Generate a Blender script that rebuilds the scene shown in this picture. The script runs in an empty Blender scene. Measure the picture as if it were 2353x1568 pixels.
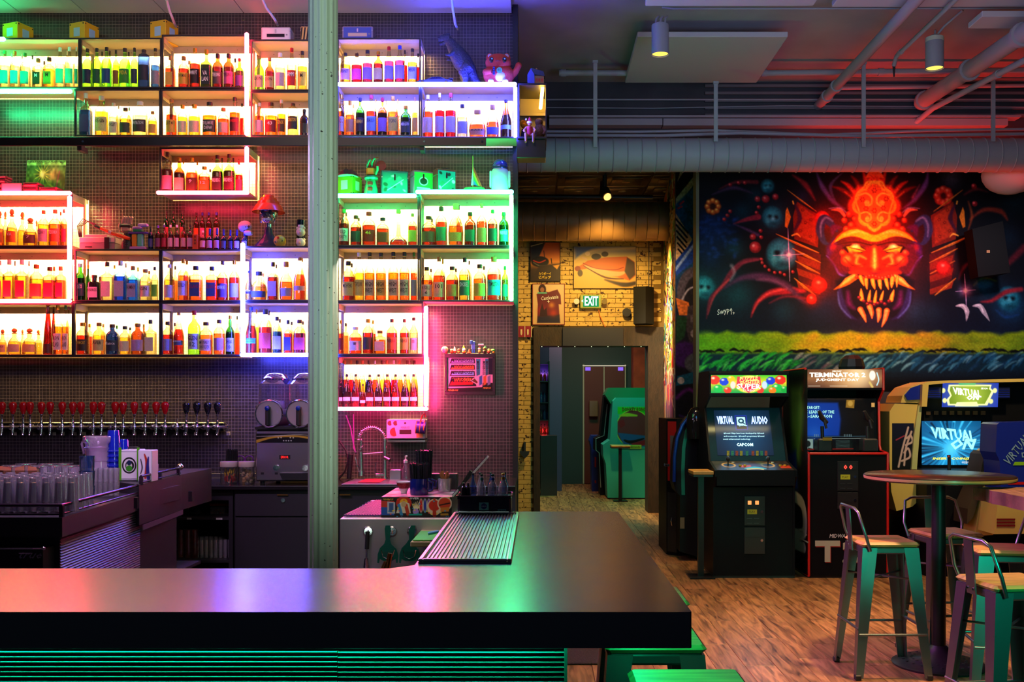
import bpy,math,random
import numpy as np
from mathutils import Vector,Matrix
PI = math.pi
sc = bpy.context.scene
COL = sc.collection
rnd = random.Random(7)
# ------------------------------------------------------------------ camera
F,CX,CY,H = 2300.0,1235.0,925.0,1.55
cam_d = bpy.data.cameras.new('camera');cam = bpy.data.objects.new('camera',cam_d);COL.objects.link(cam)
cam.location = (0,0,H);cam.rotation_euler = (PI/2,0,0)
cam_d.sensor_width = 36.0;cam_d.lens = 36.0*F/2353
cam_d.shift_x = (1176.5-CX)/2353;cam_d.shift_y = (CY-784)/2353
cam_d.clip_start = 0.05;cam_d.clip_end = 60
sc.camera = cam
# ------------------------------------------------------------------ world, exposure
w = bpy.data.worlds.new('world');sc.world = w;w.use_nodes = True
w.node_tree.nodes['Background'].inputs[0].default_value = (0.30,0.42,0.75,1)
w.node_tree.nodes['Background'].inputs[1].default_value = 0.035
sc.view_settings.view_transform = 'Standard';sc.view_settings.look = 'None'
sc.view_settings.exposure = 0.0;sc.view_settings.gamma = 1.0;sc.view_settings.use_curve_mapping = False
sc.cycles.max_bounces = 7;sc.cycles.diffuse_bounces = 3;sc.cycles.glossy_bounces = 3
sc.cycles.transmission_bounces = 4;sc.cycles.transparent_max_bounces = 24
sc.cycles.sample_clamp_indirect = 4.0;sc.cycles.caustics_reflective = False;sc.cycles.caustics_refractive = False
sc.cycles.use_denoising = True

def P(px,py,Y):
    """point seen at pixel (px, py) of the photograph that stands Y metres in front of the camera"""
    return ((px-CX)*Y/F,Y,H-(py-CY)*Y/F)
def X(px,Y):return (px-CX)*Y/F
def Z(py,Y):return H-(py-CY)*Y/F
def S(n,Y):return n*Y/F

def light(kind,name,loc,energy,color,size=0.1,size_y=None,rot=(0,0,0),spot=None,blend=0.5,target=None,radius=None,spread=None):
    d = bpy.data.lights.new(name,kind);o = bpy.data.objects.new(name,d);COL.objects.link(o)
    d.energy = energy;d.color = color;o.location = loc
    if target is not None:
        v = Vector(target)-Vector(loc);o.rotation_euler = v.to_track_quat('-Z','Y').to_euler()
    else:o.rotation_euler = rot
    if kind == 'AREA':
        d.shape = 'RECTANGLE';d.size = size;d.size_y = size_y or size
        if spread:d.spread = spread
    elif kind == 'SPOT':d.spot_size = spot or 1.0;d.spot_blend = blend;d.shadow_soft_size = radius or 0.05
    else:d.shadow_soft_size = radius or 0.05
    return o
WARM = (1.0,0.62,0.26)
# coloured fills added without any fixture, then the spots and other lamps
light('AREA','fill_light',(2.2,3.6,2.9),16,(0.80,0.54,0.50),2.0,1.4,target=(2.6,7.6,4.75),spread=1.9)  # added upward fill to lift the ceiling
light('AREA','fill_light',(-2.2,6.2,3.9),6,(0.85,0.75,0.9),2.5,0.6,target=(-2.2,7.6,4.75),spread=1.9)  # added fill that brightens the ceiling boards over the bar
light('AREA','fill_light',(-0.9,7.0,4.1),9,(0.12,0.10,1.0),1.6,0.3,rot=(PI,0,0))  # added blue fill for the tube's spill on the ceiling
light('AREA','fill_light',(1.6,5.2,3.1),13,(0.06,0.42,1.0),1.2,0.8,target=(2.2,9.2,3.8),spread=2.2)  # added blue fill to tint the long duct
light('AREA','fill_light',(2.3,2.4,1.5),11,(0.0,0.9,0.5),0.35,0.6,target=(2.1,5.4,0.5),spread=1.5)  # added green fill for the sheen on the stool legs
light('AREA','fill_light',(-0.5,5.7,2.3),16,(0.9,0.16,0.9),0.5,0.6,target=(2.1,5.5,0.6),spread=1.3)  # added purple fill for the side faces of the stool legs
light('SPOT','warm_spot',(2.7,5.2,4.3),900,(1.0,0.58,0.25),spot=1.15,blend=0.9,target=(2.25,5.9,0),radius=0.12)
light('SPOT','warm_spot',(1.4,8.3,4.3),300,(1.0,0.58,0.24),spot=1.2,blend=0.9,target=(1.1,8.4,0),radius=0.12)
light('SPOT','mural_spot',(3.25,8.9,3.45),120,(1.0,0.05,0.015),spot=2.0,blend=0.8,target=(3.25,9.96,2.75),radius=0.06)
light('SPOT','mural_spot',(2.0,8.35,3.45),95,(0.65,1.0,0.50),spot=1.5,blend=1.0,target=(1.9,10,1.75),radius=0.1)
light('SPOT','mural_spot',(4.3,8.35,3.45),80,(0.85,0.8,1.0),spot=1.5,blend=1.0,target=(4.3,10,2.3),radius=0.1)
light('SPOT','mural_spot',(3.2,8.35,3.45),230,(1.0,0.55,0.16),spot=0.95,blend=1.0,target=(3.2,10,2.65),radius=0.1)
light('AREA','ceiling_wash',(3.8,9.75,3.92),9,(1.0,0.03,0.02),2.4,0.10,rot=(PI,0,0))
light('SPOT','pipe_red',(3.4,9.3,3.75),30,(1.0,0.03,0.02),spot=1.6,blend=1.0,target=(3.6,9.6,4.75),radius=0.05)
light('SPOT','warm_spot',(3.9,7.0,4.0),330,(1.0,0.72,0.35),spot=0.9,blend=0.9,target=(4.0,8.8,1.2),radius=0.1)  # added spot to brighten the yellow sit-down cabinet
light('AREA','duct_red',(3.6,9.25,3.5),2.5,(1.0,0.04,0.02),2.6,0.1,rot=(PI,0,0))  # added fill standing in for red mural light bounced onto the duct
light('SPOT','hall_spot',(0.9,12.3,3.7),260,(1.0,0.62,0.16),spot=1.9,blend=0.9,target=(0.7,14,2.4),radius=0.1)
light('SPOT','hall_spot',(0.8,12.4,3.7),1000,(1.0,0.75,0.40),spot=1.3,blend=0.9,target=(1.72,12.9,2.6),radius=0.1)
light('SPOT','hall_spot',(1.0,10.9,3.4),60,(1.0,0.7,0.45),spot=1.6,blend=0.9,target=(1.75,11.6,2.4),radius=0.1)
light('AREA','back_room_lamp',(1.3,15.4,3.3),50,(0.10,1.0,0.55),1.0,0.5)
light('AREA','back_room_lamp',(0.8,17.3,3.2),32,(1.0,0.60,0.45),1.0,0.5)
light('AREA','station_lamp',(-2.3,5.0,2.9),48,(0.85,0.50,1.0),1.2,0.6)
light('AREA','sink_fill',(-0.8,4.45,2.2),7,(1.0,0.78,0.66),0.5,0.1,target=(-0.75,5.1,1.0))  # added warm fill for the dark sink front
light('AREA','back_bar_fill',(-1.6,4.9,4.3),13,(1.0,0.66,0.50),2.5,0.4,target=(-2.0,8.0,2.6))  # added soft front fill so labels and tap handles come out brighter
light('AREA','bar_underlight',(-1.46,2.535,0.983),26,(0.0,1.0,0.42),3.0,0.012,rot=(0,0,0))
light('AREA','bar_underlight',(0.31,3.2,0.98),9.0,(0.0,1.0,0.42),0.03,1.8,rot=(0,math.radians(-40),0))
# ------------------------------------------------------------------ helpers
def lin(c):
    return tuple((v/12.92 if v <= 0.04045 else ((v+0.055)/1.055)**2.4) for v in c[:3])
def hx(s):
    s = s.lstrip('#');return lin(tuple(int(s[i:i+2],16)/255 for i in (0,2,4)))
MATS = {}
def bsdf_of(m):return m.node_tree.nodes['Principled BSDF']
def mat(name,color=(0.5,0.5,0.5),rough=0.5,metal=0.0,emit=None,es=0.0,spec=0.5,bump=0.0,bscale=60,var=0.0,vscale=8,coat=0.0,stretch=None):
    if name in MATS:return MATS[name]
    if isinstance(color,str):color = hx(color)
    m = bpy.data.materials.new(name);m.use_nodes = True;MATS[name] = m
    nt = m.node_tree;b = bsdf_of(m)
    b.inputs['Base Color'].default_value = (*color,1);b.inputs['Roughness'].default_value = rough
    b.inputs['Metallic'].default_value = metal;b.inputs['Specular IOR Level'].default_value = spec
    b.inputs['Coat Weight'].default_value = coat
    if emit is not None:
        if isinstance(emit,str):emit = hx(emit)
        b.inputs['Emission Color'].default_value = (*emit,1);b.inputs['Emission Strength'].default_value = es
    if bump or var:
        tc = nt.nodes.new('ShaderNodeTexCoord');mp = nt.nodes.new('ShaderNodeMapping')
        nt.links.new(tc.outputs['Object'],mp.inputs[0])
        if stretch:mp.inputs['Scale'].default_value = stretch
        n = nt.nodes.new('ShaderNodeTexNoise');n.inputs['Scale'].default_value = vscale;n.inputs['Detail'].default_value = 5
        nt.links.new(mp.outputs[0],n.inputs['Vector'])
        if var:
            r = nt.nodes.new('ShaderNodeMapRange');r.inputs[1].default_value = 0.3;r.inputs[2].default_value = 0.7
            r.inputs[3].default_value = 1-var;r.inputs[4].default_value = 1+var
            nt.links.new(n.outputs[0],r.inputs[0])
            mx = nt.nodes.new('ShaderNodeMix');mx.data_type = 'RGBA';mx.blend_type = 'MULTIPLY';mx.inputs[0].default_value = 1
            mx.inputs[6].default_value = (*color,1);nt.links.new(r.outputs[0],mx.inputs[7])
            nt.links.new(mx.outputs[2],b.inputs['Base Color'])
        if bump:
            n2 = nt.nodes.new('ShaderNodeTexNoise');n2.inputs['Scale'].default_value = bscale;n2.inputs['Detail'].default_value = 4
            nt.links.new(mp.outputs[0],n2.inputs['Vector'])
            bp = nt.nodes.new('ShaderNodeBump');bp.inputs['Strength'].default_value = bump;bp.inputs['Distance'].default_value = 0.01
            nt.links.new(n2.outputs[0],bp.inputs['Height']);nt.links.new(bp.outputs[0],b.inputs['Normal'])
    return m
def emat(name,color,es):
    if name in MATS:return MATS[name]
    if isinstance(color,str):color = hx(color)
    m = bpy.data.materials.new(name);m.use_nodes = True;MATS[name] = m
    nt = m.node_tree;nt.nodes.clear();e = nt.nodes.new('ShaderNodeEmission');o = nt.nodes.new('ShaderNodeOutputMaterial')
    e.inputs[0].default_value = (*color,1);e.inputs[1].default_value = es;nt.links.new(e.outputs[0],o.inputs[0])
    return m
def glass(name,color,gloss=0.12,rough=0.05,opaque=0.0,body=None,edge=(0.42,0.42,0.42)):
    """thin-walled tinted glass: tinted see-through plus a fresnel reflection, and a share of body colour"""
    if name in MATS:return MATS[name]
    if isinstance(color,str):color = hx(color)
    m = bpy.data.materials.new(name);m.use_nodes = True;MATS[name] = m
    nt = m.node_tree;nt.nodes.clear();o = nt.nodes.new('ShaderNodeOutputMaterial')
    t = nt.nodes.new('ShaderNodeBsdfTransparent');t.inputs[0].default_value = (*color,1)
    g = nt.nodes.new('ShaderNodeBsdfGlossy');g.inputs[0].default_value = (0.9,0.9,0.9,1);g.inputs['Roughness'].default_value = rough
    lw = nt.nodes.new('ShaderNodeLayerWeight');lw.inputs[0].default_value = 0.28
    mr = nt.nodes.new('ShaderNodeMapRange');mr.inputs[3].default_value = gloss*0.3;mr.inputs[4].default_value = min(1,gloss*4)
    nt.links.new(lw.outputs['Facing'],mr.inputs[0])
    ed = nt.nodes.new('ShaderNodeMapRange');ed.inputs[1].default_value = 0.15;ed.inputs[2].default_value = 0.8;nt.links.new(lw.outputs['Facing'],ed.inputs[0])
    cm_ = nt.nodes.new('ShaderNodeMix');cm_.data_type = 'RGBA';cm_.inputs[6].default_value = (*color,1);cm_.inputs[7].default_value = (*[c**3*k_ for c,k_ in zip(color,edge)],1)
    nt.links.new(ed.outputs[0],cm_.inputs[0]);nt.links.new(cm_.outputs[2],t.inputs[0])
    src = t.outputs[0]
    if opaque:
        d = nt.nodes.new('ShaderNodeBsdfDiffuse');d.inputs[0].default_value = (*(hx(body) if isinstance(body,str) else (body or color)),1)
        m1 = nt.nodes.new('ShaderNodeMixShader');m1.inputs[0].default_value = opaque
        nt.links.new(src,m1.inputs[1]);nt.links.new(d.outputs[0],m1.inputs[2]);src = m1.outputs[0]
    mx = nt.nodes.new('ShaderNodeMixShader');nt.links.new(mr.outputs[0],mx.inputs[0])
    nt.links.new(src,mx.inputs[1]);nt.links.new(g.outputs[0],mx.inputs[2]);nt.links.new(mx.outputs[0],o.inputs[0])
    return m
def attr_mat(name,rough=0.6,emis=0.0,spec=0.3,base=1.0,coat=0.0):
    """material that takes its print from the mesh's colour attribute"""
    if name in MATS:return MATS[name]
    m = bpy.data.materials.new(name);m.use_nodes = True;MATS[name] = m
    nt = m.node_tree;b = bsdf_of(m);b.inputs['Roughness'].default_value = rough;b.inputs['Specular IOR Level'].default_value = spec
    b.inputs['Coat Weight'].default_value = coat
    a = nt.nodes.new('ShaderNodeAttribute');a.attribute_name = 'print'
    if base:nt.links.new(a.outputs['Color'],b.inputs['Base Color'])
    else:b.inputs['Base Color'].default_value = (0.01,0.01,0.01,1)
    if emis:
        nt.links.new(a.outputs['Color'],b.inputs['Emission Color']);b.inputs['Emission Strength'].default_value = emis
    return m

def org(o):
    v = Vector((0,0,0))
    while o is not None:v += o.location;o = o.parent
    return v
class M:
    """collects simple shapes into one mesh"""
    def __init__(s):s.v = [];s.f = [];s.sm = []
    def add(s,vs,fs,smooth=False):
        n = len(s.v);s.v += [tuple(p) for p in vs];s.f += [tuple(i+n for i in f) for f in fs];s.sm += [smooth]*len(fs);return s
    def box(s,x0,x1,y0,y1,z0,z1,b=0.0):
        if x0 > x1:x0,x1 = x1,x0
        if y0 > y1:y0,y1 = y1,y0
        if z0 > z1:z0,z1 = z1,z0
        if b <= 0:
            vs = [(x,y,z) for z in (z0,z1) for y in (y0,y1) for x in (x0,x1)]
            return s.add(vs,[(0,2,3,1),(4,5,7,6),(0,1,5,4),(2,6,7,3),(0,4,6,2),(1,3,7,5)])
        b = min(b,(x1-x0)*0.49,(y1-y0)*0.49,(z1-z0)*0.49)
        vs = [];
        for z,q in ((z0,b),(z0+b,0),(z1-b,0),(z1,b)):
            xa,xb,ya,yb = x0+q,x1-q,y0+q,y1-q;c = b*0.9 if q == 0 else b*0.6
            vs += [(xa+c,ya,z),(xb-c,ya,z),(xb,ya+c,z),(xb,yb-c,z),(xb-c,yb,z),(xa+c,yb,z),(xa,yb-c,z),(xa,ya+c,z)]
        fs = [tuple(range(7,-1,-1)),tuple(range(24,32))]
        for k in range(3):
            for i in range(8):j = (i+1) % 8;fs.append((k*8+i,k*8+j,k*8+8+j,k*8+8+i))
        return s.add(vs,fs)
    def cyl(s,a,b,r0,r1=None,n=14,caps=True,smooth=True):
        r1 = r0 if r1 is None else r1
        a,b = Vector(a),Vector(b);d = (b-a).normalized() if (b-a).length > 1e-9 else Vector((0,0,1))
        u = d.orthogonal().normalized()
        if abs(d.z) > 0.9999:u = Vector((1,0,0))
        v = d.cross(u);vs = []
        for c,r in ((a,r0),(b,r1)):
            for i in range(n):t = 2*PI*i/n;vs.append(c+u*(r*math.cos(t))+v*(r*math.sin(t)))
        s.add(vs,[(i,(i+1) % n,n+(i+1) % n,n+i) for i in range(n)],smooth)
        if caps:s.add(vs,[tuple(range(n-1,-1,-1)),tuple(range(n,2*n))])
        return s
    def tube(s,pts,r,n=8,closed=False,smooth=True):
        pts = [Vector(p) for p in pts];rs = r if isinstance(r,(list,tuple)) else [r]*len(pts);rings = [];u = None
        for i,p in enumerate(pts):
            if closed:d = pts[(i+1) % len(pts)]-pts[i-1]
            else:d = (pts[min(i+1,len(pts)-1)]-pts[max(i-1,0)])
            d.normalize()
            if u is None:u = d.orthogonal().normalized()
            u = (u-d*u.dot(d));u = u.normalized() if u.length > 1e-6 else d.orthogonal().normalized()
            v = d.cross(u);rings.append([p+u*(rs[i]*math.cos(2*PI*k/n))+v*(rs[i]*math.sin(2*PI*k/n)) for k in range(n)])
        vs = [q for g in rings for q in g];fs = [];m = len(rings)
        for i in range(m if closed else m-1):
            j = (i+1) % m
            for k in range(n):l = (k+1) % n;fs.append((i*n+k,i*n+l,j*n+l,j*n+k))
        s.add(vs,fs,smooth)
        if not closed:s.add(vs,[tuple(range(n-1,-1,-1)),tuple(range((m-1)*n,m*n))])
        return s
    def lathe(s,prof,c=(0,0,0),n=16,sx=1,sy=1,smooth=True,caps=True,sq=0.0):
        vs = []
        for r,z in prof:
            for i in range(n):
                t = 2*PI*(i+0.5)/n;ct,st = math.cos(t),math.sin(t)
                if sq:
                    k = 1/max(abs(ct),abs(st));k = 1+(k-1)*sq;ct *= k;st *= k
                vs.append((c[0]+r*sx*ct,c[1]+r*sy*st,c[2]+z))
        fs = []
        for j in range(len(prof)-1):
            for i in range(n):k = (i+1) % n;fs.append((j*n+i,j*n+k,(j+1)*n+k,(j+1)*n+i))
        s.add(vs,fs,smooth)
        if caps:
            m = len(prof)
            if prof[0][0] > 1e-6:s.add(vs[:n],[tuple(range(n-1,-1,-1))])
            if prof[-1][0] > 1e-6:s.add(vs[-n:],[tuple(range(n))])
        return s
    def ball(s,c,r,n=12,m=8,sx=1,sy=1,sz=1,smooth=True):
        prof = [(max(1e-5,math.sin(PI*j/m))*r,-math.cos(PI*j/m)*r*sz) for j in range(m+1)]
        return s.lathe(prof,c,n,sx,sy,smooth,False)
    def prism(s,poly,axis,t0,t1):
        """extrude a closed 2-D outline; axis 'x': outline in (y,z); 'y': in (x,z); 'z': in (x,y)"""
        def q(a,b,t):return {'x':(t,a,b),'y':(a,t,b),'z':(a,b,t)}[axis]
        n = len(poly);vs = [q(a,b,t0) for a,b in poly]+[q(a,b,t1) for a,b in poly]
        fs = [tuple(range(n)),tuple(range(2*n-1,n-1,-1))]+[(i,n+i,n+(i+1) % n,(i+1) % n) for i in range(n)]
        return s.add(vs,fs)
    def quad(s,a,b,c,d):return s.add([a,b,c,d],[(0,1,2,3)])
    def xf(s,m):
        s.v = [tuple(m @ Vector(p)) for p in s.v];return s
    def mesh(s,name,off=(0,0,0)):
        me = bpy.data.meshes.new(name)
        me.from_pydata([(p[0]-off[0],p[1]-off[1],p[2]-off[2]) for p in s.v],[],s.f)
        me.polygons.foreach_set('use_smooth',s.sm);me.update()
        if any(s.sm):
            try:me.set_sharp_from_angle(angle=math.radians(50))
            except Exception:pass
        return me
    def build(s,name,m,parent=None,local=False,label=None,kind=None):
        """one mesh object; coordinates are world metres unless local"""
        if parent is not None:
            off = (0,0,0) if local else org(parent);me = s.mesh(name,off)
            o = bpy.data.objects.new(name,me);o.parent = parent
        else:
            if local:off = (0,0,0)
            else:
                a = np.array(s.v);off = ((a[:,0].min()+a[:,0].max())/2,(a[:,1].min()+a[:,1].max())/2,a[:,2].min())
            me = s.mesh(name,off);o = bpy.data.objects.new(name,me)
            o.location = off
        COL.objects.link(o)
        if m is not None:me.materials.append(m)
        if label:o['label'] = label
        if kind:o['kind'] = kind
        fixn(me)
        return o
def fixn(me):
    import bmesh
    if len(me.polygons) > 20000:return
    bm = bmesh.new();bm.from_mesh(me);bmesh.ops.recalc_face_normals(bm,faces=bm.faces);bm.to_mesh(me);bm.free()
def thing(name,label,cat,loc=(0,0,0),rz=0.0,group=None):
    o = bpy.data.objects.new(name,None);COL.objects.link(o);o.location = loc;o.rotation_euler = (0,0,rz)
    o.empty_display_size = 0.05;o['label'] = label;o['category'] = cat
    if group:o['group'] = group
    return o
def tag(o,label,cat,group=None,kind=None):
    o['label'] = label;o['category'] = cat
    if group:o['group'] = group
    if kind:o['kind'] = kind
    return o
def struct(o):
    o['kind'] = 'structure';return o
def copy_tree(o,parent=None,label=None):
    c = o.copy();COL.objects.link(c);c.parent = parent
    if label:c['label'] = label
    for ch in list(o.children):copy_tree(ch,c)
    return c
TXT = {}
def text(body,w,h,loc,m,parent=None,local=False,name='lettering',rot=(PI/2,0,0),bold=0.0,shear=0.0,depth=0.0,res=1):
    """flat lettering fitted into w x h metres, centred at loc"""
    key = (body,round(bold,3),round(shear,2),res)
    if key not in TXT:
        cu = bpy.data.curves.new('lettering','FONT');cu.body = body;cu.resolution_u = res;cu.offset = bold;cu.shear = shear
        cu.align_x = 'CENTER';cu.fill_mode = 'FRONT'
        o = bpy.data.objects.new('t',cu);COL.objects.link(o)
        me = bpy.data.meshes.new_from_object(o);bpy.data.objects.remove(o);bpy.data.curves.remove(cu)
        n = len(me.vertices);co = np.empty(n*3,np.float32);me.vertices.foreach_get('co',co);co = co.reshape(-1,3)
        mn,mx = co.min(0),co.max(0);co[:,0] = (co[:,0]-(mn[0]+mx[0])/2)/(mx[0]-mn[0]);co[:,1] = (co[:,1]-(mn[1]+mx[1])/2)/(mx[1]-mn[1])
        me.vertices.foreach_set('co',co.ravel());me.materials.clear();me.update();TXT[key] = me
    me = TXT[key];o = bpy.data.objects.new(name,me);COL.objects.link(o)
    if not me.materials:me.materials.append(m)
    o.material_slots[0].link = 'OBJECT';o.material_slots[0].material = m
    o.scale = (w,h,1);o.rotation_euler = rot
    if parent is not None:
        o.parent = parent;o.location = Vector(loc)-(Vector((0,0,0)) if local else org(parent))
    else:o.location = loc
    return o
# ---- painting on a grid of coloured points (flat prints, murals, screens)
class Canvas:
    def __init__(s,w,h,res=1.0,bg=(0,0,0)):
        s.w,s.h,s.res = w,h,res;s.W,s.Hh = int(round(w*res))+1,int(round(h*res))+1
        s.a = np.zeros((s.Hh,s.W,3),np.float32);s.a[:] = s.c(bg)
        s.X,s.Y = np.meshgrid(np.linspace(0,w,s.W),np.linspace(0,h,s.Hh))
    def c(s,c):
        if isinstance(c,str):c = c.lstrip('#');c = tuple(int(c[i:i+2],16)/255 for i in (0,2,4))
        return np.array(c,np.float32)
    def blend(s,k,col,sl=None):
        sl = sl or (slice(None),slice(None));k = np.clip(k,0,1)[...,None]
        s.a[sl] = s.a[sl]*(1-k)+s.c(col)*k
    def sub(s,x0,x1,y0,y1):
        i0 = max(0,int(y0/s.h*(s.Hh-1)));i1 = min(s.Hh,int(y1/s.h*(s.Hh-1))+2);j0 = max(0,int(x0/s.w*(s.W-1)));j1 = min(s.W,int(x1/s.w*(s.W-1))+2)
        if i0 >= i1 or j0 >= j1:return None
        return (slice(i0,i1),slice(j0,j1))
    def grad(s,stops,axis='y'):
        t = (s.Y/s.h if axis == 'y' else s.X/s.w)
        xs = [p for p,_ in stops];cs = np.array([s.c(c) for _,c in stops])
        for k in range(3):s.a[...,k] = np.interp(t,xs,cs[:,k])
    def ell(s,cx,cy,rx,ry,col,soft=1.0,al=1.0,rot=0.0):
        R = max(rx,ry)+soft*2;sl = s.sub(cx-R,cx+R,cy-R,cy+R)
        if sl is None:return
        x,y = s.X[sl]-cx,s.Y[sl]-cy
        if rot:c_,s_ = math.cos(rot),math.sin(rot);x,y = x*c_+y*s_,-x*s_+y*c_
        d = (np.sqrt((x/rx)**2+(y/ry)**2)-1)*min(rx,ry)
        s.blend(al*(0.5-d/soft),col,sl)
    def ring(s,cx,cy,rx,ry,wd,col,soft=1.0,al=1.0):
        R = max(rx,ry)+wd+soft;sl = s.sub(cx-R,cx+R,cy-R,cy+R)
        if sl is None:return
        x,y = s.X[sl]-cx,s.Y[sl]-cy;d = np.abs((np.sqrt((x/rx)**2+(y/ry)**2)-1)*min(rx,ry))-wd/2
        s.blend(al*(0.5-d/soft),col,sl)
    def glow(s,cx,cy,r,col,al=1.0,ry=None,p=2.0):
        ry = ry or r;sl = s.sub(cx-r*2,cx+r*2,cy-ry*2,cy+ry*2)
        if sl is None:return
        d = ((s.X[sl]-cx)/r)**2+((s.Y[sl]-cy)/ry)**2;s.blend(al*np.exp(-d*p/2),col,sl)
    def poly(s,pts,col,soft=1.0,al=1.0):
        p = np.array(pts,float);m = soft+1;sl = s.sub(p[:,0].min()-m,p[:,0].max()+m,p[:,1].min()-m,p[:,1].max()+m)
        if sl is None:return
        x,y = s.X[sl],s.Y[sl];ins = np.zeros(x.shape,bool);d = np.full(x.shape,1e9)
        for i in range(len(p)):
            x0,y0 = p[i-1];x1,y1 = p[i]
            if y0 != y1:
                c = ((y0 > y) != (y1 > y)) & (x < (x1-x0)*(y-y0)/(y1-y0)+x0);ins ^= c
            L = (x1-x0)**2+(y1-y0)**2+1e-9;t = np.clip(((x-x0)*(x1-x0)+(y-y0)*(y1-y0))/L,0,1)
            d = np.minimum(d,np.hypot(x-x0-t*(x1-x0),y-y0-t*(y1-y0)))
        d = np.where(ins,-d,d);s.blend(al*(0.5-d/soft),col,sl)
    def stroke(s,pts,wd,col,soft=1.0,al=1.0,curve=True):
        p = np.array(pts,float);wd = wd if isinstance(wd,(list,tuple)) else [wd]*len(p)
        if curve and len(p) > 2:
            q = [];ww = []
            for i in range(len(p)-1):
                a,b,c,d = p[max(i-1,0)],p[i],p[i+1],p[min(i+2,len(p)-1)]
                for t in np.linspace(0,1,7)[:-1]:
                    q.append(0.5*((2*b)+(-a+c)*t+(2*a-5*b+4*c-d)*t*t+(-a+3*b-3*c+d)*t**3));ww.append(wd[i]*(1-t)+wd[i+1]*t)
            q.append(p[-1]);ww.append(wd[-1]);p = np.array(q);wd = ww
        m = max(wd)/2+soft+1;sl = s.sub(p[:,0].min()-m,p[:,0].max()+m,p[:,1].min()-m,p[:,1].max()+m)
        if sl is None:return
        x,y = s.X[sl],s.Y[sl];d = np.full(x.shape,1e9)
        for i in range(1,len(p)):
            x0,y0 = p[i-1];x1,y1 = p[i];L = (x1-x0)**2+(y1-y0)**2+1e-9;t = np.clip(((x-x0)*(x1-x0)+(y-y0)*(y1-y0))/L,0,1)
            d = np.minimum(d,np.hypot(x-x0-t*(x1-x0),y-y0-t*(y1-y0))-(wd[i-1]*(1-t)+wd[i]*t)/2)
        s.blend(al*(0.5-d/soft),col,sl)
    def noise(s,amt,sc_=8,seed=1):
        r = np.random.RandomState(seed);h,w_ = int(s.h/sc_)+3,int(s.w/sc_)+3;g = r.rand(h,w_)
        yy,xx = s.Y/sc_,s.X/sc_;i,j = yy.astype(int),xx.astype(int);fy,fx = yy-i,xx-j
        fy,fx = fy*fy*(3-2*fy),fx*fx*(3-2*fx)
        v = (g[i,j]*(1-fx)+g[i,j+1]*fx)*(1-fy)+(g[i+1,j]*(1-fx)+g[i+1,j+1]*fx)*fy
        s.a *= (1+amt*(v-0.5)*2)[...,None];return v
    def build(s,name,o,ux,uy,m,parent=None,label=None):
        """grid with origin o (top-left corner), ux = full width vector, uy = full downward vector"""
        o,ux,uy = Vector(o),Vector(ux),Vector(uy);off = org(parent) if parent is not None else o+(ux+uy)/2
        b = np.array(o-off);U = np.array(ux)/s.w;V = np.array(uy)/s.h
        co = b[None,None]+s.X[...,None]*U+s.Y[...,None]*V
        me = bpy.data.meshes.new(name);nv = s.W*s.Hh;nf = (s.W-1)*(s.Hh-1)
        me.vertices.add(nv);me.vertices.foreach_set('co',co.astype(np.float32).ravel())
        idx = np.arange(nv).reshape(s.Hh,s.W);q = np.stack([idx[:-1,:-1],idx[1:,:-1],idx[1:,1:],idx[:-1,1:]],-1).reshape(-1)
        me.loops.add(nf*4);me.loops.foreach_set('vertex_index',q.astype(np.int32));me.polygons.add(nf)
        me.polygons.foreach_set('loop_start',np.arange(0,nf*4,4,dtype=np.int32));me.update(calc_edges=True)
        a = np.clip(s.a,0,1);L = np.where(a <= 0.04045,a/12.92,((a+0.055)/1.055)**2.4)
        at = me.color_attributes.new('print','FLOAT_COLOR','POINT');rgba = np.ones((nv,4),np.float32);rgba[:,:3] = L.reshape(-1,3)
        at.data.foreach_set('color',rgba.ravel());me.materials.append(m)
        ob = bpy.data.objects.new(name,me);COL.objects.link(ob)
        if parent is not None:ob.parent = parent
        else:ob.location = off
        if label:ob['label'] = label
        return ob
BLACK = mat('black_paint',(0.012,0.012,0.014),0.45)
STEEL = mat('brushed_steel',(0.55,0.55,0.56),0.28,1.0,bump=0.05,bscale=300)
CHROME = mat('chrome',(0.8,0.8,0.82),0.08,1.0)
WHITE = mat('white_plastic',(0.8,0.8,0.8),0.4)
IRON = mat('black_iron',(0.02,0.02,0.023),0.38,0.6)
WOOD = mat('seat_wood','#b98a4a',0.45,var=0.35,vscale=5,stretch=(1,10,1),bump=0.1)
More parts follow.
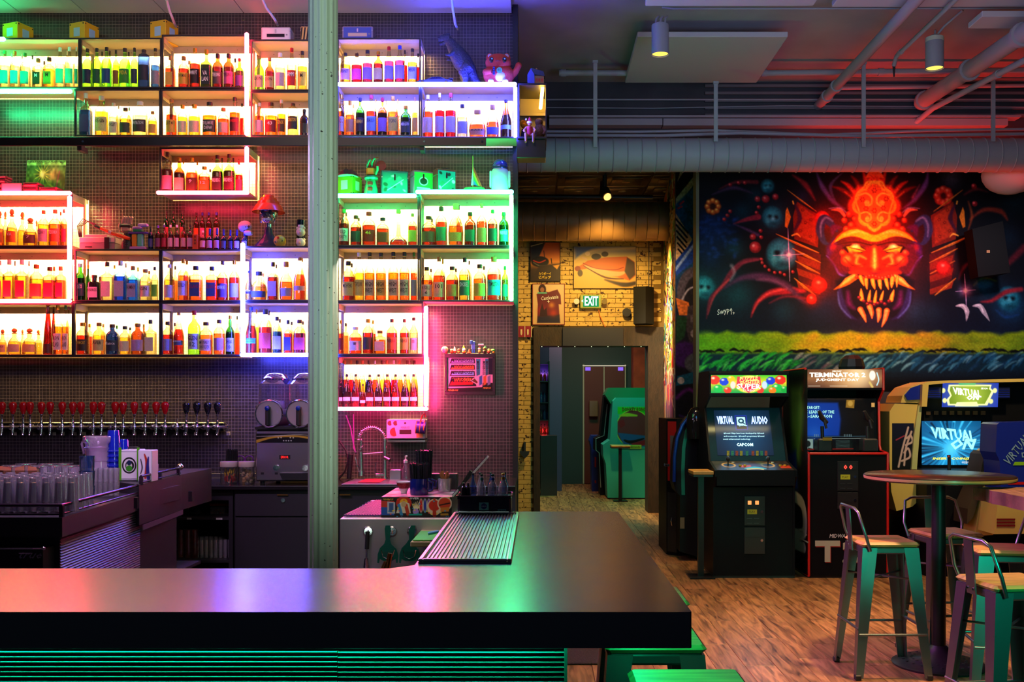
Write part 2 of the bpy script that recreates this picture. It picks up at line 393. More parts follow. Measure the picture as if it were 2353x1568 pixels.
# ================================================================== STRUCTURE
def tile_mat(name,tile,mortar,pitch,rough,msize=0.06,bump=0.4,spec=0.5,cvar=0.5):
    m = bpy.data.materials.new(name);m.use_nodes = True;MATS[name] = m;nt = m.node_tree;b = bsdf_of(m)
    tc = nt.nodes.new('ShaderNodeTexCoord');sp = nt.nodes.new('ShaderNodeSeparateXYZ');cb = nt.nodes.new('ShaderNodeCombineXYZ')
    nt.links.new(tc.outputs['Object'],sp.inputs[0])
    nt.links.new(sp.outputs[0],cb.inputs[0]);nt.links.new(sp.outputs[2],cb.inputs[1])
    br = nt.nodes.new('ShaderNodeTexBrick');br.offset = 0.0;br.squash = 1.0;nt.links.new(cb.outputs[0],br.inputs['Vector'])
    br.inputs['Scale'].default_value = 1.0/pitch;br.inputs['Brick Width'].default_value = 1.0;br.inputs['Row Height'].default_value = 1.0
    br.inputs['Mortar Size'].default_value = msize;br.inputs['Mortar Smooth'].default_value = 0.1
    br.inputs['Color1'].default_value = (*tile,1);br.inputs['Color2'].default_value = (*[c*(1+cvar) for c in tile],1);br.inputs['Mortar'].default_value = (*mortar,1)
    nt.links.new(br.outputs['Color'],b.inputs['Base Color']);b.inputs['Roughness'].default_value = rough;b.inputs['Specular IOR Level'].default_value = spec
    bp = nt.nodes.new('ShaderNodeBump');bp.inputs['Strength'].default_value = bump;bp.inputs['Distance'].default_value = 0.002;bp.invert = True
    nt.links.new(br.outputs['Fac'],bp.inputs['Height']);nt.links.new(bp.outputs[0],b.inputs['Normal'])
    return m
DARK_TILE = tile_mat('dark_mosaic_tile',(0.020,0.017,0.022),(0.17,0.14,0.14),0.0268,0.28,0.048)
BACK_TILE = tile_mat('lit_mosaic_tile',(0.88,0.84,0.74),(0.62,0.52,0.36),0.0268,0.45,0.06,0.2,0.3,0.0)  # pale copy of the dark wall tile, strong lamp light put into its colour
CEIL = mat('ceiling_paint',(0.38,0.36,0.37),0.85,var=0.12,vscale=2,bump=0.1,bscale=30)
PIPE = mat('painted_pipe',(0.34,0.35,0.38),0.5)
DUCT = mat('painted_duct',(0.30,0.31,0.34),0.55,bump=0.05,bscale=200)
DARKW = mat('dark_wall_paint',(0.025,0.024,0.028),0.6,bump=0.1,bscale=120)

# floor of wood planks
sub = struct(M().box(-6,6,-1,21,-0.06,-0.012).build('floor',mat('subfloor',(0.03,0.02,0.015),0.8)))
def wood_floor(name,c1,c2):
    m = bpy.data.materials.new(name);m.use_nodes = True;nt = m.node_tree;b = bsdf_of(m)
    tc = nt.nodes.new('ShaderNodeTexCoord');oi = nt.nodes.new('ShaderNodeObjectInfo');ad = nt.nodes.new('ShaderNodeVectorMath');ad.operation = 'ADD'
    sc_ = nt.nodes.new('ShaderNodeVectorMath');sc_.operation = 'SCALE';sc_.inputs[3].default_value = 37.0
    cb = nt.nodes.new('ShaderNodeCombineXYZ')
    for i in range(3):nt.links.new(oi.outputs['Random'],cb.inputs[i])
    nt.links.new(cb.outputs[0],sc_.inputs[0]);nt.links.new(tc.outputs['Object'],ad.inputs[0]);nt.links.new(sc_.outputs[0],ad.inputs[1])
    mp = nt.nodes.new('ShaderNodeMapping');mp.inputs['Scale'].default_value = (16,1.7,1);nt.links.new(ad.outputs[0],mp.inputs[0])
    n = nt.nodes.new('ShaderNodeTexNoise');n.inputs['Scale'].default_value = 1.6;n.inputs['Detail'].default_value = 8;n.inputs['Distortion'].default_value = 1.1
    nt.links.new(mp.outputs[0],n.inputs['Vector'])
    r = nt.nodes.new('ShaderNodeValToRGB');nt.links.new(n.outputs[0],r.inputs[0])
    r.color_ramp.elements[0].position = 0.30;r.color_ramp.elements[0].color = (*c1,1)
    r.color_ramp.elements[1].position = 0.62;r.color_ramp.elements[1].color = (*c2,1)
    e = r.color_ramp.elements.new(0.42);e.color = (*[(a*0.6+b_*0.4) for a,b_ in zip(c1,c2)],1)
    hs = nt.nodes.new('ShaderNodeHueSaturation');mr = nt.nodes.new('ShaderNodeMapRange');mr.inputs[3].default_value = 0.72;mr.inputs[4].default_value = 1.2
    nt.links.new(oi.outputs['Random'],mr.inputs[0]);nt.links.new(mr.outputs[0],hs.inputs['Value']);nt.links.new(r.outputs[0],hs.inputs['Color'])
    nt.links.new(hs.outputs[0],b.inputs['Base Color']);b.inputs['Roughness'].default_value = 0.38
    bp = nt.nodes.new('ShaderNodeBump');bp.inputs['Strength'].default_value = 0.15;bp.inputs['Distance'].default_value = 0.003
    nt.links.new(n.outputs[0],bp.inputs['Height']);nt.links.new(bp.outputs[0],b.inputs['Normal'])
    return m
FLOORW = wood_floor('oak_plank',hx('#4a2f1c'),hx('#b58454'))
pw,pl = 0.18,1.22
pm = M().box(-pw/2+0.0012,pw/2-0.0012,-pl/2+0.0015,pl/2-0.0015,-0.011,0,0.0015).mesh('plank');pm.materials.append(FLOORW)
def lay(x0,x1,y0,y1):
    i = 0;x = x0+pw/2
    while x < x1:
        y = y0-((i*0.43) % 1.0)*pl+pl/2
        while y-pl/2 < y1:
            o = bpy.data.objects.new('plank',pm);COL.objects.link(o);o.parent = sub;o.location = Vector((x,y,0))-sub.location
            y += pl
        x += pw;i += 1
lay(-0.22,1.75,5.2,18.9);lay(1.76,4.6,5.2,10.2)
# tile wall behind the bar
struct(M().box(-5.2,X(1184,8.1),8.10,8.28,0,4.75).build('wall_back',DARK_TILE))
t1 = M().box(X(1178,8.06),X(1190,8.06),8.045,8.30,0,4.75);struct(t1.build('trim_1',mat('wall_end_trim',(0.012,0.012,0.014),0.35)))
struct(M().box(-5.4,-5.2,-0.5,8.28,0,4.75).build('wall_left',DARKW))
# ceiling
struct(M().box(-5.4,6.2,-0.5,10.0,4.75,4.85).build('ceiling',CEIL))
CP = mat('ceiling_panel_paint',(0.55,0.53,0.55),0.8)
ceil2 = thing('ceiling_soffit','white boarded ceiling strip over the tiled bar wall','ceiling')
for i,(a,b) in enumerate(((-120,33),(33,185),(185,370),(370,552),(552,760),(760,1176))):
    M().box(X(a,8.0)+0.004,X(b,8.0)-0.004,6.9,8.095,4.70,4.745).build('board',CP,ceil2)
# acoustic panels
def acoustic(x0,x1,y0,y1,z,label):
    o = M().box(x0,x1,y0,y1,z,z+0.045,0.004).build('acoustic_panel',CP);tag(o,label,'ceiling panel','acoustic panels under the ceiling');return o
acoustic(0.835,2.09,8.35,9.55,4.60,'grey square acoustic panel behind the first ceiling spotlight')
acoustic(0.83,2.12,6.4,7.70,4.60,'grey acoustic panel cut off by the top of the frame, over the first spotlight')
acoustic(2.27,4.4,6.4,7.72,4.60,'grey acoustic panel cut off by the top of the frame, over the second spotlight')
acoustic(3.42,4.9,7.7,7.95,4.52,'narrow dark grey hanging panel in the top corner above the thick pipe')
# header wall with conduits, strips
hd = struct(M().box(X(1190,10),6.2,10.0,10.2,3.9,4.85).build('wall_header',mat('header_wall',(0.05,0.05,0.06),0.7,var=0.2,vscale=3)))
struct(M().box(6.0,6.2,-0.5,10.0,0,4.75).build('wall_right',DARKW))
# mural wall and room shell behind
struct(M().box(X(1606,10.0),6.2,10.0,10.15,0,3.9).build('wall_mural',DARKW))
struct(M().box(X(1599,9.98),X(1606,9.98),9.97,10.16,0,3.9).build('trim_2',mat('olive_trim',(0.10,0.085,0.03),0.5)))
# hall: brick wall with opening
HY = 14.1
BR = hx('#d9a92e')
def peel_brick(name,base,chip,seed):
    m = bpy.data.materials.new(name);m.use_nodes = True;nt = m.node_tree;b = bsdf_of(m)
    tc = nt.nodes.new('ShaderNodeTexCoord');oi = nt.nodes.new('ShaderNodeObjectInfo');ad = nt.nodes.new('ShaderNodeVectorMath');ad.operation = 'ADD'
    cb = nt.nodes.new('ShaderNodeCombineXYZ');mu = nt.nodes.new('ShaderNodeMath');mu.operation = 'MULTIPLY';mu.inputs[1].default_value = 53
    nt.links.new(oi.outputs['Random'],mu.inputs[0])
    for i in range(3):nt.links.new(mu.outputs[0],cb.inputs[i])
    nt.links.new(tc.outputs['Object'],ad.inputs[0]);nt.links.new(cb.outputs[0],ad.inputs[1])
    n = nt.nodes.new('ShaderNodeTexNoise');n.inputs['Scale'].default_value = 22;n.inputs['Detail'].default_value = 3;nt.links.new(ad.outputs[0],n.inputs['Vector'])
    r = nt.nodes.new('ShaderNodeValToRGB');r.color_ramp.elements[0].position = 0.60;r.color_ramp.elements[1].position = 0.64
    r.color_ramp.elements[0].color = (*base,1);r.color_ramp.elements[1].color = (*chip,1)
    nt.links.new(n.outputs[0],r.inputs[0])
    n2 = nt.nodes.new('ShaderNodeTexNoise');n2.inputs['Scale'].default_value = 5;nt.links.new(ad.outputs[0],n2.inputs['Vector'])
    hs = nt.nodes.new('ShaderNodeHueSaturation');mr = nt.nodes.new('ShaderNodeMapRange');mr.inputs[3].default_value = 0.6;mr.inputs[4].default_value = 1.3
    nt.links.new(n2.outputs[0],mr.inputs[0]);nt.links.new(mr.outputs[0],hs.inputs['Value']);nt.links.new(r.outputs[0],hs.inputs['Color'])
    nt.links.new(hs.outputs[0],b.inputs['Base Color']);b.inputs['Roughness'].default_value = 0.7
    bp = nt.nodes.new('ShaderNodeBump');bp.inputs['Strength'].default_value = 0.5;bp.inputs['Distance'].default_value = 0.004;bp.invert = True
    nt.links.new(n.outputs[0],bp.inputs['Height']);nt.links.new(bp.outputs[0],b.inputs['Normal'])
    return m
BRICK = peel_brick('peeling_painted_brick',hx('#cfae62'),hx('#3a1c12'),1)
bw = struct(M().box(-0.36,X(1240,HY),HY,HY+0.3,0,4.4).box(X(1240,HY),X(1490,HY),HY,HY+0.3,Z(795,HY),4.4).box(X(1490,HY),2.2,HY,HY+0.3,0,4.4).build('wall_brick',mat('brick_mortar','#7d6434',0.9)))
bl,bh = 0.215,0.0655
bmsh = M().box(-bl/2+0.003,bl/2-0.003,-0.014,0.004,-bh/2+0.0025,bh/2-0.0025,0.003).mesh('brick');bmsh.materials.append(BRICK)
hb = M().box(-bl/4+0.003,bl/4-0.003,-0.014,0.004,-bh/2+0.0025,bh/2-0.0025,0.003).mesh('brick');hb.materials.append(BRICK)
def bricks(x0,x1,z0,z1):
    k = int(z0/bh);z = k*bh+bh/2
    while z < z1:
        x = x0;off = k % 2
        if off:
            o = bpy.data.objects.new('brick',hb);COL.objects.link(o);o.parent = bw;o.location = Vector((x+bl/4,HY,z))-bw.location;x += bl/2
        while x+bl*0.55 <= x1+bl*0.4:
            o = bpy.data.objects.new('brick',bmsh);COL.objects.link(o);o.parent = bw
            o.location = Vector((x+bl/2,HY-rnd.uniform(0,0.004),z))-bw.location;x += bl
        z += bh;k += 1
bricks(-0.30,1.62,2.66,3.86);bricks(-0.30,-0.07,0.0,2.6)
# opening frame (rough dark timber)
FRAMEW = mat('dark_timber','#2a1c10',0.6,var=0.5,vscale=6,stretch=(4,4,1),bump=0.3,bscale=30)
dfr = struct(M().box(X(1226,HY-0.08),X(1241,HY-0.08),HY-0.09,HY+0.32,0,Z(752,HY-0.08)).build('door_1',FRAMEW))
M().box(X(1489,HY-0.08),X(1525,HY-0.08),HY-0.09,HY+0.32,0,Z(752,HY-0.08)).build('post',FRAMEW,dfr)
M().box(X(1241,HY-0.08),X(1489,HY-0.08),HY-0.09,HY+0.32,Z(795,HY-0.08),Z(752,HY-0.08)).build('lintel',FRAMEW,dfr)
M().box(X(1293,HY-0.12),X(1432,HY-0.12),HY-0.13,HY-0.095,Z(795,HY-0.12),Z(754,HY-0.12)).build('lintel_plate',BLACK,dfr)
for k in range(7):
    M().cyl(P(1245+k*38,797,HY-0.1),P(1245+k*38,797,HY-0.12),0.006,n=6).build('bulb',emat('warm_bulb',(0.8,1.0,0.4),3),dfr)
# hall ceiling: pressed tin
hc = struct(M().box(-0.4,2.4,10.2,14.4,4.42,4.5).build('ceiling_hall',mat('dark_tin',(0.05,0.05,0.055),0.4,0.7)))
tm = M();tm.box(-0.29,0.29,-0.29,0.29,0,0.012,0.01);tm.box(-0.2,0.2,-0.2,0.2,-0.014,0.0,0.012);tm.ball((0,0,-0.01),0.07,10,6,sz=0.25)
tms = tm.mesh('ceiling_tile');tms.materials.append(mat('pressed_tin',(0.16,0.16,0.17),0.35,0.85,bump=0.4,bscale=40))
for i in range(4):
    for j in range(7):
        o = bpy.data.objects.new('ceiling_tile',tms);COL.objects.link(o);o.parent = hc;o.location = Vector((-0.05+i*0.6,10.5+j*0.6,4.405))-hc.location
# hall side wall (graffiti) and the wall facing the room beyond the mural
struct(M().prism([(1.60,11.62),(1.78,14.1),(1.95,14.1),(1.95,11.62)],'z',0,4.42).build('wall_hall',mat('hall_wall',(0.12,0.10,0.12),0.55)))
struct(M().box(1.60,2.6,11.6,11.615,0,4.42).build('wall_alcove',mat('alcove_wall',(0.05,0.04,0.06),0.6)))
# left hall wall, back room shell
struct(M().box(-0.6,-0.36,8.3,14.4,0,4.42).build('wall_hall_left',DARKW))
struct(M().box(-1.2,3.2,19.0,19.2,0,3.6).build('wall_far',mat('far_wall',(0.02,0.045,0.045),0.6)))
struct(M().box(-1.2,3.2,14.4,19.2,3.6,3.7).build('ceiling_far',DARKW))
struct(M().box(2.9,3.1,14.4,19.0,0,3.6).build('wall_far_right',mat('rock_wall','#8a3a1e',0.8,bump=1.0,bscale=6,var=0.4,vscale=3)))
struct(M().box(X(1262,17.5),X(1291,17.5),17.5,19.0,0,3.6).build('wall_far_left',mat('purple_wall',(0.10,0.07,0.17),0.6)))
struct(M().box(X(1455,18.6),X(1500,18.6),18.55,19.0,0,3.6).build('wall_stone_pier',MATS['rock_wall']))

# ================================================================== PIPES, DUCTS, SPOTS
def duct(x0,x1,Y,z,r,n,m,label,cat='duct',seg=0.13):
    t = thing('ventilation_duct',label,cat,((x0+x1)/2,Y,z-r));k = int((x1-x0)/seg);L = (x1-x0)/k
    mm = M();mm.cyl((-L/2,0,0),(L/2-0.012,0,0),r,n=36,caps=False);mm.cyl((L/2-0.012,0,0),(L/2-0.006,0,0),r,r+0.007,n=36,caps=False);mm.cyl((L/2-0.006,0,0),(L/2,0,0),r+0.007,r,n=36,caps=False)
    me = mm.mesh('duct_section');me.materials.append(m);
    for i in range(k):
        o = bpy.data.objects.new('duct_section',me);COL.objects.link(o);o.parent = t;o.location = (x0+L*(i+0.5)-(x0+x1)/2,0,r)
    return t
duct(X(1180,9.2),5.0,9.2,Z(357,9.2),0.152,30,DUCT,'long grey spiral ventilation duct running across above the mural')
duct(-0.33,1.70,13.0,Z(509,13.0),0.249,30,mat('rusty_duct','#7a5a34',0.5,0.3,var=0.3,vscale=3),'wide brown spiral duct crossing the hall above the posters',seg=0.14)
# straps
for px,a,b in ((1368,142,338),(1645,190,325),(1985,145,338),(2283,175,325)):
    o = M().box(X(px-4.5,9.03),X(px+4.5,9.03),9.03,9.045,Z(b,9.03),Z(a,9.03)).box(X(px-6,9.03),X(px+6,9.03),9.02,9.05,Z(a+3,9.03),Z(a-3,9.03)).build('hanger_strap',PIPE)
    tag(o,{1368:'flat steel hanger strap nearest the shelves of the bar',1645:'short flat steel hanger strap under the square acoustic panel',1985:'flat steel hanger strap beside the diagonal pipe',2283:'flat steel hanger strap behind the thick diagonal pipe'}[px],'strap','straps holding the long duct')
def pipe(pts,r,label,name='ceiling_pipe',m=PIPE,rings=(),cat='pipe'):
    t = thing(name,label,cat,tuple(pts[0]));M().tube(pts,r,12).build('pipe_run',m,t)
    for k in rings:
        i = int(k);f = k-i;a,b = Vector(pts[i]),Vector(pts[min(i+1,len(pts)-1)]);p = a.lerp(b,f);d = (b-a).normalized()
        M().cyl(p-d*0.025,p+d*0.025,r*1.28,n=14).build('coupling',m,t)
    return t
pipe([(2.77,5.6,4.5),(2.79,9.95,4.5)],0.046,'diagonal grey pipe running away along the ceiling beside the duct strap',rings=(0.86,0.93))
pipe([(3.13,5.6,4.56),(3.12,8.7,4.56),(3.12,8.76,4.5)],0.019,'thin diagonal sprinkler pipe left of the second spotlight',rings=(0.97,))
M_ = M().cyl((3.12,8.76,4.5),(3.12,8.76,4.4),0.014,0.006,n=8).build('sprinkler_head',BLACK);tag(M_,'small black sprinkler head at the end of the thin pipe','sprinkler')
pipe([(3.62,6.6,4.26),(3.775,9.85,4.50)],0.072,'thickest red-lit pipe slanting down towards the corner of the ceiling',rings=(0.3,0.62,0.97))
pipe([(3.80,6.9,4.14),(3.83,9.7,4.40),(3.72,9.9,4.30)],0.027,'thin red-lit pipe following under the thickest pipe',rings=(0.5,))
pipe([P(1285,168,9.4),P(1760,168,9.4),P(2420,161,9.4)],0.028,'long level pipe crossing in front of the square acoustic panel',rings=(0.02,0.99,1.4))
pipe([P(1930,203,9.85),P(2420,196,9.85)],0.018,'short level pipe lit red behind the diagonal pipes')
pipe([P(1195,302,9.45),P(1460,303,9.45),P(1640,300,9.45),P(1900,310,9.45),P(2130,300,9.45),P(2420,296,9.45)],0.013,'upper grey conduit lying along the top of the long duct')
pipe([P(1195,311,9.4),P(1520,312,9.4),P(1700,306,9.4),P(2000,313,9.4),P(2420,307,9.4)],0.016,'lower grey conduit lying along the top of the long duct')
pipe([P(1195,229,9.95),P(2420,229,9.95)],0.009,'thin conduit along the dark header wall',)
pipe([P(1195,247,9.95),P(1500,249,9.95),P(1800,243,9.95),P(2420,247,9.95)],0.006,'sagging bundle of cables along the dark header wall','cable')
tr = thing('cable_trunking','long level trunking lit red from below on the header wall','trunking',P(1700,290,9.9))
M().box(X(1262,9.9),X(1521,9.9),9.86,9.98,Z(290,9.9),Z(275,9.9)).build('trunking_length',PIPE,tr)
M().box(X(1523,9.9),X(2312,9.9),9.86,9.98,Z(291,9.9),Z(275,9.9)).build('trunking_length',PIPE,tr)
M().box(X(1262,9.9),X(2340,9.9),9.84,9.98,Z(273,9.9),Z(268.5,9.9)).build('flange',PIPE,tr)
for k in range(5):
    o = M().box(X(1620+k*0,9.96),X(2450,9.96),9.955,9.985,Z(200+k*17,9.96),Z(194+k*17,9.96)).build('wall_batten',mat('batten_paint',(0.16,0.155,0.17),0.6))
    tag(o,('uppermost','second','middle','fourth','lowest')[k]+' level batten on the header wall above the red-lit trunking','batten','battens on the header wall')
def ceiling_spot(px,y0,y1,r,Y,label,collar=None,stems=1):
    x = X(px,Y);t = thing('ceiling_spotlight',label,'lamp',(x,Y,Z(y1,Y)),group='cylinder spotlights')
    z0,z1 = Z(y1,Y),Z(y0,Y);m = mat('spot_body_paint',(0.28,0.30,0.33),0.6)
    M().lathe([(r*0.9,z0+0.03),(r,z0),(r*1.0,z1),(0.0,z1)],(x,Y,0),24,caps=False).build('housing',m,t)
    M().lathe([(0,z0+0.012),(r*0.9,z0+0.010)],(x,Y,0),24,caps=False).build('lamp_disc',emat('spot_glow',(1.0,0.62,0.08),2.2),t)
    if collar:M().lathe([(r*1.02,z1-0.035),(r*1.02,z1)],(x,Y,0),24).build('collar',mat('cream_collar',(0.55,0.6,0.45),0.5),t)
    for i in range(stems):
        dx = (i-(stems-1)/2)*0.035
        M().tube([(x+dx,Y,z1),(x+dx+0.005,Y,z1+0.05),(x+dx+0.03,Y+0.06,4.62)],0.009,8).build('stem',PIPE,t)
    M().cyl((x,Y,z1),(x,Y,z1+0.02),r*0.45,n=16).build('cap',m,t)
    light('SPOT','spot_bulb',(x,Y,z0-0.01),40,(1.0,0.68,0.35),spot=1.7,blend=0.6,target=(x,Y,0),radius=0.04)
ceiling_spot(1517,58,126,0.068,7.9,'grey cylinder ceiling spotlight on three stems in front of the square panel',stems=3)
ceiling_spot(2147.5,87,158,0.072,8.2,'grey cylinder ceiling spotlight with pale collar beside the thick pipe',collar=True)
pipe([P(1522,17,7.95),P(1550,20,7.9),P(1640,20,7.9),P(2380,19,7.9)],0.008,'thin conduit bending off from the first spotlight along the panel edge')
pipe([P(2150,84,8.25),P(2170,60,8.2),P(2212,24,8.0),P(2205,17,7.9)],0.010,'short bent conduit feeding the second spotlight')
# thin pipes dropping in front of the tile wall
for a,b,lab in (((383,0),(400,52),'pale bent pipe above the third yellow box'),((602,-4),(632,46),'blue-lit slanting pipe above the white lunch box'),((1038,-4),(1046,55),'blue-lit pipe hanging from the ceiling near the shelf end')):
    pipe([P(a[0],a[1],7.6),P((a[0]*2+b[0])/3,(a[1]*2+b[1])/3+6,7.7),P((a[0]+b[0]*2)/3,(a[1]+b[1]*2)/3+2,7.75),P(b[0],b[1],7.8),P(b[0]+6,b[1]+12,8.05)],0.010,lab)
# ceiling dome at the far corner of the mural
o = M().ball(P(2322,400,9.6),0.26,24,12,sz=0.75).build('round_diffuser',CP);tag(o,'round pale diffuser lit red in the upper corner of the mural','diffuser')

# ================================================================== COLUMN
cm = mat('sage_column_paint','#9fb09c',0.4,bump=0.25,bscale=25)
def chipped():
    m = cm;nt = m.node_tree;b = bsdf_of(m);tc = nt.nodes.new('ShaderNodeTexCoord')
    n = nt.nodes.new('ShaderNodeTexNoise');n.inputs['Scale'].default_value = 55;n.inputs['Detail'].default_value = 2;nt.links.new(tc.outputs['Object'],n.inputs['Vector'])
    r = nt.nodes.new('ShaderNodeValToRGB');r.color_ramp.elements[0].position = 0.71;r.color_ramp.elements[0].color = (*hx('#a9b5a2'),1)
    r.color_ramp.elements[1].position = 0.73;r.color_ramp.elements[1].color = (0.02,0.012,0.01,1);nt.links.new(n.outputs[0],r.inputs[0]);nt.links.new(r.outputs[0],b.inputs['Base Color'])
chipped()
cr = 0.0645;cy = 4.4;cx_ = X(742.5,cy);vs = [];n = 96
levels = (0,0.3,0.62,0.66,3.9,4.75);scl = (1.1,1.06,1.03,1.02,1.0,1.0)
for z,q in zip(levels,scl):
    for i in range(n):
        t = 2*PI*i/n;r = cr*q*(1-0.085*(0.5+0.5*math.cos(14*t))**0.7)
        vs.append((cx_+r*math.cos(t),cy+r*math.sin(t),z))
fs = [(j*n+i,j*n+(i+1) % n,(j+1)*n+(i+1) % n,(j+1)*n+i) for j in range(len(levels)-1) for i in range(n)]
col = M().add(vs,fs,True).build('column',cm);struct(col)
light('AREA','column_fill',(-0.62,3.7,2.7),3.2,(0.72,1.0,0.80),0.08,3.2,rot=(PI/2,0,math.radians(22)),spread=1.3)  # added narrow strip fill that brightens the column
light('AREA','column_fill',(-1.45,3.9,3.0),1.6,(0.45,0.55,1.0),0.08,2.6,rot=(PI/2,0,math.radians(-45)),spread=1.3)  # added bluish strip fill for the column's left side

# ================================================================== BAR
BT = 1.07;TH = 0.083
BART = mat('black_bar_laminate',(0.014,0.014,0.015),0.24,spec=0.8)
bsdf_of(BART).inputs['IOR'].default_value = 1.75
def smear(m):
    nt = m.node_tree;b = bsdf_of(m);tc = nt.nodes.new('ShaderNodeTexCoord');mp = nt.nodes.new('ShaderNodeMapping');mp.inputs['Scale'].default_value = (2.2,4,1)
    nt.links.new(tc.outputs['Object'],mp.inputs[0]);n = nt.nodes.new('ShaderNodeTexNoise');n.inputs['Scale'].default_value = 2.4;n.inputs['Detail'].default_value = 6;n.inputs['Distortion'].default_value = 1.5
    nt.links.new(mp.outputs[0],n.inputs['Vector']);r = nt.nodes.new('ShaderNodeMapRange');r.inputs[1].default_value = 0.35;r.inputs[2].default_value = 0.65;r.inputs[3].default_value = 0.25;r.inputs[4].default_value = 0.27
    nt.links.new(n.outputs[0],r.inputs[0]);nt.links.new(r.outputs[0],b.inputs['Roughness'])
smear(BART)
bar = thing('bar_counter','long black L-shaped bar counter with a ribbed green-lit front','bar counter',(-1.2,2.6,0))
top = M();poly = [(-3.0,2.29),(0.349,2.29),(0.353,2.294),(0.353,4.40),(-0.362,4.40),(-0.362,2.95),(-0.43,2.89),(-3.0,2.89)]
top.prism(poly,'z',BT-TH,BT);top.build('countertop',BART,bar)
M().box(-3.0,0.0,2.60,2.86,0.05,BT-TH).build('carcass',BLACK,bar)
M().box(-0.30,0.05,2.86,4.38,0.0,BT-TH).build('side_carcass',BLACK,bar)
M().box(-3.0,0.075,2.57,2.60,0.0,0.70).build('lower_panel',BLACK,bar)
RIB = mat('ribbed_panel_lacquer',(0.16,0.18,0.18),0.45)
seam = X(777,2.56)
for k in range(17):
    z = BT-TH-0.008-0.0126*k
    for a,b,dz in ((-3.0,seam-0.001,0.001),(seam+0.001,0.068,0)):
        sh = M();sh.prism([(2.60,z-0.0122+dz),(2.566,z-0.0122+dz),(2.550,z-0.0045+dz),(2.550,z-0.003+dz),(2.560,z+dz-0.001),(2.60,z+dz-0.001)],'x',a,b);sh.build('rib',RIB,bar)
M().box(0.068,0.076,2.545,2.60,0.72,BT-TH).build('end_strip',RIB,bar)
# drip tray let into the return
tray = thing('drip_tray','ribbed stainless drip tray lying along the return of the bar','drip tray',(-0.22,3.6,BT))
M().box(-0.356,-0.078,2.985,4.26,BT+0.0005,BT+0.004).build('tray_base',STEEL,tray)
for a in ((-0.356,-0.343,2.985,4.26),(-0.091,-0.078,2.985,4.26),(-0.343,-0.091,2.985,2.997),(-0.343,-0.091,4.248,4.26)):
    M().box(*a,BT+0.004,BT+0.013,0.002).build('rim',STEEL,tray)
for k in range(20):
    x = -0.335+k*0.0123
    M().box(x,x+0.0055,3.0,4.246,BT+0.004,BT+0.009,0.001).build('rib',STEEL,tray)
# tracking rail across the shelves
rail = thing('rolling_ladder_rail','long black steel rail running across the front of the shelves','rail',(-2.2,7.66,Z(335,7.66)))
M().box(-5.0,X(1117,7.66),7.655,7.68,Z(335,7.66),Z(315,7.66),0.002).build('rail_bar',mat('rail_steel',(0.02,0.02,0.022),0.3,0.5),rail)
for px in (190,975,1108):M().cyl(P(px,325,7.655),P(px,325,7.645),0.008,n=10).build('bolt',CHROME,rail)
for px in (185,970):M().box(X(px-5,7.7),X(px+5,7.7),7.68,7.79,Z(347,7.7),Z(335,7.7)).build('bracket',BLACK,rail)
# ================================================================== SHELF BAYS
SF,SB,WL = 7.80,8.055,8.10
BOARD = mat('shelf_board_grey',(0.46,0.38,0.27),0.5,bump=0.15,bscale=200)
LIP = mat('shelf_lip_black',(0.015,0.014,0.017),0.35)
BAYS = {  # x0, x1, y top, y bottom (centre lines of the bars, photograph pixels on the front plane), lamp power, description
 'A1':(-80,183,86,203,'top row bay above the green tube'),
 'A2':(183,371,86,203,'top row bay between the green tube and the tall red tube'),
 'A3':(371,566,79,203,'top row bay just before the tall red tube'),
 'A4':(575,774,90,209,'top row bay just after the tall red tube'),
 'A5':(774,967,86,192,'top row bay above the long blue tube'),
 'B1':(170,369,204,314,'second row bay below and beside the green tube'),
 'B2':(369,566,204,314,'second row bay just before the tall red tube'),
 'B3':(575,774,209,314,'second row bay just after the tall red tube'),
 'B4':(774,966,192,314,'second row bay under the long blue tube'),
 'B5':(966,1186,192,318,'second row bay enclosed by the blue tube corner'),
 'C1':(366,572,338,445,'single bay with the red tube below it, under the rail'),
 'D0':(-80,165,443,568,'upper bay inside the large red tube frame'),
 'D4':(774,963,449,567,'upper bay beneath the green tube step, next to the column'),
 'D5':(963,1180,441,567,'upper bay inside the green tube corner'),
 'E0':(-80,165,568,695,'lower bay inside the large red tube frame'),
 'E1':(170,369,572,694,'fifth row bay under the games console'),
 'E2':(369,556,572,694,'fifth row bay under the small bottles'),
 'E3':(556,774,565,693,'upper bay inside the blue tube frame'),
 'E4':(774,963,567,694,'middle bay between the column and the green tube'),
 'E5':(963,1180,567,694,'lower bay inside the green tube corner'),
 'F0':(-80,168,696,819,'lowest row bay beneath the large red tube frame'),
 'F1':(168,369,694,819,'lowest row bay under the gin bottles'),
 'F2':(369,555,694,819,'lowest row bay beside the blue tube'),
 'F3':(555,774,693,817,'lowest bay inside the blue tube frame'),
 'F4':(774,973,694,817,'lowest row bay beside the pink tube'),
 'G4':(774,977,817,943,'syrup bay above the pink tube'),
}
BASE = {}
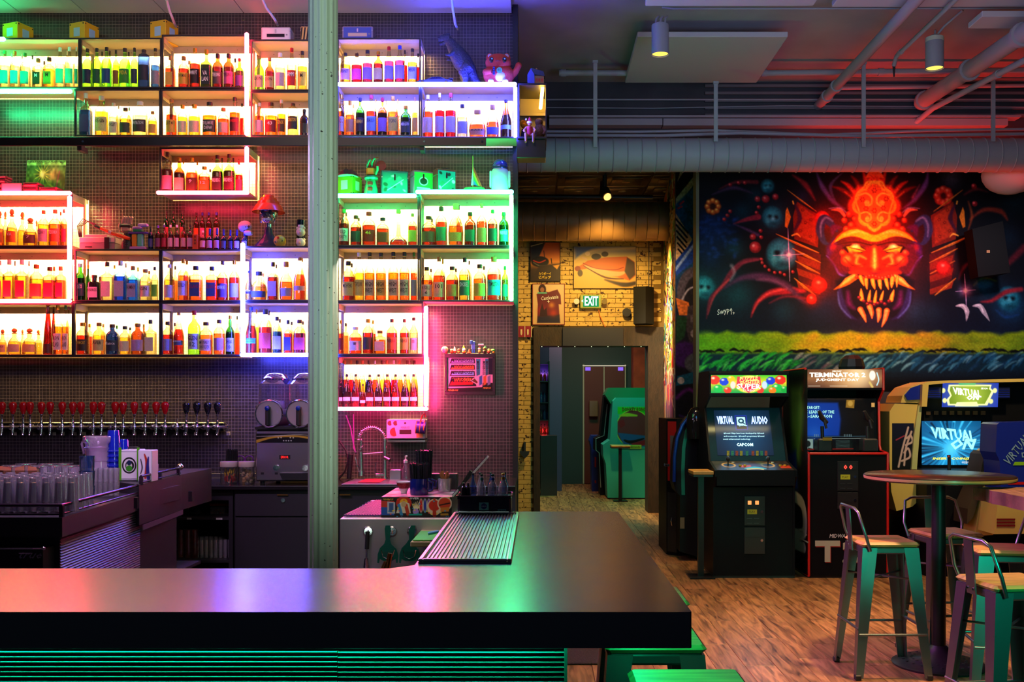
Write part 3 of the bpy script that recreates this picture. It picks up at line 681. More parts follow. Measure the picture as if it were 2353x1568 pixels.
for k,(x0,x1,yt,yb,desc) in BAYS.items():
    ax,bx,zt,zb = X(x0,SF),X(x1,SF),Z(yt,SF),Z(yb,SF);h = 0.0135
    t = thing('shelf_bay','black steel shelf bay, '+desc,'shelf',((ax+bx)/2,(SF+SB)/2,zb),group='lit steel shelf bays')
    g = 0.0012
    M().box(ax+g,bx-g,SF+0.012,SB,zt-h,zt-g).build('top_board',BOARD,t)
    M().box(ax+g,bx-g,SF+0.012,SB,zb+g,zb+h).build('bottom_board',BOARD,t)
    M().box(ax+g,bx-g,SF,SF+0.012,zt-h-0.002,zt-g,0.0015).build('front_rail',LIP,t)
    M().box(ax+g,bx-g,SF,SF+0.012,zb+g,zb+h,0.0015).build('front_rail',LIP,t)
    for s,e in ((ax+g,ax+h),(bx-h,bx-g)):
        M().box(s,e,SF,SF+0.02,zb+h,zt-h-0.002,0.0015).build('front_post',LIP,t)
        M().box(s,e,SB-0.03,SB,zb+h,zt-h-0.04).build('rear_post',BOARD,t)
        M().box(s,e,SF+0.02,SB,zt-h-0.04,zt-h-0.0005).build('side_rail',BOARD,t)
    M().box(ax+h,bx-h,SB-0.02,SB-0.008,zt-h-0.052,zt-h-0.0005).build('rear_rail',BOARD,t)
    for i in range(3):
        xx = ax+(bx-ax)*(i+0.6)/3.3;M().cyl((xx,SB-0.021,zt-h-0.026),(xx,SB-0.0225,zt-h-0.026),0.003,n=6).build('bolt',BLACK,t)
    M().box(ax+0.001,bx-0.001,SB+0.034,WL-0.002,zb+0.001,zt-0.001).build('back_panel',BACK_TILE,t)  # pale panel added over the wall tile to look brightly lit
    M().box(ax+h+0.005,bx-h-0.005,SB-0.006,SB+0.002,zt-h-0.02,zt-h-0.004).build('led_strip',WHITE,t)
    o = light('AREA','shelf_led',((ax+bx)/2,SB+0.012,zt-h-0.03),56*(bx-ax)/0.68,(1.0,0.60,0.19),bx-ax-0.06,0.02,rot=(math.radians(28),0,0))
    BASE[k] = zb+h
# side panels of the projecting frames
def side_panel(px,yt,yb,label,Yf=7.80):
    x = X(px,Yf);o = M().box(x-0.004,x+0.006,Yf,WL-0.002,Z(yb,Yf),Z(yt,Yf)).build('side_panel',BOARD);return o
# tubes of coloured light
def neon(name,segs,color,es,label,hol=True):
    t = thing('light_tube',label,'light tube',P(*segs[0][0],7.78));
    m = emat('tube_'+name,color,es)
    for a,b in segs:
        pa,pb = P(*a,7.775),P(*b,7.775);r = 0.0145
        if abs(a[0]-b[0]) > abs(a[1]-b[1]):M().box(pa[0]-0.0,pb[0]+0.0,7.760,7.789,pa[2]-r,pa[2]+r,0.008).build('tube',m,t)
        else:M().box(pa[0]-r,pa[0]+r,7.760,7.789,pb[2],pa[2],0.008).build('tube',m,t)
        n = int(max(abs(pa[0]-pb[0]),abs(pa[2]-pb[2]))/0.45)+1
        for i in range(n):
            f = (i+0.5)/n;c = Vector(pa).lerp(Vector(pb),f);M().box(c.x-0.012,c.x+0.012,7.7895,7.7995,c.z-0.012,c.z+0.012).build('clip',BLACK,t)
GREEN,RED,PINK,BLUE,YEL = (0.03,1.0,0.30),(1.0,0.035,0.07),(1.0,0.03,0.20),(0.06,0.07,1.0),(1.0,0.55,0.06)
neon('green',[((-80,210),(165,210))],GREEN,85,'green light tube at the upper end of the wall beneath clear bottles')
neon('green_short',[((-80,90),(12,90))],GREEN,70,'short green light tube stub in the top corner by the yellow box')
neon('red_tall',[((567,75),(567,312)),((567,337),(567,441)),((360,443),(572,443))],RED,70,'tall red light tube bending under the single bay')
neon('red',[((-80,444),(164,444)),((160,450),(160,688)),((-80,692),(164,692))],RED,70,'large red light tube frame around tequila bays')
neon('blue',[((776,194),(1187,194)),((1184,199),(1184,316))],BLUE,180,'long blue light tube bending down at the shelf end')
neon('blue_low',[((558,558),(558,812)),((552,816),(774,816))],BLUE,180,'blue light tube frame left of the column')
neon('green_corner',[((774,450),(957,450)),((955,441),(1180,441)),((1175,447),(1175,692))],GREEN,85,'green light tube stepping over toys and bending down at wall end')
neon('pink',[((774,940),(983,940)),((979,704),(979,934))],PINK,170,'pink light tube beneath and beside the syrup bottles')
# ================================================================== BOTTLES
TINT = {'c':(0.76,0.73,0.55),'g':(0.42,0.80,0.16),'G':(0.10,0.34,0.06),'k':(0.06,0.04,0.05),'n':(0.42,0.17,0.05),'u':(0.30,0.55,0.97),'t':(0.25,0.78,0.92),'w':(0.7,0.7,0.7),'U':(0.05,0.10,0.30),'y':(0.92,0.82,0.42)}
LIQ = {'a':(0.95,0.58,0.16),'d':(0.78,0.30,0.06),'o':(0.96,0.40,0.08),'r':(0.80,0.10,0.04),'y':(0.97,0.86,0.42),'p':(0.72,0.25,0.70),'u':(0.25,0.45,0.95),'k':(0.16,0.05,0.04),'c':(0.95,0.96,0.92),'m':(0.62,0.06,0.10)}
GN = {'c':'clear','g':'green','G':'dark green','k':'black','n':'brown','u':'blue','t':'bright blue','w':'white','U':'dark blue','y':'yellowish'}
LN = {'a':'amber','d':'dark amber','o':'orange','r':'red','y':'pale yellow','p':'purple','u':'blue','k':'dark','c':'clear','m':'crimson'}
def bglass(c):
    if c in 'k':return glass('bottle_glass_black',TINT[c],0.10,0.12,opaque=0.7,body=(0.02,0.015,0.02))
    if c in 'w':return mat('bottle_white',(0.7,0.7,0.7),0.3)
    return glass('bottle_glass_'+GN[c].replace(' ','_'),TINT[c],0.10,0.06,edge=(0.16,0.10,0.035) if c in 'cy' else (0.3,0.3,0.3),opaque=0.02 if c == 'c' else 0.08,body=tuple(v*0.8 for v in TINT[c]))
def bliq(c):return glass('liquid_'+LN[c].replace(' ','_'),tuple(v**1.7 for v in LIQ[c]),0.03,0.1,opaque=0.05,body=LIQ[c])
CAPS = {'k':('black',(0.02,0.02,0.025)),'w':('wooden',hx('#b07a3c')),'g':('gold',hx('#d8a23a')),'s':('silver',(0.6,0.6,0.62)),'r':('red',hx('#b01818')),'b':('blue',hx('#2438b0')),'e':('green',hx('#2a7a30')),
        'o':('round cork',hx('#d08a34')),'c':('cream',hx('#e0d6c0')),'n':('brown',hx('#4a2a14')),'x':('clear glass',(0.8,0.8,0.75)),'p':('purple',hx('#6a3ab0')),'W':('white',(0.85,0.85,0.85))}
for k_,(n_,c_) in CAPS.items():mat('cap_'+n_.replace(' ','_'),c_,0.35,1.0 if k_ in 'gs' else 0.0)
# name: body profile (radius, height), neck-top height, cap (radius, z0, z1), label z0, z1, liquid top, squareness, shoulder label radius
SH = {
 'r':([(0.47,0.0),(0.5,0.02),(0.5,0.60),(0.46,0.66),(0.34,0.71),(0.20,0.76),(0.165,0.82),(0.16,0.93),(0.18,0.935),(0.18,0.95)],(0.185,0.90,1.0),0.12,0.50,0.56,0),
 'm':([(0.47,0.0),(0.5,0.02),(0.5,0.56),(0.47,0.62),(0.36,0.68),(0.22,0.74),(0.17,0.80),(0.16,0.93)],(0.20,0.915,1.0),0.10,0.46,0.50,0),
 'b':([(0.46,0.0),(0.5,0.03),(0.5,0.58),(0.47,0.66),(0.36,0.73),(0.22,0.77),(0.185,0.81),(0.18,0.92)],(0.215,0.89,1.0),0.12,0.50,0.55,0),
 's':([(0.44,0.0),(0.47,0.02),(0.47,0.60),(0.44,0.65),(0.26,0.69),(0.17,0.72),(0.16,0.92)],(0.19,0.88,1.0),0.10,0.52,0.55,0.75),
 'q':([(0.44,0.0),(0.47,0.03),(0.47,0.66),(0.42,0.72),(0.24,0.75),(0.18,0.78),(0.18,0.93)],(0.22,0.88,1.0),0.12,0.55,0.58,0.75),
 't':([(0.47,0.0),(0.5,0.02),(0.47,0.2),(0.36,0.5),(0.24,0.75),(0.17,0.88),(0.16,0.93),(0.22,0.94),(0.22,0.955)],(0.2,0.955,1.0),0.03,0.24,0.86,0),
 'p':([(0.42,0.0),(0.49,0.03),(0.5,0.25),(0.45,0.45),(0.30,0.58),(0.16,0.65),(0.145,0.80),(0.17,0.81)],('ball',0.19,0.90),0.10,0.42,0.42,0),
 'v':([(0.46,0.0),(0.5,0.03),(0.5,0.42),(0.45,0.50),(0.28,0.66),(0.17,0.80),(0.15,0.92),(0.17,0.93)],(0.17,0.925,1.0),0.22,0.36,0.60,0),
 'd':([(0.40,0.0),(0.49,0.04),(0.5,0.10),(0.40,0.18),(0.20,0.24),(0.12,0.30),(0.10,0.55),(0.09,0.90)],(0.14,0.89,1.0),0.03,0.12,0.17,0),
 'l':([(0.46,0.0),(0.5,0.02),(0.5,0.52),(0.46,0.60),(0.28,0.68),(0.17,0.72),(0.20,0.80),(0.19,0.84),(0.14,0.89),(0.14,0.95)],(0.175,0.90,1.0),0.08,0.45,0.50,0),
 'f':([(0.38,0.0),(0.46,0.04),(0.5,0.30),(0.46,0.48),(0.34,0.60),(0.20,0.67),(0.17,0.72),(0.165,0.90)],(0.20,0.86,1.0),0.10,0.34,0.40,0),
 'z':([(0.40,0.0),(0.5,0.05),(0.48,0.22),(0.40,0.36),(0.26,0.44),(0.13,0.48),(0.12,0.88)],(0.17,0.84,1.0),0.08,0.26,0.20,0),
 'h':([(0.48,0.0),(0.5,0.01),(0.5,0.80),(0.44,0.86),(0.25,0.89),(0.2,0.92)],(0.2,0.92,1.0),0.2,0.62,0.0,0),
 'i':([(0.46,0.0),(0.5,0.02),(0.5,0.50),(0.40,0.58),(0.2,0.66),(0.17,0.8),(0.17,0.82)],(0.19,0.70,1.0),0.08,0.46,0.48,0),
}
UM = {}
def unit(kind,shape):
    k = (kind,shape)
    if k in UM:return UM[k]
    prof,cap,l0,l1,lq,sq = SH[shape];lq = min(lq+0.07,0.6) if 0.3 < lq < 0.8 else lq;l1 = l1-0.03;m = M();n = 20
    if kind == 'bottle':
        if sq:
            body = [p for p in prof if p[0] > 0.3];m.lathe(body,n=24,sq=sq,caps=False);neck = [p for p in prof if p[0] <= 0.3]
            m.lathe([body[-1]]+neck,n=24,caps=False,sq=0.15);m.lathe([(0.001,0.001),body[0]],n=24,sq=sq,caps=False)
        else:m.lathe([(0.001,0.003)]+prof,n=n,caps=False)
    elif kind == 'liquid':
        pr = [(r*0.93,z) for r,z in prof if z <= lq]
        last = [p for p in prof if p[0] and p[1] > lq][0];a = pr[-1];f = (lq-a[1])/(last[1]-a[1]);pr.append((a[0]+(last[0]*0.93-a[0])*f,lq))
        pr[0] = (pr[0][0],0.02);m.lathe(pr,n=n if not sq else 24,sq=sq)
    elif kind == 'cap':
        if cap[0] == 'ball':m.lathe([(0.14,0.79),(0.20,0.80),(0.20,0.825),(0.12,0.83)],n=14);m.lathe([(0.0,1.0),(0.11,0.985),(0.19,0.945),(0.205,0.91),(0.19,0.87),(0.11,0.835),(0,0.83)],n=14,caps=False)
        else:m.lathe([(cap[0],cap[1]),(cap[0],cap[2]-0.008),(cap[0]*0.9,cap[2])],n=14)
    else:
        vs = [];N = 9
        if sq:
            R = 0.472;vs = [(-R*0.8,-R,l0),(R*0.8,-R,l0),(R*0.8,-R,l1),(-R*0.8,-R,l1)];m.add(vs,[(0,1,2,3)])
        else:
            def rad(z):
                for (ra,za),(rb,zb) in zip(prof,prof[1:]):
                    if za <= z <= zb:return ra+(rb-ra)*(z-za)/(zb-za+1e-9)
                return prof[0][0]
            for z in (l0,(l0+l1)/2,l1):
                for i in range(N+1):t = math.radians(-90-62+124*i/N);r = rad(z)+0.008;vs.append((r*math.cos(t),r*math.sin(t),z))
            fs = [(j*(N+1)+i,j*(N+1)+i+1,(j+1)*(N+1)+i+1,(j+1)*(N+1)+i) for j in range(2) for i in range(N)];m.add(vs,fs,True)
    me = m.mesh(kind);me.materials.append(None);UM[k] = me;return me
def uobj(kind,shape,m,parent=None):
    o = bpy.data.objects.new(kind,unit(kind,shape));COL.objects.link(o);o.parent = parent
    o.material_slots[0].link = 'OBJECT';o.material_slots[0].material = m;return o
def cname(c):
    if len(c) == 3:c = ''.join(x*2 for x in c)
    r,g,b = [int(c[i:i+2],16) for i in (0,2,4)];mx,mn = max(r,g,b),min(r,g,b)
    if mx < 60:return 'black'
    if mx-mn < 40:return 'white' if mn > 200 else ('grey' if mx < 170 else 'pale')
    if r > 200 and g > 200 and b > 120:return 'cream'
    if r > 200 and g > 190:return 'yellow'
    if r == mx and b > g*1.3:return 'pink' if r > 170 else 'plum'
    if r == mx:return 'orange' if g > 110 and r > 180 else ('tan' if g > r*0.62 else ('red' if r > 120 else 'brown'))
    if g == mx:return 'teal' if b > g*0.7 else 'green'
    return 'purple' if r > g*1.25 and r > 90 else ('blue' if b > 110 else 'navy')
def lmat(c):
    if len(c) == 3:c = ''.join(x*2 for x in c)
    return mat('label_'+c,'#'+c,0.55,var=0.25,vscale=45)
ORD = ['first','second','third','fourth','fifth','sixth','seventh','eighth','ninth','tenth','eleventh','twelfth','thirteenth','fourteenth','fifteenth','sixteenth','seventeenth']
INK = {'k':mat('ink_black',(0.01,0.01,0.01),0.6),'w':mat('ink_white',(0.85,0.85,0.85),0.6),'y':mat('ink_yellow','#e8c83a',0.6),'r':mat('ink_red','#b01c1c',0.6)}
def bottle(px0,px1,ytop,ybase,Y,z,shape,gl,lq,cap,lab,txt,label,group,w=None):
    cx = (px0+px1)/2;wd = S(px1-px0,Y);ht = S(ybase-ytop,Y)
    o = uobj('bottle',shape,bglass(gl));o.location = (X(cx,Y),Y,z+0.0008);o.scale = (wd*0.955,min(wd*0.955,0.082),ht);o.rotation_euler.z = 0.0
    tag(o,label,'bottle',group)
    if lq != '-' and SH[shape][4] > 0:uobj('liquid',shape,bliq(lq),o)
    uobj('cap',shape,MATS['cap_'+CAPS[cap][0].replace(' ','_')],o)
    if lab != '-':
        uobj('label',shape,lmat(lab),o)
        if txt:
            lum = sum(int(ch,16) for ch in (lab if len(lab) == 3 else lab[::2]));ink = 'k' if lum > 22 else 'w'
            if txt[0] == '!':ink,txt = txt[1],txt[2:]
            lines = txt.split('/');l0,l1 = SH[shape][2],SH[shape][3];hh = (l1-l0)*0.72/max(2,len(lines))
            for i,s in enumerate(lines):
                text(s,min(0.72,0.16*len(s)+0.1),hh*0.72,(0,-0.53,l1-(l1-l0)*0.16-hh*(i+0.5)),INK[ink],o,local=True,bold=0.01)
    return o
BSHORT = {'A1':'top bay above the upper green tube','A2':'top bay beside the green tube','A3':'top bay before the tall red tube','A4':'top bay after the tall red tube','A5':'bay on top of the long blue tube',
 'B1':'bay lit beside the green tube, second row','B2':'second row bay before the red tube','B3':'second row bay after the red tube','B4':'bay hanging under the long blue tube','B5':'bay inside the blue tube corner',
 'C1':'lone bay under the black rail','D0':'upper bay of the red frame','D4':'bay under the green tube step','D5':'upper bay inside green tube corner','E0':'lower bay of the red frame','E1':'bay under the games console',
 'E2':'bay under the bitters bottles','E3':'upper bay of the blue frame','E4':'middle bay beside the column','E5':'lower bay inside green tube corner','F0':'bay beneath the red frame','F1':'lowest row, bay under the gin bottles',
 'F2':'lowest bay before the blue tube','F3':'lower bay of the blue frame','F4':'bay beside the pink tube top','G4':'syrup bay'}
ROWS = {
'A1':(0,0,4.6125,935,'a:0-100,540,r,c,c,e,1bb;B105-150,570,r,c,c,c,-;110-205,545,r,c,c,g,2cc;B212-256,580,r,c,c,c,-;215-318,565,r,c,c,e,1aa;B320-370,590,r,c,c,n,-;350-460,620,q,c,c,w,132,!wM;B455-485,650,b,c,c,n,-;465-580,610,q,y,y,n,683,!kM;590-685,505,r,c,c,W,3ca;B692-730,540,r,c,c,c,-;690-785,500,r,c,c,W,3ca;788-832,500,r,c,c,W,2a8'),
'A2':(0,0,4.6125,905,'a:875-980,520,r,g,-,k,124;980-1075,515,r,g,-,k,153;B1065-1100,550,r,c,c,k,-;1078-1185,505,r,g,-,k,147;B1150-1180,540,r,g,-,k,-;1195-1265,535,r,g,y,k,852;1265-1385,515,r,g,-,k,382,!yVIDA;B1345-1385,555,r,g,-,k,-;1387-1465,510,r,g,-,k,234;1462-1590,530,h,U,-,k,223;1600-1698,518,m,c,u,k,889'),
'A3':(360,0,4.6125,898,'a:95-195,595,s,c,o,w,da4;230-345,600,b,c,d,w,da3,WYOMING;B325-365,645,b,c,d,w,-;350-465,515,r,c,d,g,211,!wAMRUT;470-587,530,s,g,k,g,122,!wVA/LAN;590-705,575,b,n,d,k,544,!wTEELING;706-822,575,b,n,d,k,b58,!kTEELING;B815-850,620,b,c,d,k,-;832-925,620,l,g,p,r,538'),
'A4':(360,0,4.6125,935,'a:1035-1140,595,m,g,-,w,cb9,LION;1145-1250,615,m,n,d,w,ca7,LION;1255-1365,565,b,c,c,W,cab;1380-1485,512,r,c,c,r,c22,!wAMMI;1490-1600,545,r,c,y,k,dc5,M'),
'A5':(760,0,4.1269,778,'a:88-190,505,r,c,y,k,b8a,FERNET;195-300,510,r,c,r,n,d36;300-398,480,b,c,p,k,75a;405-497,490,r,n,d,g,a84;505-600,445,r,c,p,r,76a;605-705,435,r,c,p,b,86b;B690-716,480,r,c,r,k,-;728-820,465,r,c,y,k,99b,!bAMERICANO;B812-845,510,r,c,r,k,-'.replace('!b','')),
'B1':(0,0,4.6125,1432,'a:845-975,990,s,c,u,W,437;1005-1150,1020,b,y,y,c,ed8,505 GIN;B1085-1122,1060,r,c,c,e,-;1155-1256,1095,m,c,c,c,edb,OXLEY;B1240-1275,1120,r,c,c,c,-;1266-1395,1145,b,c,y,n,443;B1350-1390,1140,r,c,c,e,-;1403-1567,1080,b,c,c,x,433,!wAVIATION;1570-1665,1180,b,c,y,w,da5'),
'B2':(360,0,4.6125,1425,'a:100-215,1055,m,c,o,w,db4,LOT 40;220-330,1115,b,c,y,g,ddb;335-465,1110,b,c,y,g,edb;485-640,1085,b,c,a,k,243,!wTULLAMORE/DEW;645-770,1145,b,c,o,w,cba;770-885,1035,r,c,o,k,412,!rJAMESON;B888-920,1100,r,c,r,k,-'),
'B3':(360,0,4.6125,1415,'a:1040-1140,1095,r,c,a,W,cbc;1145-1280,1090,b,c,a,n,921,!w43;1277-1370,1060,r,c,a,x,532,!yTEPACHE;1387-1505,1100,h,y,y,n,332,!yCANTON;1515-1615,1160,b,k,-,k,232'),
'B4':(760,0,4.1269,1262,'a:70-132,900,r,c,d,g,cbc,!rICC;B108-138,960,r,c,a,g,-;140-225,960,b,c,a,g,b85;B198-230,990,r,c,a,g,-;235-325,930,r,G,k,k,222,!yAMARO;335-437,905,r,c,d,r,79c,BRAULIO;B410-440,945,r,c,a,g,-;445-537,930,r,n,k,r,86a;B510-537,960,r,c,a,g,-;540-642,915,r,c,a,g,cb4,LUCANO;B612-656,945,r,c,a,g,-;658-765,1005,b,G,k,g,343,!wMERCATO;770-826,925,r,c,y,w,da4'),
'B5':(760,0,4.1269,1268,'a:870-972,905,r,c,o,c,dba;985-1082,885,r,c,r,s,bab;1085-1190,885,r,c,r,r,bab;1195-1300,990,b,c,c,k,99a;1305-1477,1045,f,c,a,w,c86,RARE;1470-1600,995,f,c,a,w,55a;1605-1717,950,v,n,k,k,68b'),
'C1':(340,320,4.1269,484,'a:130-240,125,l,c,d,k,c8a;245-352,178,l,n,k,g,cb9;B320-356,205,l,c,y,g,-;360-475,178,l,c,o,g,432,!w9;B445-492,210,b,c,a,g,-;480-592,260,b,c,o,g,b72,12;B575-606,285,b,c,a,n,-;605-712,155,l,g,k,k,322,!wARDBEG;B686-720,180,l,g,-,k,-;715-826,145,l,g,k,k,412,!wARDBEG;B790-830,180,l,g,-,k,-;828-900,212,l,c,r,r,b35'),
'D0':(0,320,4.1269,1010,'a:-45-42,680,p,c,a,o,c63;B20-82,685,p,c,y,o,-;58-168,660,p,c,y,o,c62,VA;B165-262,690,p,c,y,o,-;218-358,745,p,c,y,o,643,!w7;B325-372,770,p,c,y,o,-;360-467,675,r,c,y,w,cab,TESORO;465-582,670,r,c,a,w,c53,TESORO;B550-602,690,r,c,y,w,-;580-634,665,r,c,a,n,b24'),
'D4':(760,340,4.355,957,'a:78-187,615,b,c,d,e,bcb,OLD/FORESTER;B140-172,645,b,c,d,n,-;195-312,678,b,c,d,n,343;B270-292,700,b,c,d,n,-;312-452,642,b,c,d,r,921,!y46;455-586,700,b,c,d,k,842;585-772,620,d,c,d,w,-;772-866,657,r,c,d,w,bb4'),
'D5':(760,340,4.355,957,'a:905-1056,685,b,c,d,n,753;B1000-1028,710,b,c,d,n,-;1045-1166,590,b,c,d,n,485;1172-1332,560,f,c,a,w,c94;B1268-1298,575,b,c,a,n,-;1335-1456,645,b,n,d,n,364;1456-1566,560,l,c,o,w,c84;1567-1672,620,r,c,d,e,243;1680-1782,645,b,G,k,e,3a7,PIKESVILLE'),
'E0':(0,320,4.1269,1522,'a:-40-38,1150,s,c,y,x,c44;35-142,1145,s,c,y,x,c34;B118-166,1155,s,c,y,x,-;150-266,1145,s,c,y,x,c24;B248-302,1155,s,c,y,x,-;280-412,1190,b,c,y,w,a43;415-532,1212,q,c,a,n,c24;B490-538,1210,q,c,a,w,-;530-620,1208,q,c,a,w,a14'),
'E1':(0,320,4.1269,1527,'a:705-816,1180,r,G,k,s,545,!wNOLETS;B810-862,1195,r,G,-,g,-;833-958,1290,q,k,-,n,bac,HENDRICKS;B935-962,1305,b,n,-,n,-;957-1077,1165,s,c,c,n,dbc;B1065-1107,1195,r,c,c,g,-;1080-1206,1155,s,u,u,s,aac;B1170-1216,1175,s,c,c,W,-;1205-1317,1205,s,t,t,w,99c,BOMBAY;B1285-1332,1215,s,t,-,g,-;1320-1437,1235,b,c,c,w,dba,GIN;B1400-1432,1250,b,c,c,w,-;1435-1500,1210,b,c,c,k,7b4'.replace('t,t,w','t,u,w')),
'E2':(350,560,5.6,724,'a:148-292,268,l,c,y,c,cbc;B265-327,290,r,c,a,n,-;330-467,203,r,c,a,g,dce,CLYNELISH;B400-492,220,r,c,a,g,-;473-648,290,q,c,a,k,346,!rISLAND;690-847,297,q,c,o,k,346,!rISLAND;833-977,225,l,c,d,n,647,!wBOWMORE;985-1125,217,l,c,d,g,aad'),
'E3':(350,560,5.6,697,'a:1197-1292,350,v,c,c,b,336,!wBLAIR;1262-1482,362,f,c,y,k,457;B1400-1452,385,b,c,a,w,-;1480-1627,240,s,c,d,n,b9c;B1575-1617,270,r,c,d,n,-;1632-1812,232,f,c,a,o,a9c;1812-1982,180,v,c,a,w,c9a;B1900-1962,195,v,c,a,w,-'),
'E4':(760,340,4.355,1500,'a:113-241,1135,b,c,d,k,dc7,MICHTERS;B200-222,1155,b,c,d,n,-;234-336,1050,m,c,y,W,dc6,TAYLOR;336-442,1048,m,c,a,k,cb9,HIGH/WEST;450-556,1052,m,c,a,k,db5,HIGH/WEST;572-682,1045,m,c,a,k,cb9,HIGH/WEST;684-791,1045,m,c,a,k,bb9,HIGH/WEST;798-866,1048,m,c,o,e,9aa'),
'E5':(760,340,4.355,1500,'a:900-1021,1193,b,c,a,n,cb9,RUSSELLS/6;B985-1022,1210,b,c,a,n,-;1022-1147,1095,l,c,o,w,db8,101;B1105-1137,1115,b,c,y,g,-;1150-1281,1188,b,c,d,n,c94;B1235-1272,1208,b,c,d,n,-;1280-1402,1102,r,c,y,k,385,!wDICKEL;B1365-1407,1130,r,c,c,n,-;1425-1557,1167,b,c,a,n,cb4;B1515-1552,1185,b,c,a,n,-;1560-1707,1093,b,c,d,w,3bb,TEMPLETON;1710-1777,1185,b,g,d,e,265'),
'F0':(0,560,5.6,1420,'a:-20-88,1105,p,c,y,o,ca7,PATRON;95-276,1090,p,c,y,o,ba8;B255-327,1105,p,c,y,o,-;285-477,1092,p,c,y,o,ca6;B445-547,1108,p,c,y,o,-;555-682,770,t,n,d,g,421;B662-716,775,t,n,d,g,-;687-802,800,m,c,a,g,dcc,IRON/ISLAND;803-886,800,m,c,a,e,dcc,IRON/ISLAND;B848-916,800,m,c,c,p,-'),
'F1':(0,560,5.6,1422,'a:980-1152,1020,b,c,d,g,321,!yTOMCAT;B1115-1192,1035,b,c,d,g,-;1195-1357,1020,b,y,y,w,db7,AVIER;B1310-1352,1035,b,c,y,w,-;1360-1532,1040,b,U,-,n,234,!wfiance;B1480-1532,1055,b,u,-,e,-;1535-1682,1065,b,c,y,k,dca;B1650-1702,1080,b,c,y,k,-;1685-1862,1028,b,n,-,w,a8b;B1825-1877,1040,b,n,-,w,-;1863-2012,980,s,c,c,k,cb9'),
'F2':(350,560,5.6,1412,'a:125-272,1005,b,c,d,n,88b;B260-322,1020,b,c,d,n,-;272-412,885,v,c,d,w,457,!wKINGS;455-622,865,r,g,-,r,bcb,!kGLEN/12;600-782,1010,b,c,a,n,dba,MONKEY/SHOULDER;785-937,980,b,c,a,n,b8a;940-1062,925,l,G,k,g,aac,LAPHROAIG/10;B1062-1122,930,l,c,o,k,-'),
'F3':(350,560,5.6,1398,'a:1200-1347,820,v,c,d,b,4bc,BASIL/HAYDEN;B1318-1366,850,r,c,y,g,-;1370-1542,850,b,c,d,k,c43;B1475-1527,865,b,c,a,k,-;1545-1667,942,b,c,u,k,99c;B1625-1657,970,b,c,d,k,-;1690-1807,985,s,c,o,k,337;B1775-1812,1005,b,c,a,k,-;1815-1977,980,b,c,m,n,a34;B1920-1957,1000,b,c,d,n,-'),
'F4':(760,680,5.2289,690,'a:80-162,295,r,c,o,g,b22;B145-217,330,b,c,a,k,-;218-377,375,b,c,o,x,dcd,\u97ff;380-517,280,b,c,d,g,443;B475-542,295,b,c,d,g,-;515-667,420,q,c,a,w,cbb;668-802,280,r,c,d,n,d73,NIKKA;828-942,280,r,c,d,n,db4,NIKKA;942-1050,262,m,c,c,n,dcb,\u767d'),
}
def rows():
    for bay,(ox,oy,scx,cb,data) in ROWS.items():
        base = BASE[bay];yb = oy+cb/scx;ents = data.split(':',1)[1].split(';');nf = nb = 0
        for e in ents:
            back = e[0] == 'B';e = e[1:] if back else e
            p = e.split(',',7);a,b_ = p[0].rsplit('-',1) if not p[0].startswith('-') else ('-'+p[0][1:].split('-')[0],p[0][1:].split('-')[1])
            x0,x1 = ox+float(a)/scx,ox+float(b_)/scx;top = oy+float(p[1])/scx;sh,gl,lq,cp,lb = p[2:7];tx = p[7] if len(p) > 7 else ''
            Y = 7.985 if back else 7.872;
            h_px = yb-top;yb2 = CY-(base-H)*F/Y
            desc = (LN[lq] if (lq in LIQ and gl == 'c' and lq != 'c') else GN[gl])+' bottle with '+CAPS[cp][0]+' cap'
            if back:nb += 1;lab = desc+', '+ORD[nb-1]+' in the back row, '+BSHORT[bay]
            else:
                nf += 1;lab = desc+((' and '+cname(lb)+' label') if lb != '-' else '')+', '+ORD[nf-1]+' in '+BSHORT[bay]
            ws = lab.split()
            if len(ws) > 15:lab = lab.replace(' bottle with ',' bottle, ').replace(' and ',', ')
            if len(lab.split()) > 16:lab = lab.replace(' in the back row',' at back').replace(' label','').replace(' cap','')
            if len(lab.split()) > 16:lab = lab.replace(', second row','').replace('lowest row, ','').replace(' the ',' ')
            if back:w_ = (x1-x0);x0,x1 = (x0+x1)/2-max(w_,12)/2,(x0+x1)/2+max(w_,12)/2
            hh = S(h_px,7.872)
            o = bottle(x0,x1,0,100,Y,base,sh,gl,lq,cp,lb,tx,lab,'bottles in the '+BSHORT[bay]);o.scale.z = (base_top(top,Y)-base)
def base_top(py,Y):return Z(py,Y)
rows()
# syrup bottles
SYR = 'kdkakodpkrydo'
TXTS = ['SIMPLE','HONEY','GRENADINE','MINT','LIME','CINNAMON','VANILLA','GINGER','HIBISCUS']
for i,cx in enumerate((105,170,243,318,382,458,530,617,677,757,828,920,1003)):
    px = 760+cx/5.2289
    bottle(px-9.5,px+9.5,829,935,7.99,BASE['G4'],'v','c','rdraykoyorayy'[i],'kwwkwksnwxwnn'[i],'ddb','','tall syrup bottle, %s in the back row of the syrup bay' % ORD[i],'syrup bottles').scale.z = Z(829,7.99)-BASE['G4']
for i,(cx,top,w_) in enumerate(((108,950,16),(195,943,19),(300,943,20),(385,1062,14),(470,948,20),(575,943,19),(680,943,20),(780,943,20),(893,943,20),(997,943,19))):
    px = 760+cx/5.2289;ty = 680+top/5.2289
    bottle(px-w_/2,px+w_/2,ty,935,7.872,BASE['G4'],'v','c','kkrrdkmokr'[i],'k','ddd','','short-necked black-capped syrup bottle with paper tape label, %s in the front row' % ORD[i],'syrup bottles').scale.z = Z(ty,7.872)-BASE['G4']
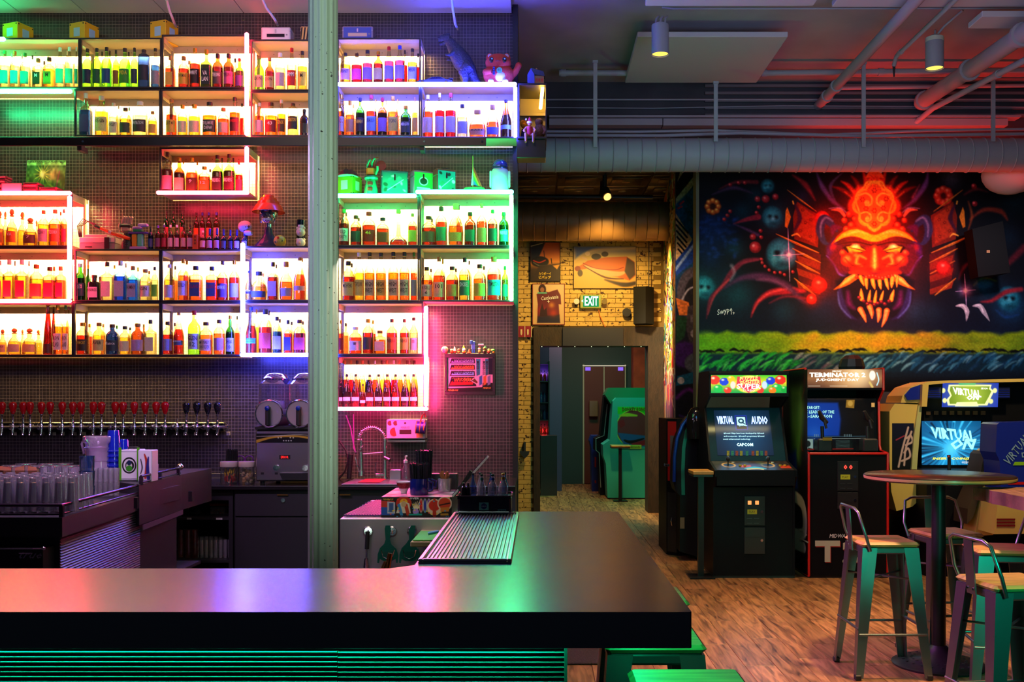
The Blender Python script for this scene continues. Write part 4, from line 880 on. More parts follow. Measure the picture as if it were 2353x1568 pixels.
# bitters bottles on the open shelf
SHELF_C = {'console':Z(570,SF),'skull':Z(563.5,SF)}
def crop5(cx,cy):return 340+cx/4.1269,320+cy/4.1269
zt = Z(572,SF)+0.0006
riser = M().box(X(375,8.0),X(512,8.0),7.965,8.085,zt+0.001,zt+0.085,0.003).build('display_riser',mat('plum_riser',(0.10,0.02,0.03),0.4));tag(riser,'low dark riser under the back row of bitters bottles','riser')
for i,(a,b_,t,gl,lq,lb) in enumerate(((150,200,680,'G','-','b45'),(215,267,680,'G','-','6a4'),(300,352,680,'G','-','b45'),(433,486,700,'n','-','c62'),(490,542,697,'n','-','c6a'),(550,607,697,'n','-','c64'),(620,682,695,'n','-','b9a'))):
    x0,y0 = crop5(a,t);x1,_ = crop5(b_,0)
    o = bottle(x0,x1,y0,566,8.02,zt+0.086,'r',gl,lq,'k' if i < 4 else 'b',lb,'','small bitters bottle, %s in the raised back row of bitters' % ORD[i],'small bitters bottles');o.scale.z = Z(y0,8.02)-zt-0.086
for i,(a,b_,t,sh,gl,lq,cp,lb) in enumerate(((0,52,830,'r','U','-','k','348'),(65,126,820,'r','n','-','p','636'),(127,182,815,'r','n','-','p','924'),(186,242,815,'r','c','p','W','cac'),(245,302,815,'r','c','p','W','cac'),(310,366,815,'r','n','-','k','b9a'),(370,432,815,'r','c','p','k','a9d'),
    (490,552,870,'r','c','o','W','cab'),(556,616,850,'i','U','-','b','a9c'),(626,682,845,'i','U','-','b','a9c'),(690,746,855,'i','U','-','b','457'),(755,808,860,'i','U','-','b','335'),(815,872,860,'i','U','-','b','99d'),(886,945,860,'i','u','-','b','88c'))):
    x0,y0 = crop5(a,t);x1,_ = crop5(b_,0)
    o = bottle(x0,x1,y0,566,7.87,zt,sh,gl,lq,cp,lb,'','small bitters bottle, %s in the front row of bitters beside the glove' % ORD[i],'small bitters bottles');o.scale.z = Z(y0,7.87)-zt
o = M().box(X(445,7.87),X(457,7.87),7.84,7.9,zt+0.0005,Z(540,7.87),0.002).build('small_box',mat('orange_card','#a8501c',0.6));tag(o,'small orange-brown carton standing among the bitters bottles','box')
for k in range(3):text('8',0.018,0.018,(X(451,7.87),7.8385,Z(546+k*7.5,7.87)),INK['k'],o)
# ================================================================== THINGS ON THE SHELF TOPS
def ztop(py):return Z(py,SF)+0.0012
def canv_box(t,x0,x1,y0,y1,z0,z1,paint,m,name='printed_panel',res=1.0,off=0.001):
    """a flat print laid on the -y face of a box"""
    w_,h_ = (x1-x0)*F/y0,(z1-z0)*F/y0
    c = Canvas(w_,h_,res,(0.1,0.1,0.1));paint(c,w_,h_)
    return c.build(name,(x0,y0-off,z1),(x1-x0,0,0),(0,0,-(z1-z0)),m,t)
PRINT = attr_mat('printed_surface',0.45)
PAINTED = attr_mat('painted_wall_surface',0.6,spec=0.2)
SCREEN = attr_mat('screen_surface',0.2,emis=1.5,base=0)
BACKLIT = attr_mat('backlit_print',0.3,emis=1.3,base=0)
# yellow corner-studded boxes
def yellow_box(px0,px1,py0,py1,pyb,label,side=True,Y=7.9,col_='#e0b020',patch='#9cc8ee'):
    s_ = S(px1-px0,Y);z0 = Z(pyb,Y);z0 = ztop(pyb) ;z1 = Z(py0,Y);cx = (X(px0,Y)+X(px1,Y))/2
    t = thing('yellow_box',label,'box',(cx,Y+0.07,z0))
    m = mat('yellow_box_'+col_[1:],hx(col_),0.45);W_ = X(px1,Y)-X(px0,Y);h_ = z1-z0
    a = math.radians(-20);b = M().box(-W_/2,W_/2,-W_/2,W_/2,0,h_,0.004);b.xf(Matrix.Rotation(a,4,'Z'));b.build('cube',m,t,1)
    for f in (0,PI/2):
        for sx in (-1,1):
            for sz in (0.1,0.9):
                p = M();p.cyl((sx*W_*0.42,-W_/2,h_*sz),(sx*W_*0.42,-W_/2-0.002,h_*sz),0.006,n=8);p.xf(Matrix.Rotation(a+f,4,'Z'));p.build('stud',BLACK,t,1)
        p = M();p.box(-W_*0.2,W_*0.2,-W_/2-0.002,-W_/2,h_*0.28,h_*0.72,0.004);p.xf(Matrix.Rotation(a+f,4,'Z'));p.build('pale_patch',mat('pale_patch_'+patch[1:],hx(patch),0.5),t,1)
    return t
yellow_box(8,54,52,88,86,'yellow box with corner studs nearest the room corner, green-lit',Y=7.9)
yellow_box(162,207,51,88,86,'yellow box with corner studs between two others on the top shelf')
yellow_box(348,392,47,88,86,'yellow box with corner studs beside the pale bent pipe')
yellow_box(825,845,34,58,0,'small yellow cube standing on the blue-lit lunch box',Y=7.93).location.z = ztop(86)+0.082
yellow_box(777,820,401,445,443,'green-lit box under a cap beside the column',col_='#6ab020',patch='#a8e8c8',Y=7.9)
def lunch_tin(px0,px1,py0,pyb,label,front,side,paint=None,yaw=0,d=0.10,Y=7.9,handle=True,name='lunch_box',z=None,latch=True):
    z0 = ztop(pyb) if z is None else z;W_ = S(px1-px0,Y);h_ = Z(py0,Y)-z0;cx = X((px0+px1)/2,Y)
    t = thing(name,label,'lunch box',(cx,Y+d/2,z0),yaw)
    M().box(-W_/2,W_/2,-d/2,d/2,0,h_,0.006).build('tin',mat('tin_'+side[1:],hx(side),0.35,0.3),t,1)
    M().box(-W_/2-0.001,W_/2+0.001,-d/2-0.001,d/2+0.001,h_*0.72,h_*0.76,0.001).build('lid_rim',STEEL,t,1)
    c = Canvas(60,60*h_/W_,1,front)
    if paint:paint(c,60,60*h_/W_)
    o = c.build('front_print',(0,0,0),(1,0,0),(0,0,-1),PRINT,t);
    me = o.data;n = len(me.vertices);co = np.empty(n*3,np.float32)
    Xg = (c.X/c.w-0.5)*W_*0.9;Zg = h_*0.92-(c.Y/c.h)*h_*0.84;co = np.stack([Xg,np.full_like(Xg,-d/2-0.0015),Zg],-1).astype(np.float32);me.vertices.foreach_set('co',co.ravel());me.update();o.location = (0,0,0)
    if handle:
        M().tube([(-0.03,0,h_),(-0.028,0,h_+0.014),(0.028,0,h_+0.014),(0.03,0,h_)],0.004,6).build('handle',BLACK,t,1)
    if latch:M().box(-0.006,0.006,-d/2-0.005,-d/2,h_*0.62,h_*0.85,0.001).build('latch',CHROME,t,1)
    return t
def p_case(col1,col2):
    def f(c,w,h):
        c.grad([(0,col1),(1,col1)]);c.poly([(w*0.16,h*0.42),(w*0.84,h*0.42),(w*0.84,h*0.68),(w*0.16,h*0.68)],col2);c.ell(w*0.92,h*0.5,2,2,'#888888')
    return f
lunch_tin(600,667,62,90,'white metal case with a black handle strip beside the tall red tube','#e6dfe6','#d8d0d8',p_case('#e6dfe6','#15101a'),Y=7.88,d=0.13,handle=False)
lunch_tin(690,712,60,90,'small box with black and yellow hazard stripes half behind the column','#d8b060','#b89858',lambda c,w,h:[c.poly([(x,h),(x+10,h),(x+22,0),(x+12,0)],'#14101c') for x in (-8,14,36)],Y=7.9,handle=False,latch=False)
lunch_tin(786,857,60,86,'blue-lit metal case with a pale label strip above the blue tube','#3a4a9a','#9a8aa0',p_case('#4a5ab0','#d8b8a0'),Y=7.9,d=0.12,handle=False)
def p_tin(bg,a,b,k):
    def f(c,w,h):
        r = random.Random(k);c.grad([(0,bg),(1,a)])
        for i in range(9):c.ell(r.uniform(6,w-6),r.uniform(8,h-6),r.uniform(2,7),r.uniform(3,9),(a,b,'#e8e8c8')[i % 3],2,0.8,r.uniform(0,3))
        c.stroke([(w*0.2,h*0.8),(w*0.85,h*0.3)],2,'#e0f0e0')
    return f
lunch_tin(873,935,392,447,'printed tin lunch box with figures, first of three beside the gauntlet','#2a8a80','#3a5a6a',p_tin('#1a6a6a','#3ab08a','#104838',1),yaw=0.25,d=0.09)
lunch_tin(943,992,392,443,'green and pink tin lunch box with an astronaut helmet, middle of three','#3a9a3a','#b05a80',lambda c,w,h:[c.grad([(0,'#3aa040'),(1,'#2a8a40')]),c.ell(w*0.5,h*0.42,15,15,'#c8d8c0'),c.ell(w*0.5,h*0.42,12,11,'#102820'),c.poly([(8,h*0.72),(w-8,h*0.72),(w-8,h*0.8),(8,h*0.8)],'#d0f0d0')],yaw=0.45,d=0.09)
lunch_tin(996,1044,388,440,'red-edged tin lunch box with a dark print, last of three','#206a70','#8a3038',p_tin('#207888','#2a6a58','#102020',3),yaw=0.5,d=0.09)
# baseball cap
t = thing('baseball_cap','dark baseball cap resting on the green-lit box','cap',(X(800,7.96),7.96,ztop(443)+0.15))
pc = M();pc.ball((0,0,0),0.082,16,12,sz=0.85);pc.v = [(x,y,max(z,0)) for x,y,z in pc.v];pc.build('crown',mat('cap_cloth','#5a3040',0.9),t,1)
pb = M();pts = [(0.085*math.cos(a),-0.02-0.10*math.sin(a)) for a in np.linspace(0,PI,12)];pb.prism([(p[0],p[1]) for p in pts],'z',-0.002,0.004);pb.build('brim',mat('cap_brim_cloth','#a8c8b8',0.9),t,1)
M().cyl((0,-0.083,0.035),(0,-0.080,0.035),0.02,n=16).build('badge',BLACK,t,1)
# armoured glove
t = thing('armoured_gauntlet','standing green and red armoured toy gauntlet beside the baseball cap','toy glove',(X(853,7.9),7.9,ztop(445)))
g1 = mat('gauntlet_green','#3aa078',0.35,0.3);g2 = mat('gauntlet_red','#a02018',0.4);g3 = mat('gauntlet_gold','#b08a30',0.35,0.6)
M().lathe([(0.058,0),(0.052,0.06),(0.036,0.12),(0.034,0.135)],n=10).build('forearm',g1,t,1)
M().lathe([(0.05,0.125),(0.058,0.14),(0.05,0.155)],n=10).build('cuff',g1,t,1)
M().box(-0.036,0.034,-0.03,0.03,0.155,0.225,0.012).build('hand_plate',g3,t,1)
for i in range(4):
    x = -0.03+i*0.018;M().tube([(x,-0.01,0.22),(x+0.004,-0.014,0.25+0.006*i),(x+0.02,-0.03,0.275+0.006*i),(x+0.04,-0.03,0.283+0.004*i)],[0.010,0.010,0.009,0.007],8).build('finger',g2 if i % 2 else g1,t,1)
M().tube([(0.034,-0.01,0.17),(0.052,-0.02,0.20),(0.054,-0.03,0.23)],[0.012,0.011,0.009],8).build('thumb',g1,t,1)
for z in (0.03,0.075):M().box(-0.02,0.02,-0.062,-0.04,z,z+0.03,0.006).build('armour_panel',g2,t,1)
M().cyl((0.075,0.03,0.245),(0.075,0.02,0.245),0.04,n=18).build('disc',g2,t,1)
# sail boat
t = thing('toy_sailboat','toy boat with a rainbow-striped sail on the green-lit shelf','toy',(X(1090,7.9),7.9,ztop(435)))
M().lathe([(0.0,0),(0.05,0.004),(0.085,0.022),(0.08,0.03),(0,0.034)],n=18,sx=1,sy=0.45,caps=False).build('hull',mat('boat_hull','#4a9a50',0.4),t,1)
M().cyl((-0.012,0,0.03),(-0.012,0,0.285),0.003,n=6).build('mast',mat('boat_mast','#b8b850',0.4),t,1)
M().prism([(-0.025,0.05),(-0.008,0.05),(-0.01,0.23)],'y',-0.002,0.002).build('sail',mat('sail_pale','#b8e0d0',0.8),t,1)
for i,c_ in enumerate(('#c83020','#d88a20','#3a8a40','#3050a0')):
    M().prism([(-0.006,0.20-i*0.036),(0.002+0.058,0.045-i*0.004),(0.042-i*0.008,0.045),(-0.006,0.165-i*0.036)],'y',-0.002+0.001*i,0.001*i).build('sail_stripe',mat('sail_'+c_[1:],hx(c_),0.8),t,1)
# domed canister
t = thing('domed_canister','plain white canister with a shiny blue dome lid at the shelf end','canister',(X(1149,7.9),7.9,ztop(435)))
M().lathe([(0.058,0),(0.068,0.02),(0.066,0.16),(0.058,0.175)],n=28).build('canister_body',mat('canister_white','#d0e0e0',0.3),t,1)
M().lathe([(0.060,0.175),(0.062,0.19),(0.062,0.20),(0.055,0.225),(0.035,0.248),(0,0.256)],n=28,caps=False).build('dome_lid',mat('dome_blue','#5a6ad0',0.15,0.7),t,1)
M().lathe([(0.063,0.183),(0.064,0.187),(0.063,0.191)],n=28).build('lid_band',mat('band_navy','#18204a',0.3),t,1)
for s in (-1,1):M().box(s*0.072-0.01,s*0.072+0.01,-0.02,0.02,0.03,0.165,0.008).build('side_grip',MATS['canister_white'],t,1)
# cat plush
t = thing('cat_plush','red plush cat with white belly waving one paw above the blue tube','plush toy',(X(1146,7.88),7.90,ztop(192)))
pr = mat('plush_red','#c0402c',0.95,bump=0.3,bscale=150);pw_ = mat('plush_white','#d8d8dc',0.95)
M().ball((0,0,0.095),0.125,20,14,sy=0.7,sz=0.76).build('body',pr,t,1)
M().ball((-0.004,-0.015,0.185),0.102,20,14,sy=0.75,sz=0.72).build('head',pr,t,1)
for s in (-1,1):
    e = M().lathe([(0.032,0),(0.028,0.02),(0.012,0.042),(0,0.046)],(s*0.066-0.004,-0.01,0.222),12,sy=0.4);e.build('ear',pr,t,1)
    M().ball((s*0.066-0.004,-0.024,0.24),0.017,10,8,sy=0.25).build('inner_ear',mat('ear_lilac','#c8a8d0',0.9),t,1)
    M().ball((s*0.05-0.004,-0.083,0.190),0.018,12,8,sy=0.3,sz=1.25).build('eye',mat('plush_eye',(0.01,0.01,0.02),0.1),t,1)
    M().ball((s*0.05-0.0,-0.090,0.196),0.006,8,6,sy=0.4).build('eye_glint',mat('eye_glint','#8ad0f0',0.3),t,1)
    M().ball((s*0.056-0.002,-0.092,0.018),0.024,12,8,sy=0.5,sz=0.85).build('foot',pw_,t,1)
M().tube([(-0.022,-0.091,0.182),(-0.012,-0.094,0.176),(-0.003,-0.095,0.183),(0.006,-0.094,0.176),(0.016,-0.091,0.182)],0.0018,5).build('mouth',BLACK,t,1)
M().ball((0.012,-0.068,0.07),0.044,16,10,sy=0.5,sz=1.05).build('belly',pw_,t,1)
M().cyl((0.008,-0.092,0.105),(0.008,-0.098,0.105),0.022,n=18).build('medallion',mat('medallion_green','#5ab878',0.3),t,1)
text('RS',0.022,0.018,(0.008,-0.0985,0.105),INK['k'],t,1)
M().tube([(0.10,0,0.09),(0.135,-0.01,0.125),(0.155,-0.012,0.165)],[0.03,0.026,0.024],10).build('raised_arm',pr,t,1)
M().ball((0.156,-0.012,0.168),0.026,12,8).build('raised_paw',pr,t,1)
M().tube([(-0.10,-0.03,0.11),(-0.09,-0.075,0.10),(-0.05,-0.09,0.098)],[0.028,0.024,0.02],10).build('folded_arm',pr,t,1)
for z in (0.075,0.092,0.108,0.124):M().ball((-0.035,-0.098,z),0.010,8,6).build('navy_bead',mat('bead_navy','#20286a',0.3),t,1)
# model car
t = thing('model_car','low silver-blue model sports car beside the blue tube','toy car',(X(1000,7.87),7.87,ztop(192)))
cp_ = mat('car_paint','#5a6478',0.2,0.7)
M().prism([(-0.14,0.008),(-0.145,0.02),(-0.12,0.032),(-0.06,0.038),(-0.02,0.058),(0.04,0.060),(0.09,0.040),(0.135,0.034),(0.14,0.012)],'y',-0.05,0.05).build('car_body',cp_,t,1)
M().prism([(-0.05,0.0385),(-0.016,0.055),(0.036,0.057),(0.07,0.043)],'y',-0.0512,0.0512).build('side_window',mat('car_glass',(0.01,0.01,0.02),0.08),t,1)
for x in (-0.095,0.09):
    for y in (-0.045,0.045):M().cyl((x,y-0.008,0.016),(x,y+0.008,0.016),0.016,n=16).build('wheel',BLACK,t,1)
    M().cyl((x,-0.054,0.016),(x,-0.0545,0.016),0.009,n=12).build('hubcap',CHROME,t,1)
M().box(0.11,0.14,-0.048,0.048,0.045,0.05,0.001).build('spoiler',cp_,t,1)
# plain dark dinosaur
t = thing('dinosaur_figure','big dark blue-lit two-legged dinosaur figure with a heavy tail','toy dinosaur',(X(1050,7.93),7.93,ztop(192)))
dm = mat('dinosaur_hide','#2c3044',0.45,bump=0.9,bscale=70)
dino = M();dino.tube([(0.20,0.01,0.02),(0.15,0,0.06),(0.10,0,0.13),(0.045,0,0.21),(-0.005,0,0.29),(-0.045,0,0.355),(-0.075,0,0.385)],[0.012,0.032,0.062,0.078,0.062,0.042,0.034],16)
dino.ball((-0.075,0,0.388),0.036,14,10);dino.build('body',dm,t,1)
hd_ = M();hd_.tube([(-0.06,0,0.398),(-0.10,0,0.400),(-0.150,0,0.388)],[0.040,0.032,0.020],12);hd_.build('upper_jaw',dm,t,1)
M().tube([(-0.07,0,0.372),(-0.10,0,0.362),(-0.138,0,0.350)],[0.026,0.018,0.010],10).build('lower_jaw',dm,t,1)
for s in (-1,1):
    M().tube([(0.09,s*0.05,0.15),(0.055,s*0.06,0.10),(0.075,s*0.06,0.05),(0.06,s*0.06,0.015)],[0.055,0.042,0.026,0.022],12).build('leg',dm,t,1)
    M().box(0.0,0.085,s*0.06-0.025,s*0.06+0.025,0.0,0.022,0.009).build('foot',dm,t,1)
    M().tube([(-0.02,s*0.05,0.275),(-0.05,s*0.06,0.245),(-0.085,s*0.06,0.25)],[0.02,0.014,0.009],8).build('arm',dm,t,1)
    M().ball((-0.09,s*0.026,0.408),0.006,8,6).build('eye',mat('amber_eye','#c08a30',0.2),t,1)
# small house
t = thing('model_house','small blue-lit model house on the end box of the shelves','model house',(X(1231,7.9),7.9,Z(189,7.82)))
M().prism([(-0.065,0),(-0.065,0.075),(-0.038,0.125),(-0.01,0.075),(-0.01,0)],'y',-0.035,0.035).build('gable',mat('house_blue','#4a5aa8',0.6),t,1)
M().box(-0.0095,0.065,-0.03,0.035,0,0.068).build('house_wall',mat('house_tan','#8a6a40',0.7),t,1)
M().prism([(-0.038,0.128),(-0.008,0.075),(0.072,0.062),(0.06,0.10),(-0.01,0.118)],'y',-0.038,0.04).build('roof',mat('house_roof','#2a3848',0.6),t,1)
for x in (0.008,0.028,0.05):M().box(x-0.006,x+0.006,-0.0315,-0.030,0.02,0.045).build('window',mat('house_window','#b83020',0.4),t,1)
M().box(0.0,0.012,-0.01,0.005,0.11,0.135).build('chimney',MATS['house_tan'],t,1)
# end box with the yellow tube
ex0,ex1 = X(1190,7.8),X(1256,7.8);ez0,ez1 = Z(318,7.8),Z(191,7.8)
t = thing('end_shelf_box','open end box of the shelves with a yellow light tube inside','shelf',((ex0+ex1)/2,7.95,ez0))
M().box(ex0,ex1,7.8,8.18,ez1-0.014,ez1).build('top_board',LIP,t);M().box(ex0,ex1,7.8,8.18,ez0,ez0+0.014).build('bottom_board',LIP,t)
M().box(ex0,ex0+0.012,7.8,8.18,ez0+0.014,ez1-0.014).build('side_board',LIP,t);M().box(ex1-0.008,ex1,7.8,8.18,ez0+0.014,ez1-0.014).build('side_board',LIP,t)
M().box(ex0+0.012,ex1-0.008,8.165,8.18,ez0+0.014,ez1-0.014).build('back_board',BOARD,t)
M().box(ex0+0.012,ex1-0.008,8.12,8.165,Z(249,7.95)-0.01,Z(246,7.95)).build('rear_rail',BOARD,t)
t2 = thing('light_tube','short yellow light tube standing inside the end box','light tube',P(1245,249,8.0))
M().tube([P(1247,199,7.86),P(1242,249,8.08)],0.013,8).build('tube',emat('tube_yellow',YEL,45),t2)
o = M().box(X(1187,7.83),X(1254,7.83),7.825,8.0,Z(363,7.83),Z(321,7.83),0.004).build('speaker_cabinet',mat('speaker_black',(0.012,0.012,0.013),0.3));tag(o,'black glossy speaker box hanging under the end box of the shelves','speaker')
# seated doll with santa hat, shaggy brown toy, orange hair doll
t = thing('seated_doll','seated bare-legged doll in a red and white hat on the end box','doll',(X(1217,7.84),7.84,ez0+0.015))
sk = mat('doll_skin','#b07048',0.6);red = mat('doll_red','#b01c24',0.8)
bd = M();bd.tube([(0,0,0.01),(0,0,0.045),(0,-0.002,0.085)],[0.022,0.026,0.024],10);bd.build('body',red,t,1)
M().ball((0,-0.002,0.108),0.017,12,8).build('head',sk,t,1)
for s in (-1,1):
    M().tube([(s*0.014,-0.005,0.014),(s*0.03,-0.055,0.016),(s*0.028,-0.06,-0.045),(s*0.03,-0.072,-0.052)],[0.013,0.011,0.009,0.008],8).build('leg',sk,t,1)
    M().tube([(s*0.024,0,0.08),(s*0.045,-0.02,0.05),(s*0.035,-0.045,0.035)],[0.011,0.009,0.007],8).build('arm',sk,t,1)
M().lathe([(0.019,0.115),(0.016,0.13),(0.008,0.15),(0.0,0.165)],n=12).build('hat',red,t,1)
M().lathe([(0.021,0.112),(0.022,0.118),(0.021,0.126)],n=12).build('hat_trim',WHITE,t,1)
M().ball((-0.028,-0.006,0.142),0.008,8,6).build('pompom',WHITE,t,1)
t = thing('shaggy_toy','shaggy dark brown furry toy leaning in the end box','plush toy',(X(1240,7.95),7.95,ez0+0.015))
fm = mat('brown_fur','#6a4a20',1.0,bump=1.0,bscale=60)
M().ball((0,0,0.075),0.045,14,10,sz=1.6).build('body',fm,t,1);M().ball((-0.005,-0.01,0.15),0.032,14,10).build('head',fm,t,1)
M().tube([(0.03,-0.03,0.11),(0.045,-0.05,0.07),(0.03,-0.055,0.04)],0.013,8).build('arm',fm,t,1)
t = thing('orange_haired_doll','doll with bright orange spiky hair behind the seated doll','doll',(X(1203,7.93),7.93,ez0+0.015))
M().tube([(0,0,0.0),(0,0,0.05),(0,0,0.09)],[0.025,0.02,0.015],10).build('body',mat('doll_blue','#3a3a90',0.8),t,1);M().ball((0,0,0.12),0.022,12,8).build('head',mat('doll_orange','#e08a20',0.7),t,1)
hr = M()
for i in range(14):a = PI*i/13;hr.cyl((0.018*math.cos(a),0,0.125+0.018*math.sin(a)),(0.044*math.cos(a),-0.004,0.125+0.042*math.sin(a)),0.008,0.001,6)
hr.build('hair',mat('doll_hair','#f0a020',0.8),t,local=True,kind='stuff')
# ---- left frame top: cartridges, record, plaque
zt0 = ztop(443)
CART = mat('plum_cartridge','#7a2048',0.4)
gi = 0
for (x0,x1,ybot,n,Y) in ((-6,13,436,8,7.86),(16,52,436,5,7.93),(52,87,436,5,7.85),(89,130,438,3,7.85)):
    for k in range(n):
        Wd = S(x1-x0,Y);dx = rnd.uniform(-0.004,0.004);z = zt0+k*0.0182
        t = thing('game_cartridge','plum-lit plastic game cartridge, %s up from the shelf in the %s stack' % (ORD[k],('corner','tall dark','middle','low')[gi]),'cartridge',(X((x0+x1)/2,Y)+dx,Y+0.05,z),0,'stacked game cartridges')
        M().box(-Wd/2,Wd/2,-0.05,0.05,0.0004,0.0174,0.002).build('shell',CART if gi != 1 else mat('dark_cartridge','#2a1220',0.4),t,1)
        M().box(-Wd*0.4,Wd*0.4,-0.0512,-0.0498,0.005,0.0125).build('label_strip',mat('cartridge_label','#b8708c',0.5) if k % 2 else BLACK,t,1)
    gi += 1
t = thing('record_sleeve','square christmas record sleeve leaning behind the cartridges','record',(X(110,8.0),8.0,zt0))
def p_rec(c,w,h):
    c.grad([(0,'#7ab060'),(0.13,'#9ad080'),(0.15,'#4a7a40'),(0.6,'#6a7a38'),(1,'#304a38')])
    for i in range(14):a = i*PI/7;c.stroke([(w*0.42,h*0.38),(w*0.42+math.cos(a)*22,h*0.38+math.sin(a)*20)],[3,0.5],'#e8d850',1,0.8)
    c.glow(w*0.42,h*0.38,6,'#fff8b0');c.glow(w*0.7,h*0.35,14,'#c8a868',0.8);c.stroke([(10,h*0.7),(30,h*0.8),(55,h*0.66),(80,h*0.9)],[3,6,4,2],'#b8a838',2,0.8)
    c.stroke([(w*0.85,h*0.3),(w*0.75,h),],[2,3],'#c85878',1,0.7);c.noise(0.3,5)
c = Canvas(94,60,1.2);p_rec(c,94,60)
x0,z1 = X(62,8.0),Z(369,8.0)
c.build('sleeve_print',(x0+0.006,7.994,z1),(0.31,0,0),(-0.006,-0.03,zt0-z1+0.002),PRINT,t)
M().prism([(7.9995,z1),(8.003,z1),(7.975,zt0),(7.9655,zt0)],'x',x0+0.002,x0+0.312).build('sleeve',mat('sleeve_card','#3a5a3a',0.6),t)
text('GREAT SONGS of CHRISTMAS',0.30,0.018,(x0+0.160,7.9915,z1-0.016),INK['k'],t,rot=(PI/2+0.13,0,0),bold=0.01)
t = thing('small_plaque','small rounded paper plaque standing against the cartridges','plaque',(X(27,7.8),7.81,zt0))
M().box(X(4,7.81),X(50,7.81),7.806,7.81,zt0,Z(421,7.81),0.004).build('plaque_face',mat('plaque_paper','#c87a90',0.6),t);M().box(X(6,7.81),X(48,7.81),7.8055,7.8062,zt0+0.003,Z(423,7.81)).build('plaque_border',mat('plaque_inner','#e09ab0',0.6),t)
# console, gun, glove
zc = Z(572,SF)+0.0012
t = thing('games_console','two-tone boxy games console with a dark band, lit pink','games console',(X(222,7.9),7.9,zc))
cgm = mat('console_grey','#b8a8ac',0.45)
M().box(X(182,7.86),X(264,7.86),7.86,8.04,zc,zc+0.055,0.003).build('lower_shell',mat('console_dark_grey','#8a7a80',0.45),t);M().box(X(182,7.86),X(264,7.86),7.858,8.04,zc+0.056,zc+0.098,0.003).build('upper_shell',cgm,t)
M().box(X(239,7.85),X(250,7.85),7.854,7.862,zc,zc+0.098).build('dark_band',BLACK,t);M().box(X(194,7.85),X(210,7.85),7.857,7.861,zc+0.018,zc+0.028,0.001).build('button',BLACK,t)
M().box(X(193,7.87),X(245,7.87),7.88,8.03,zc+0.0985,zc+0.125,0.003).build('controller',cgm,t)
ct = M()
for k in range(4):ct.tube([P(182+2*k,545,7.87),P(178+3*k,520,7.88),P(190+4*k,503+2*k,7.9),P(212+3*k,515,7.9),P(225+2*k,527,7.88)],0.004,6)
o = ct.build('controller_cable',BLACK,kind='stuff');tag(o,'looped black controller cables over the games console','cable',kind='stuff')
t = thing('light_gun','orange plastic toy light gun leaning on the console','toy gun',P(270,540,7.84))
M().tube([P(229,524,7.84),P(262,538,7.84),P(298,549,7.84)],[0.010,0.013,0.014],8).build('barrel',mat('gun_orange','#d84a1c',0.4),t)
M().tube([P(218,520,7.84),P(230,525,7.84)],0.013,8).build('muzzle',BLACK,t);M().tube([P(250,533,7.838),P(256,535,7.838)],0.0145,8).build('grey_ring',cgm,t)
t = thing('grey_glove_controller','standing grey and black glove controller with raised fingers','toy glove',(X(292,7.87),7.87,zc))
M().lathe([(0.04,0.0),(0.045,0.03),(0.036,0.08),(0.034,0.13)],n=14,sy=0.6).build('wrist',mat('glove_black',(0.02,0.02,0.025),0.5),t,1)
gw = mat('glove_grey','#a8948a',0.7)
M().box(-0.05,0.03,-0.025,0.025,0.13,0.215,0.02).build('palm',gw,t,1)
for i in range(4):x = -0.036+i*0.021;M().tube([(x,0,0.205),(x+0.008,-0.006,0.235+0.004*i),(x+0.022,-0.012,0.262-0.002*i)],[0.012,0.011,0.009],8).build('finger',gw,t,1)
M().tube([(-0.048,0,0.15),(-0.058,-0.005,0.185),(-0.05,-0.01,0.21)],[0.012,0.012,0.009],8).build('thumb',gw,t,1)
M().box(-0.05,0.035,-0.03,0.03,0.175,0.195,0.005).build('strap',BLACK,t,1)
for z in range(3):
    for x in range(3):M().cyl((-0.018+x*0.016,-0.027,0.03+z*0.018),(-0.018+x*0.016,-0.030,0.03+z*0.018),0.005,n=8).build('key',mat('glove_key','#4a4a52',0.5),t,1)
t = thing('toy_robot','boxy purple, orange and green toy robot beside the glove','toy robot',(X(318,7.86),7.86,zc))
M().box(-0.06,0.065,-0.03,0.03,0,0.022,0.004).build('base',mat('robot_lilac','#9a7ac0',0.4),t,1)
M().box(-0.042,-0.006,-0.025,0.02,0.024,0.12,0.004).build('leg',mat('robot_orange','#d08a2c',0.4),t,1);M().box(0.0,0.04,-0.025,0.02,0.024,0.12,0.004).build('leg',mat('robot_green','#5ac0a0',0.4),t,1)
M().box(-0.07,0.08,-0.028,0.02,0.121,0.138,0.004).build('wing',mat('robot_violet','#4a2a8a',0.4),t,1);M().box(-0.035,0.035,-0.026,0.02,0.139,0.158,0.004).build('chest',mat('robot_dark_green','#208a50',0.4),t,1)
M().box(-0.04,0.03,-0.025,0.02,0.159,0.18,0.006).build('head',MATS['robot_lilac'],t,1);M().box(0.0,0.075,-0.02,0.02,0.181,0.205,0.006).build('head_fin',mat('robot_lavender','#a898e0',0.4),t,1)
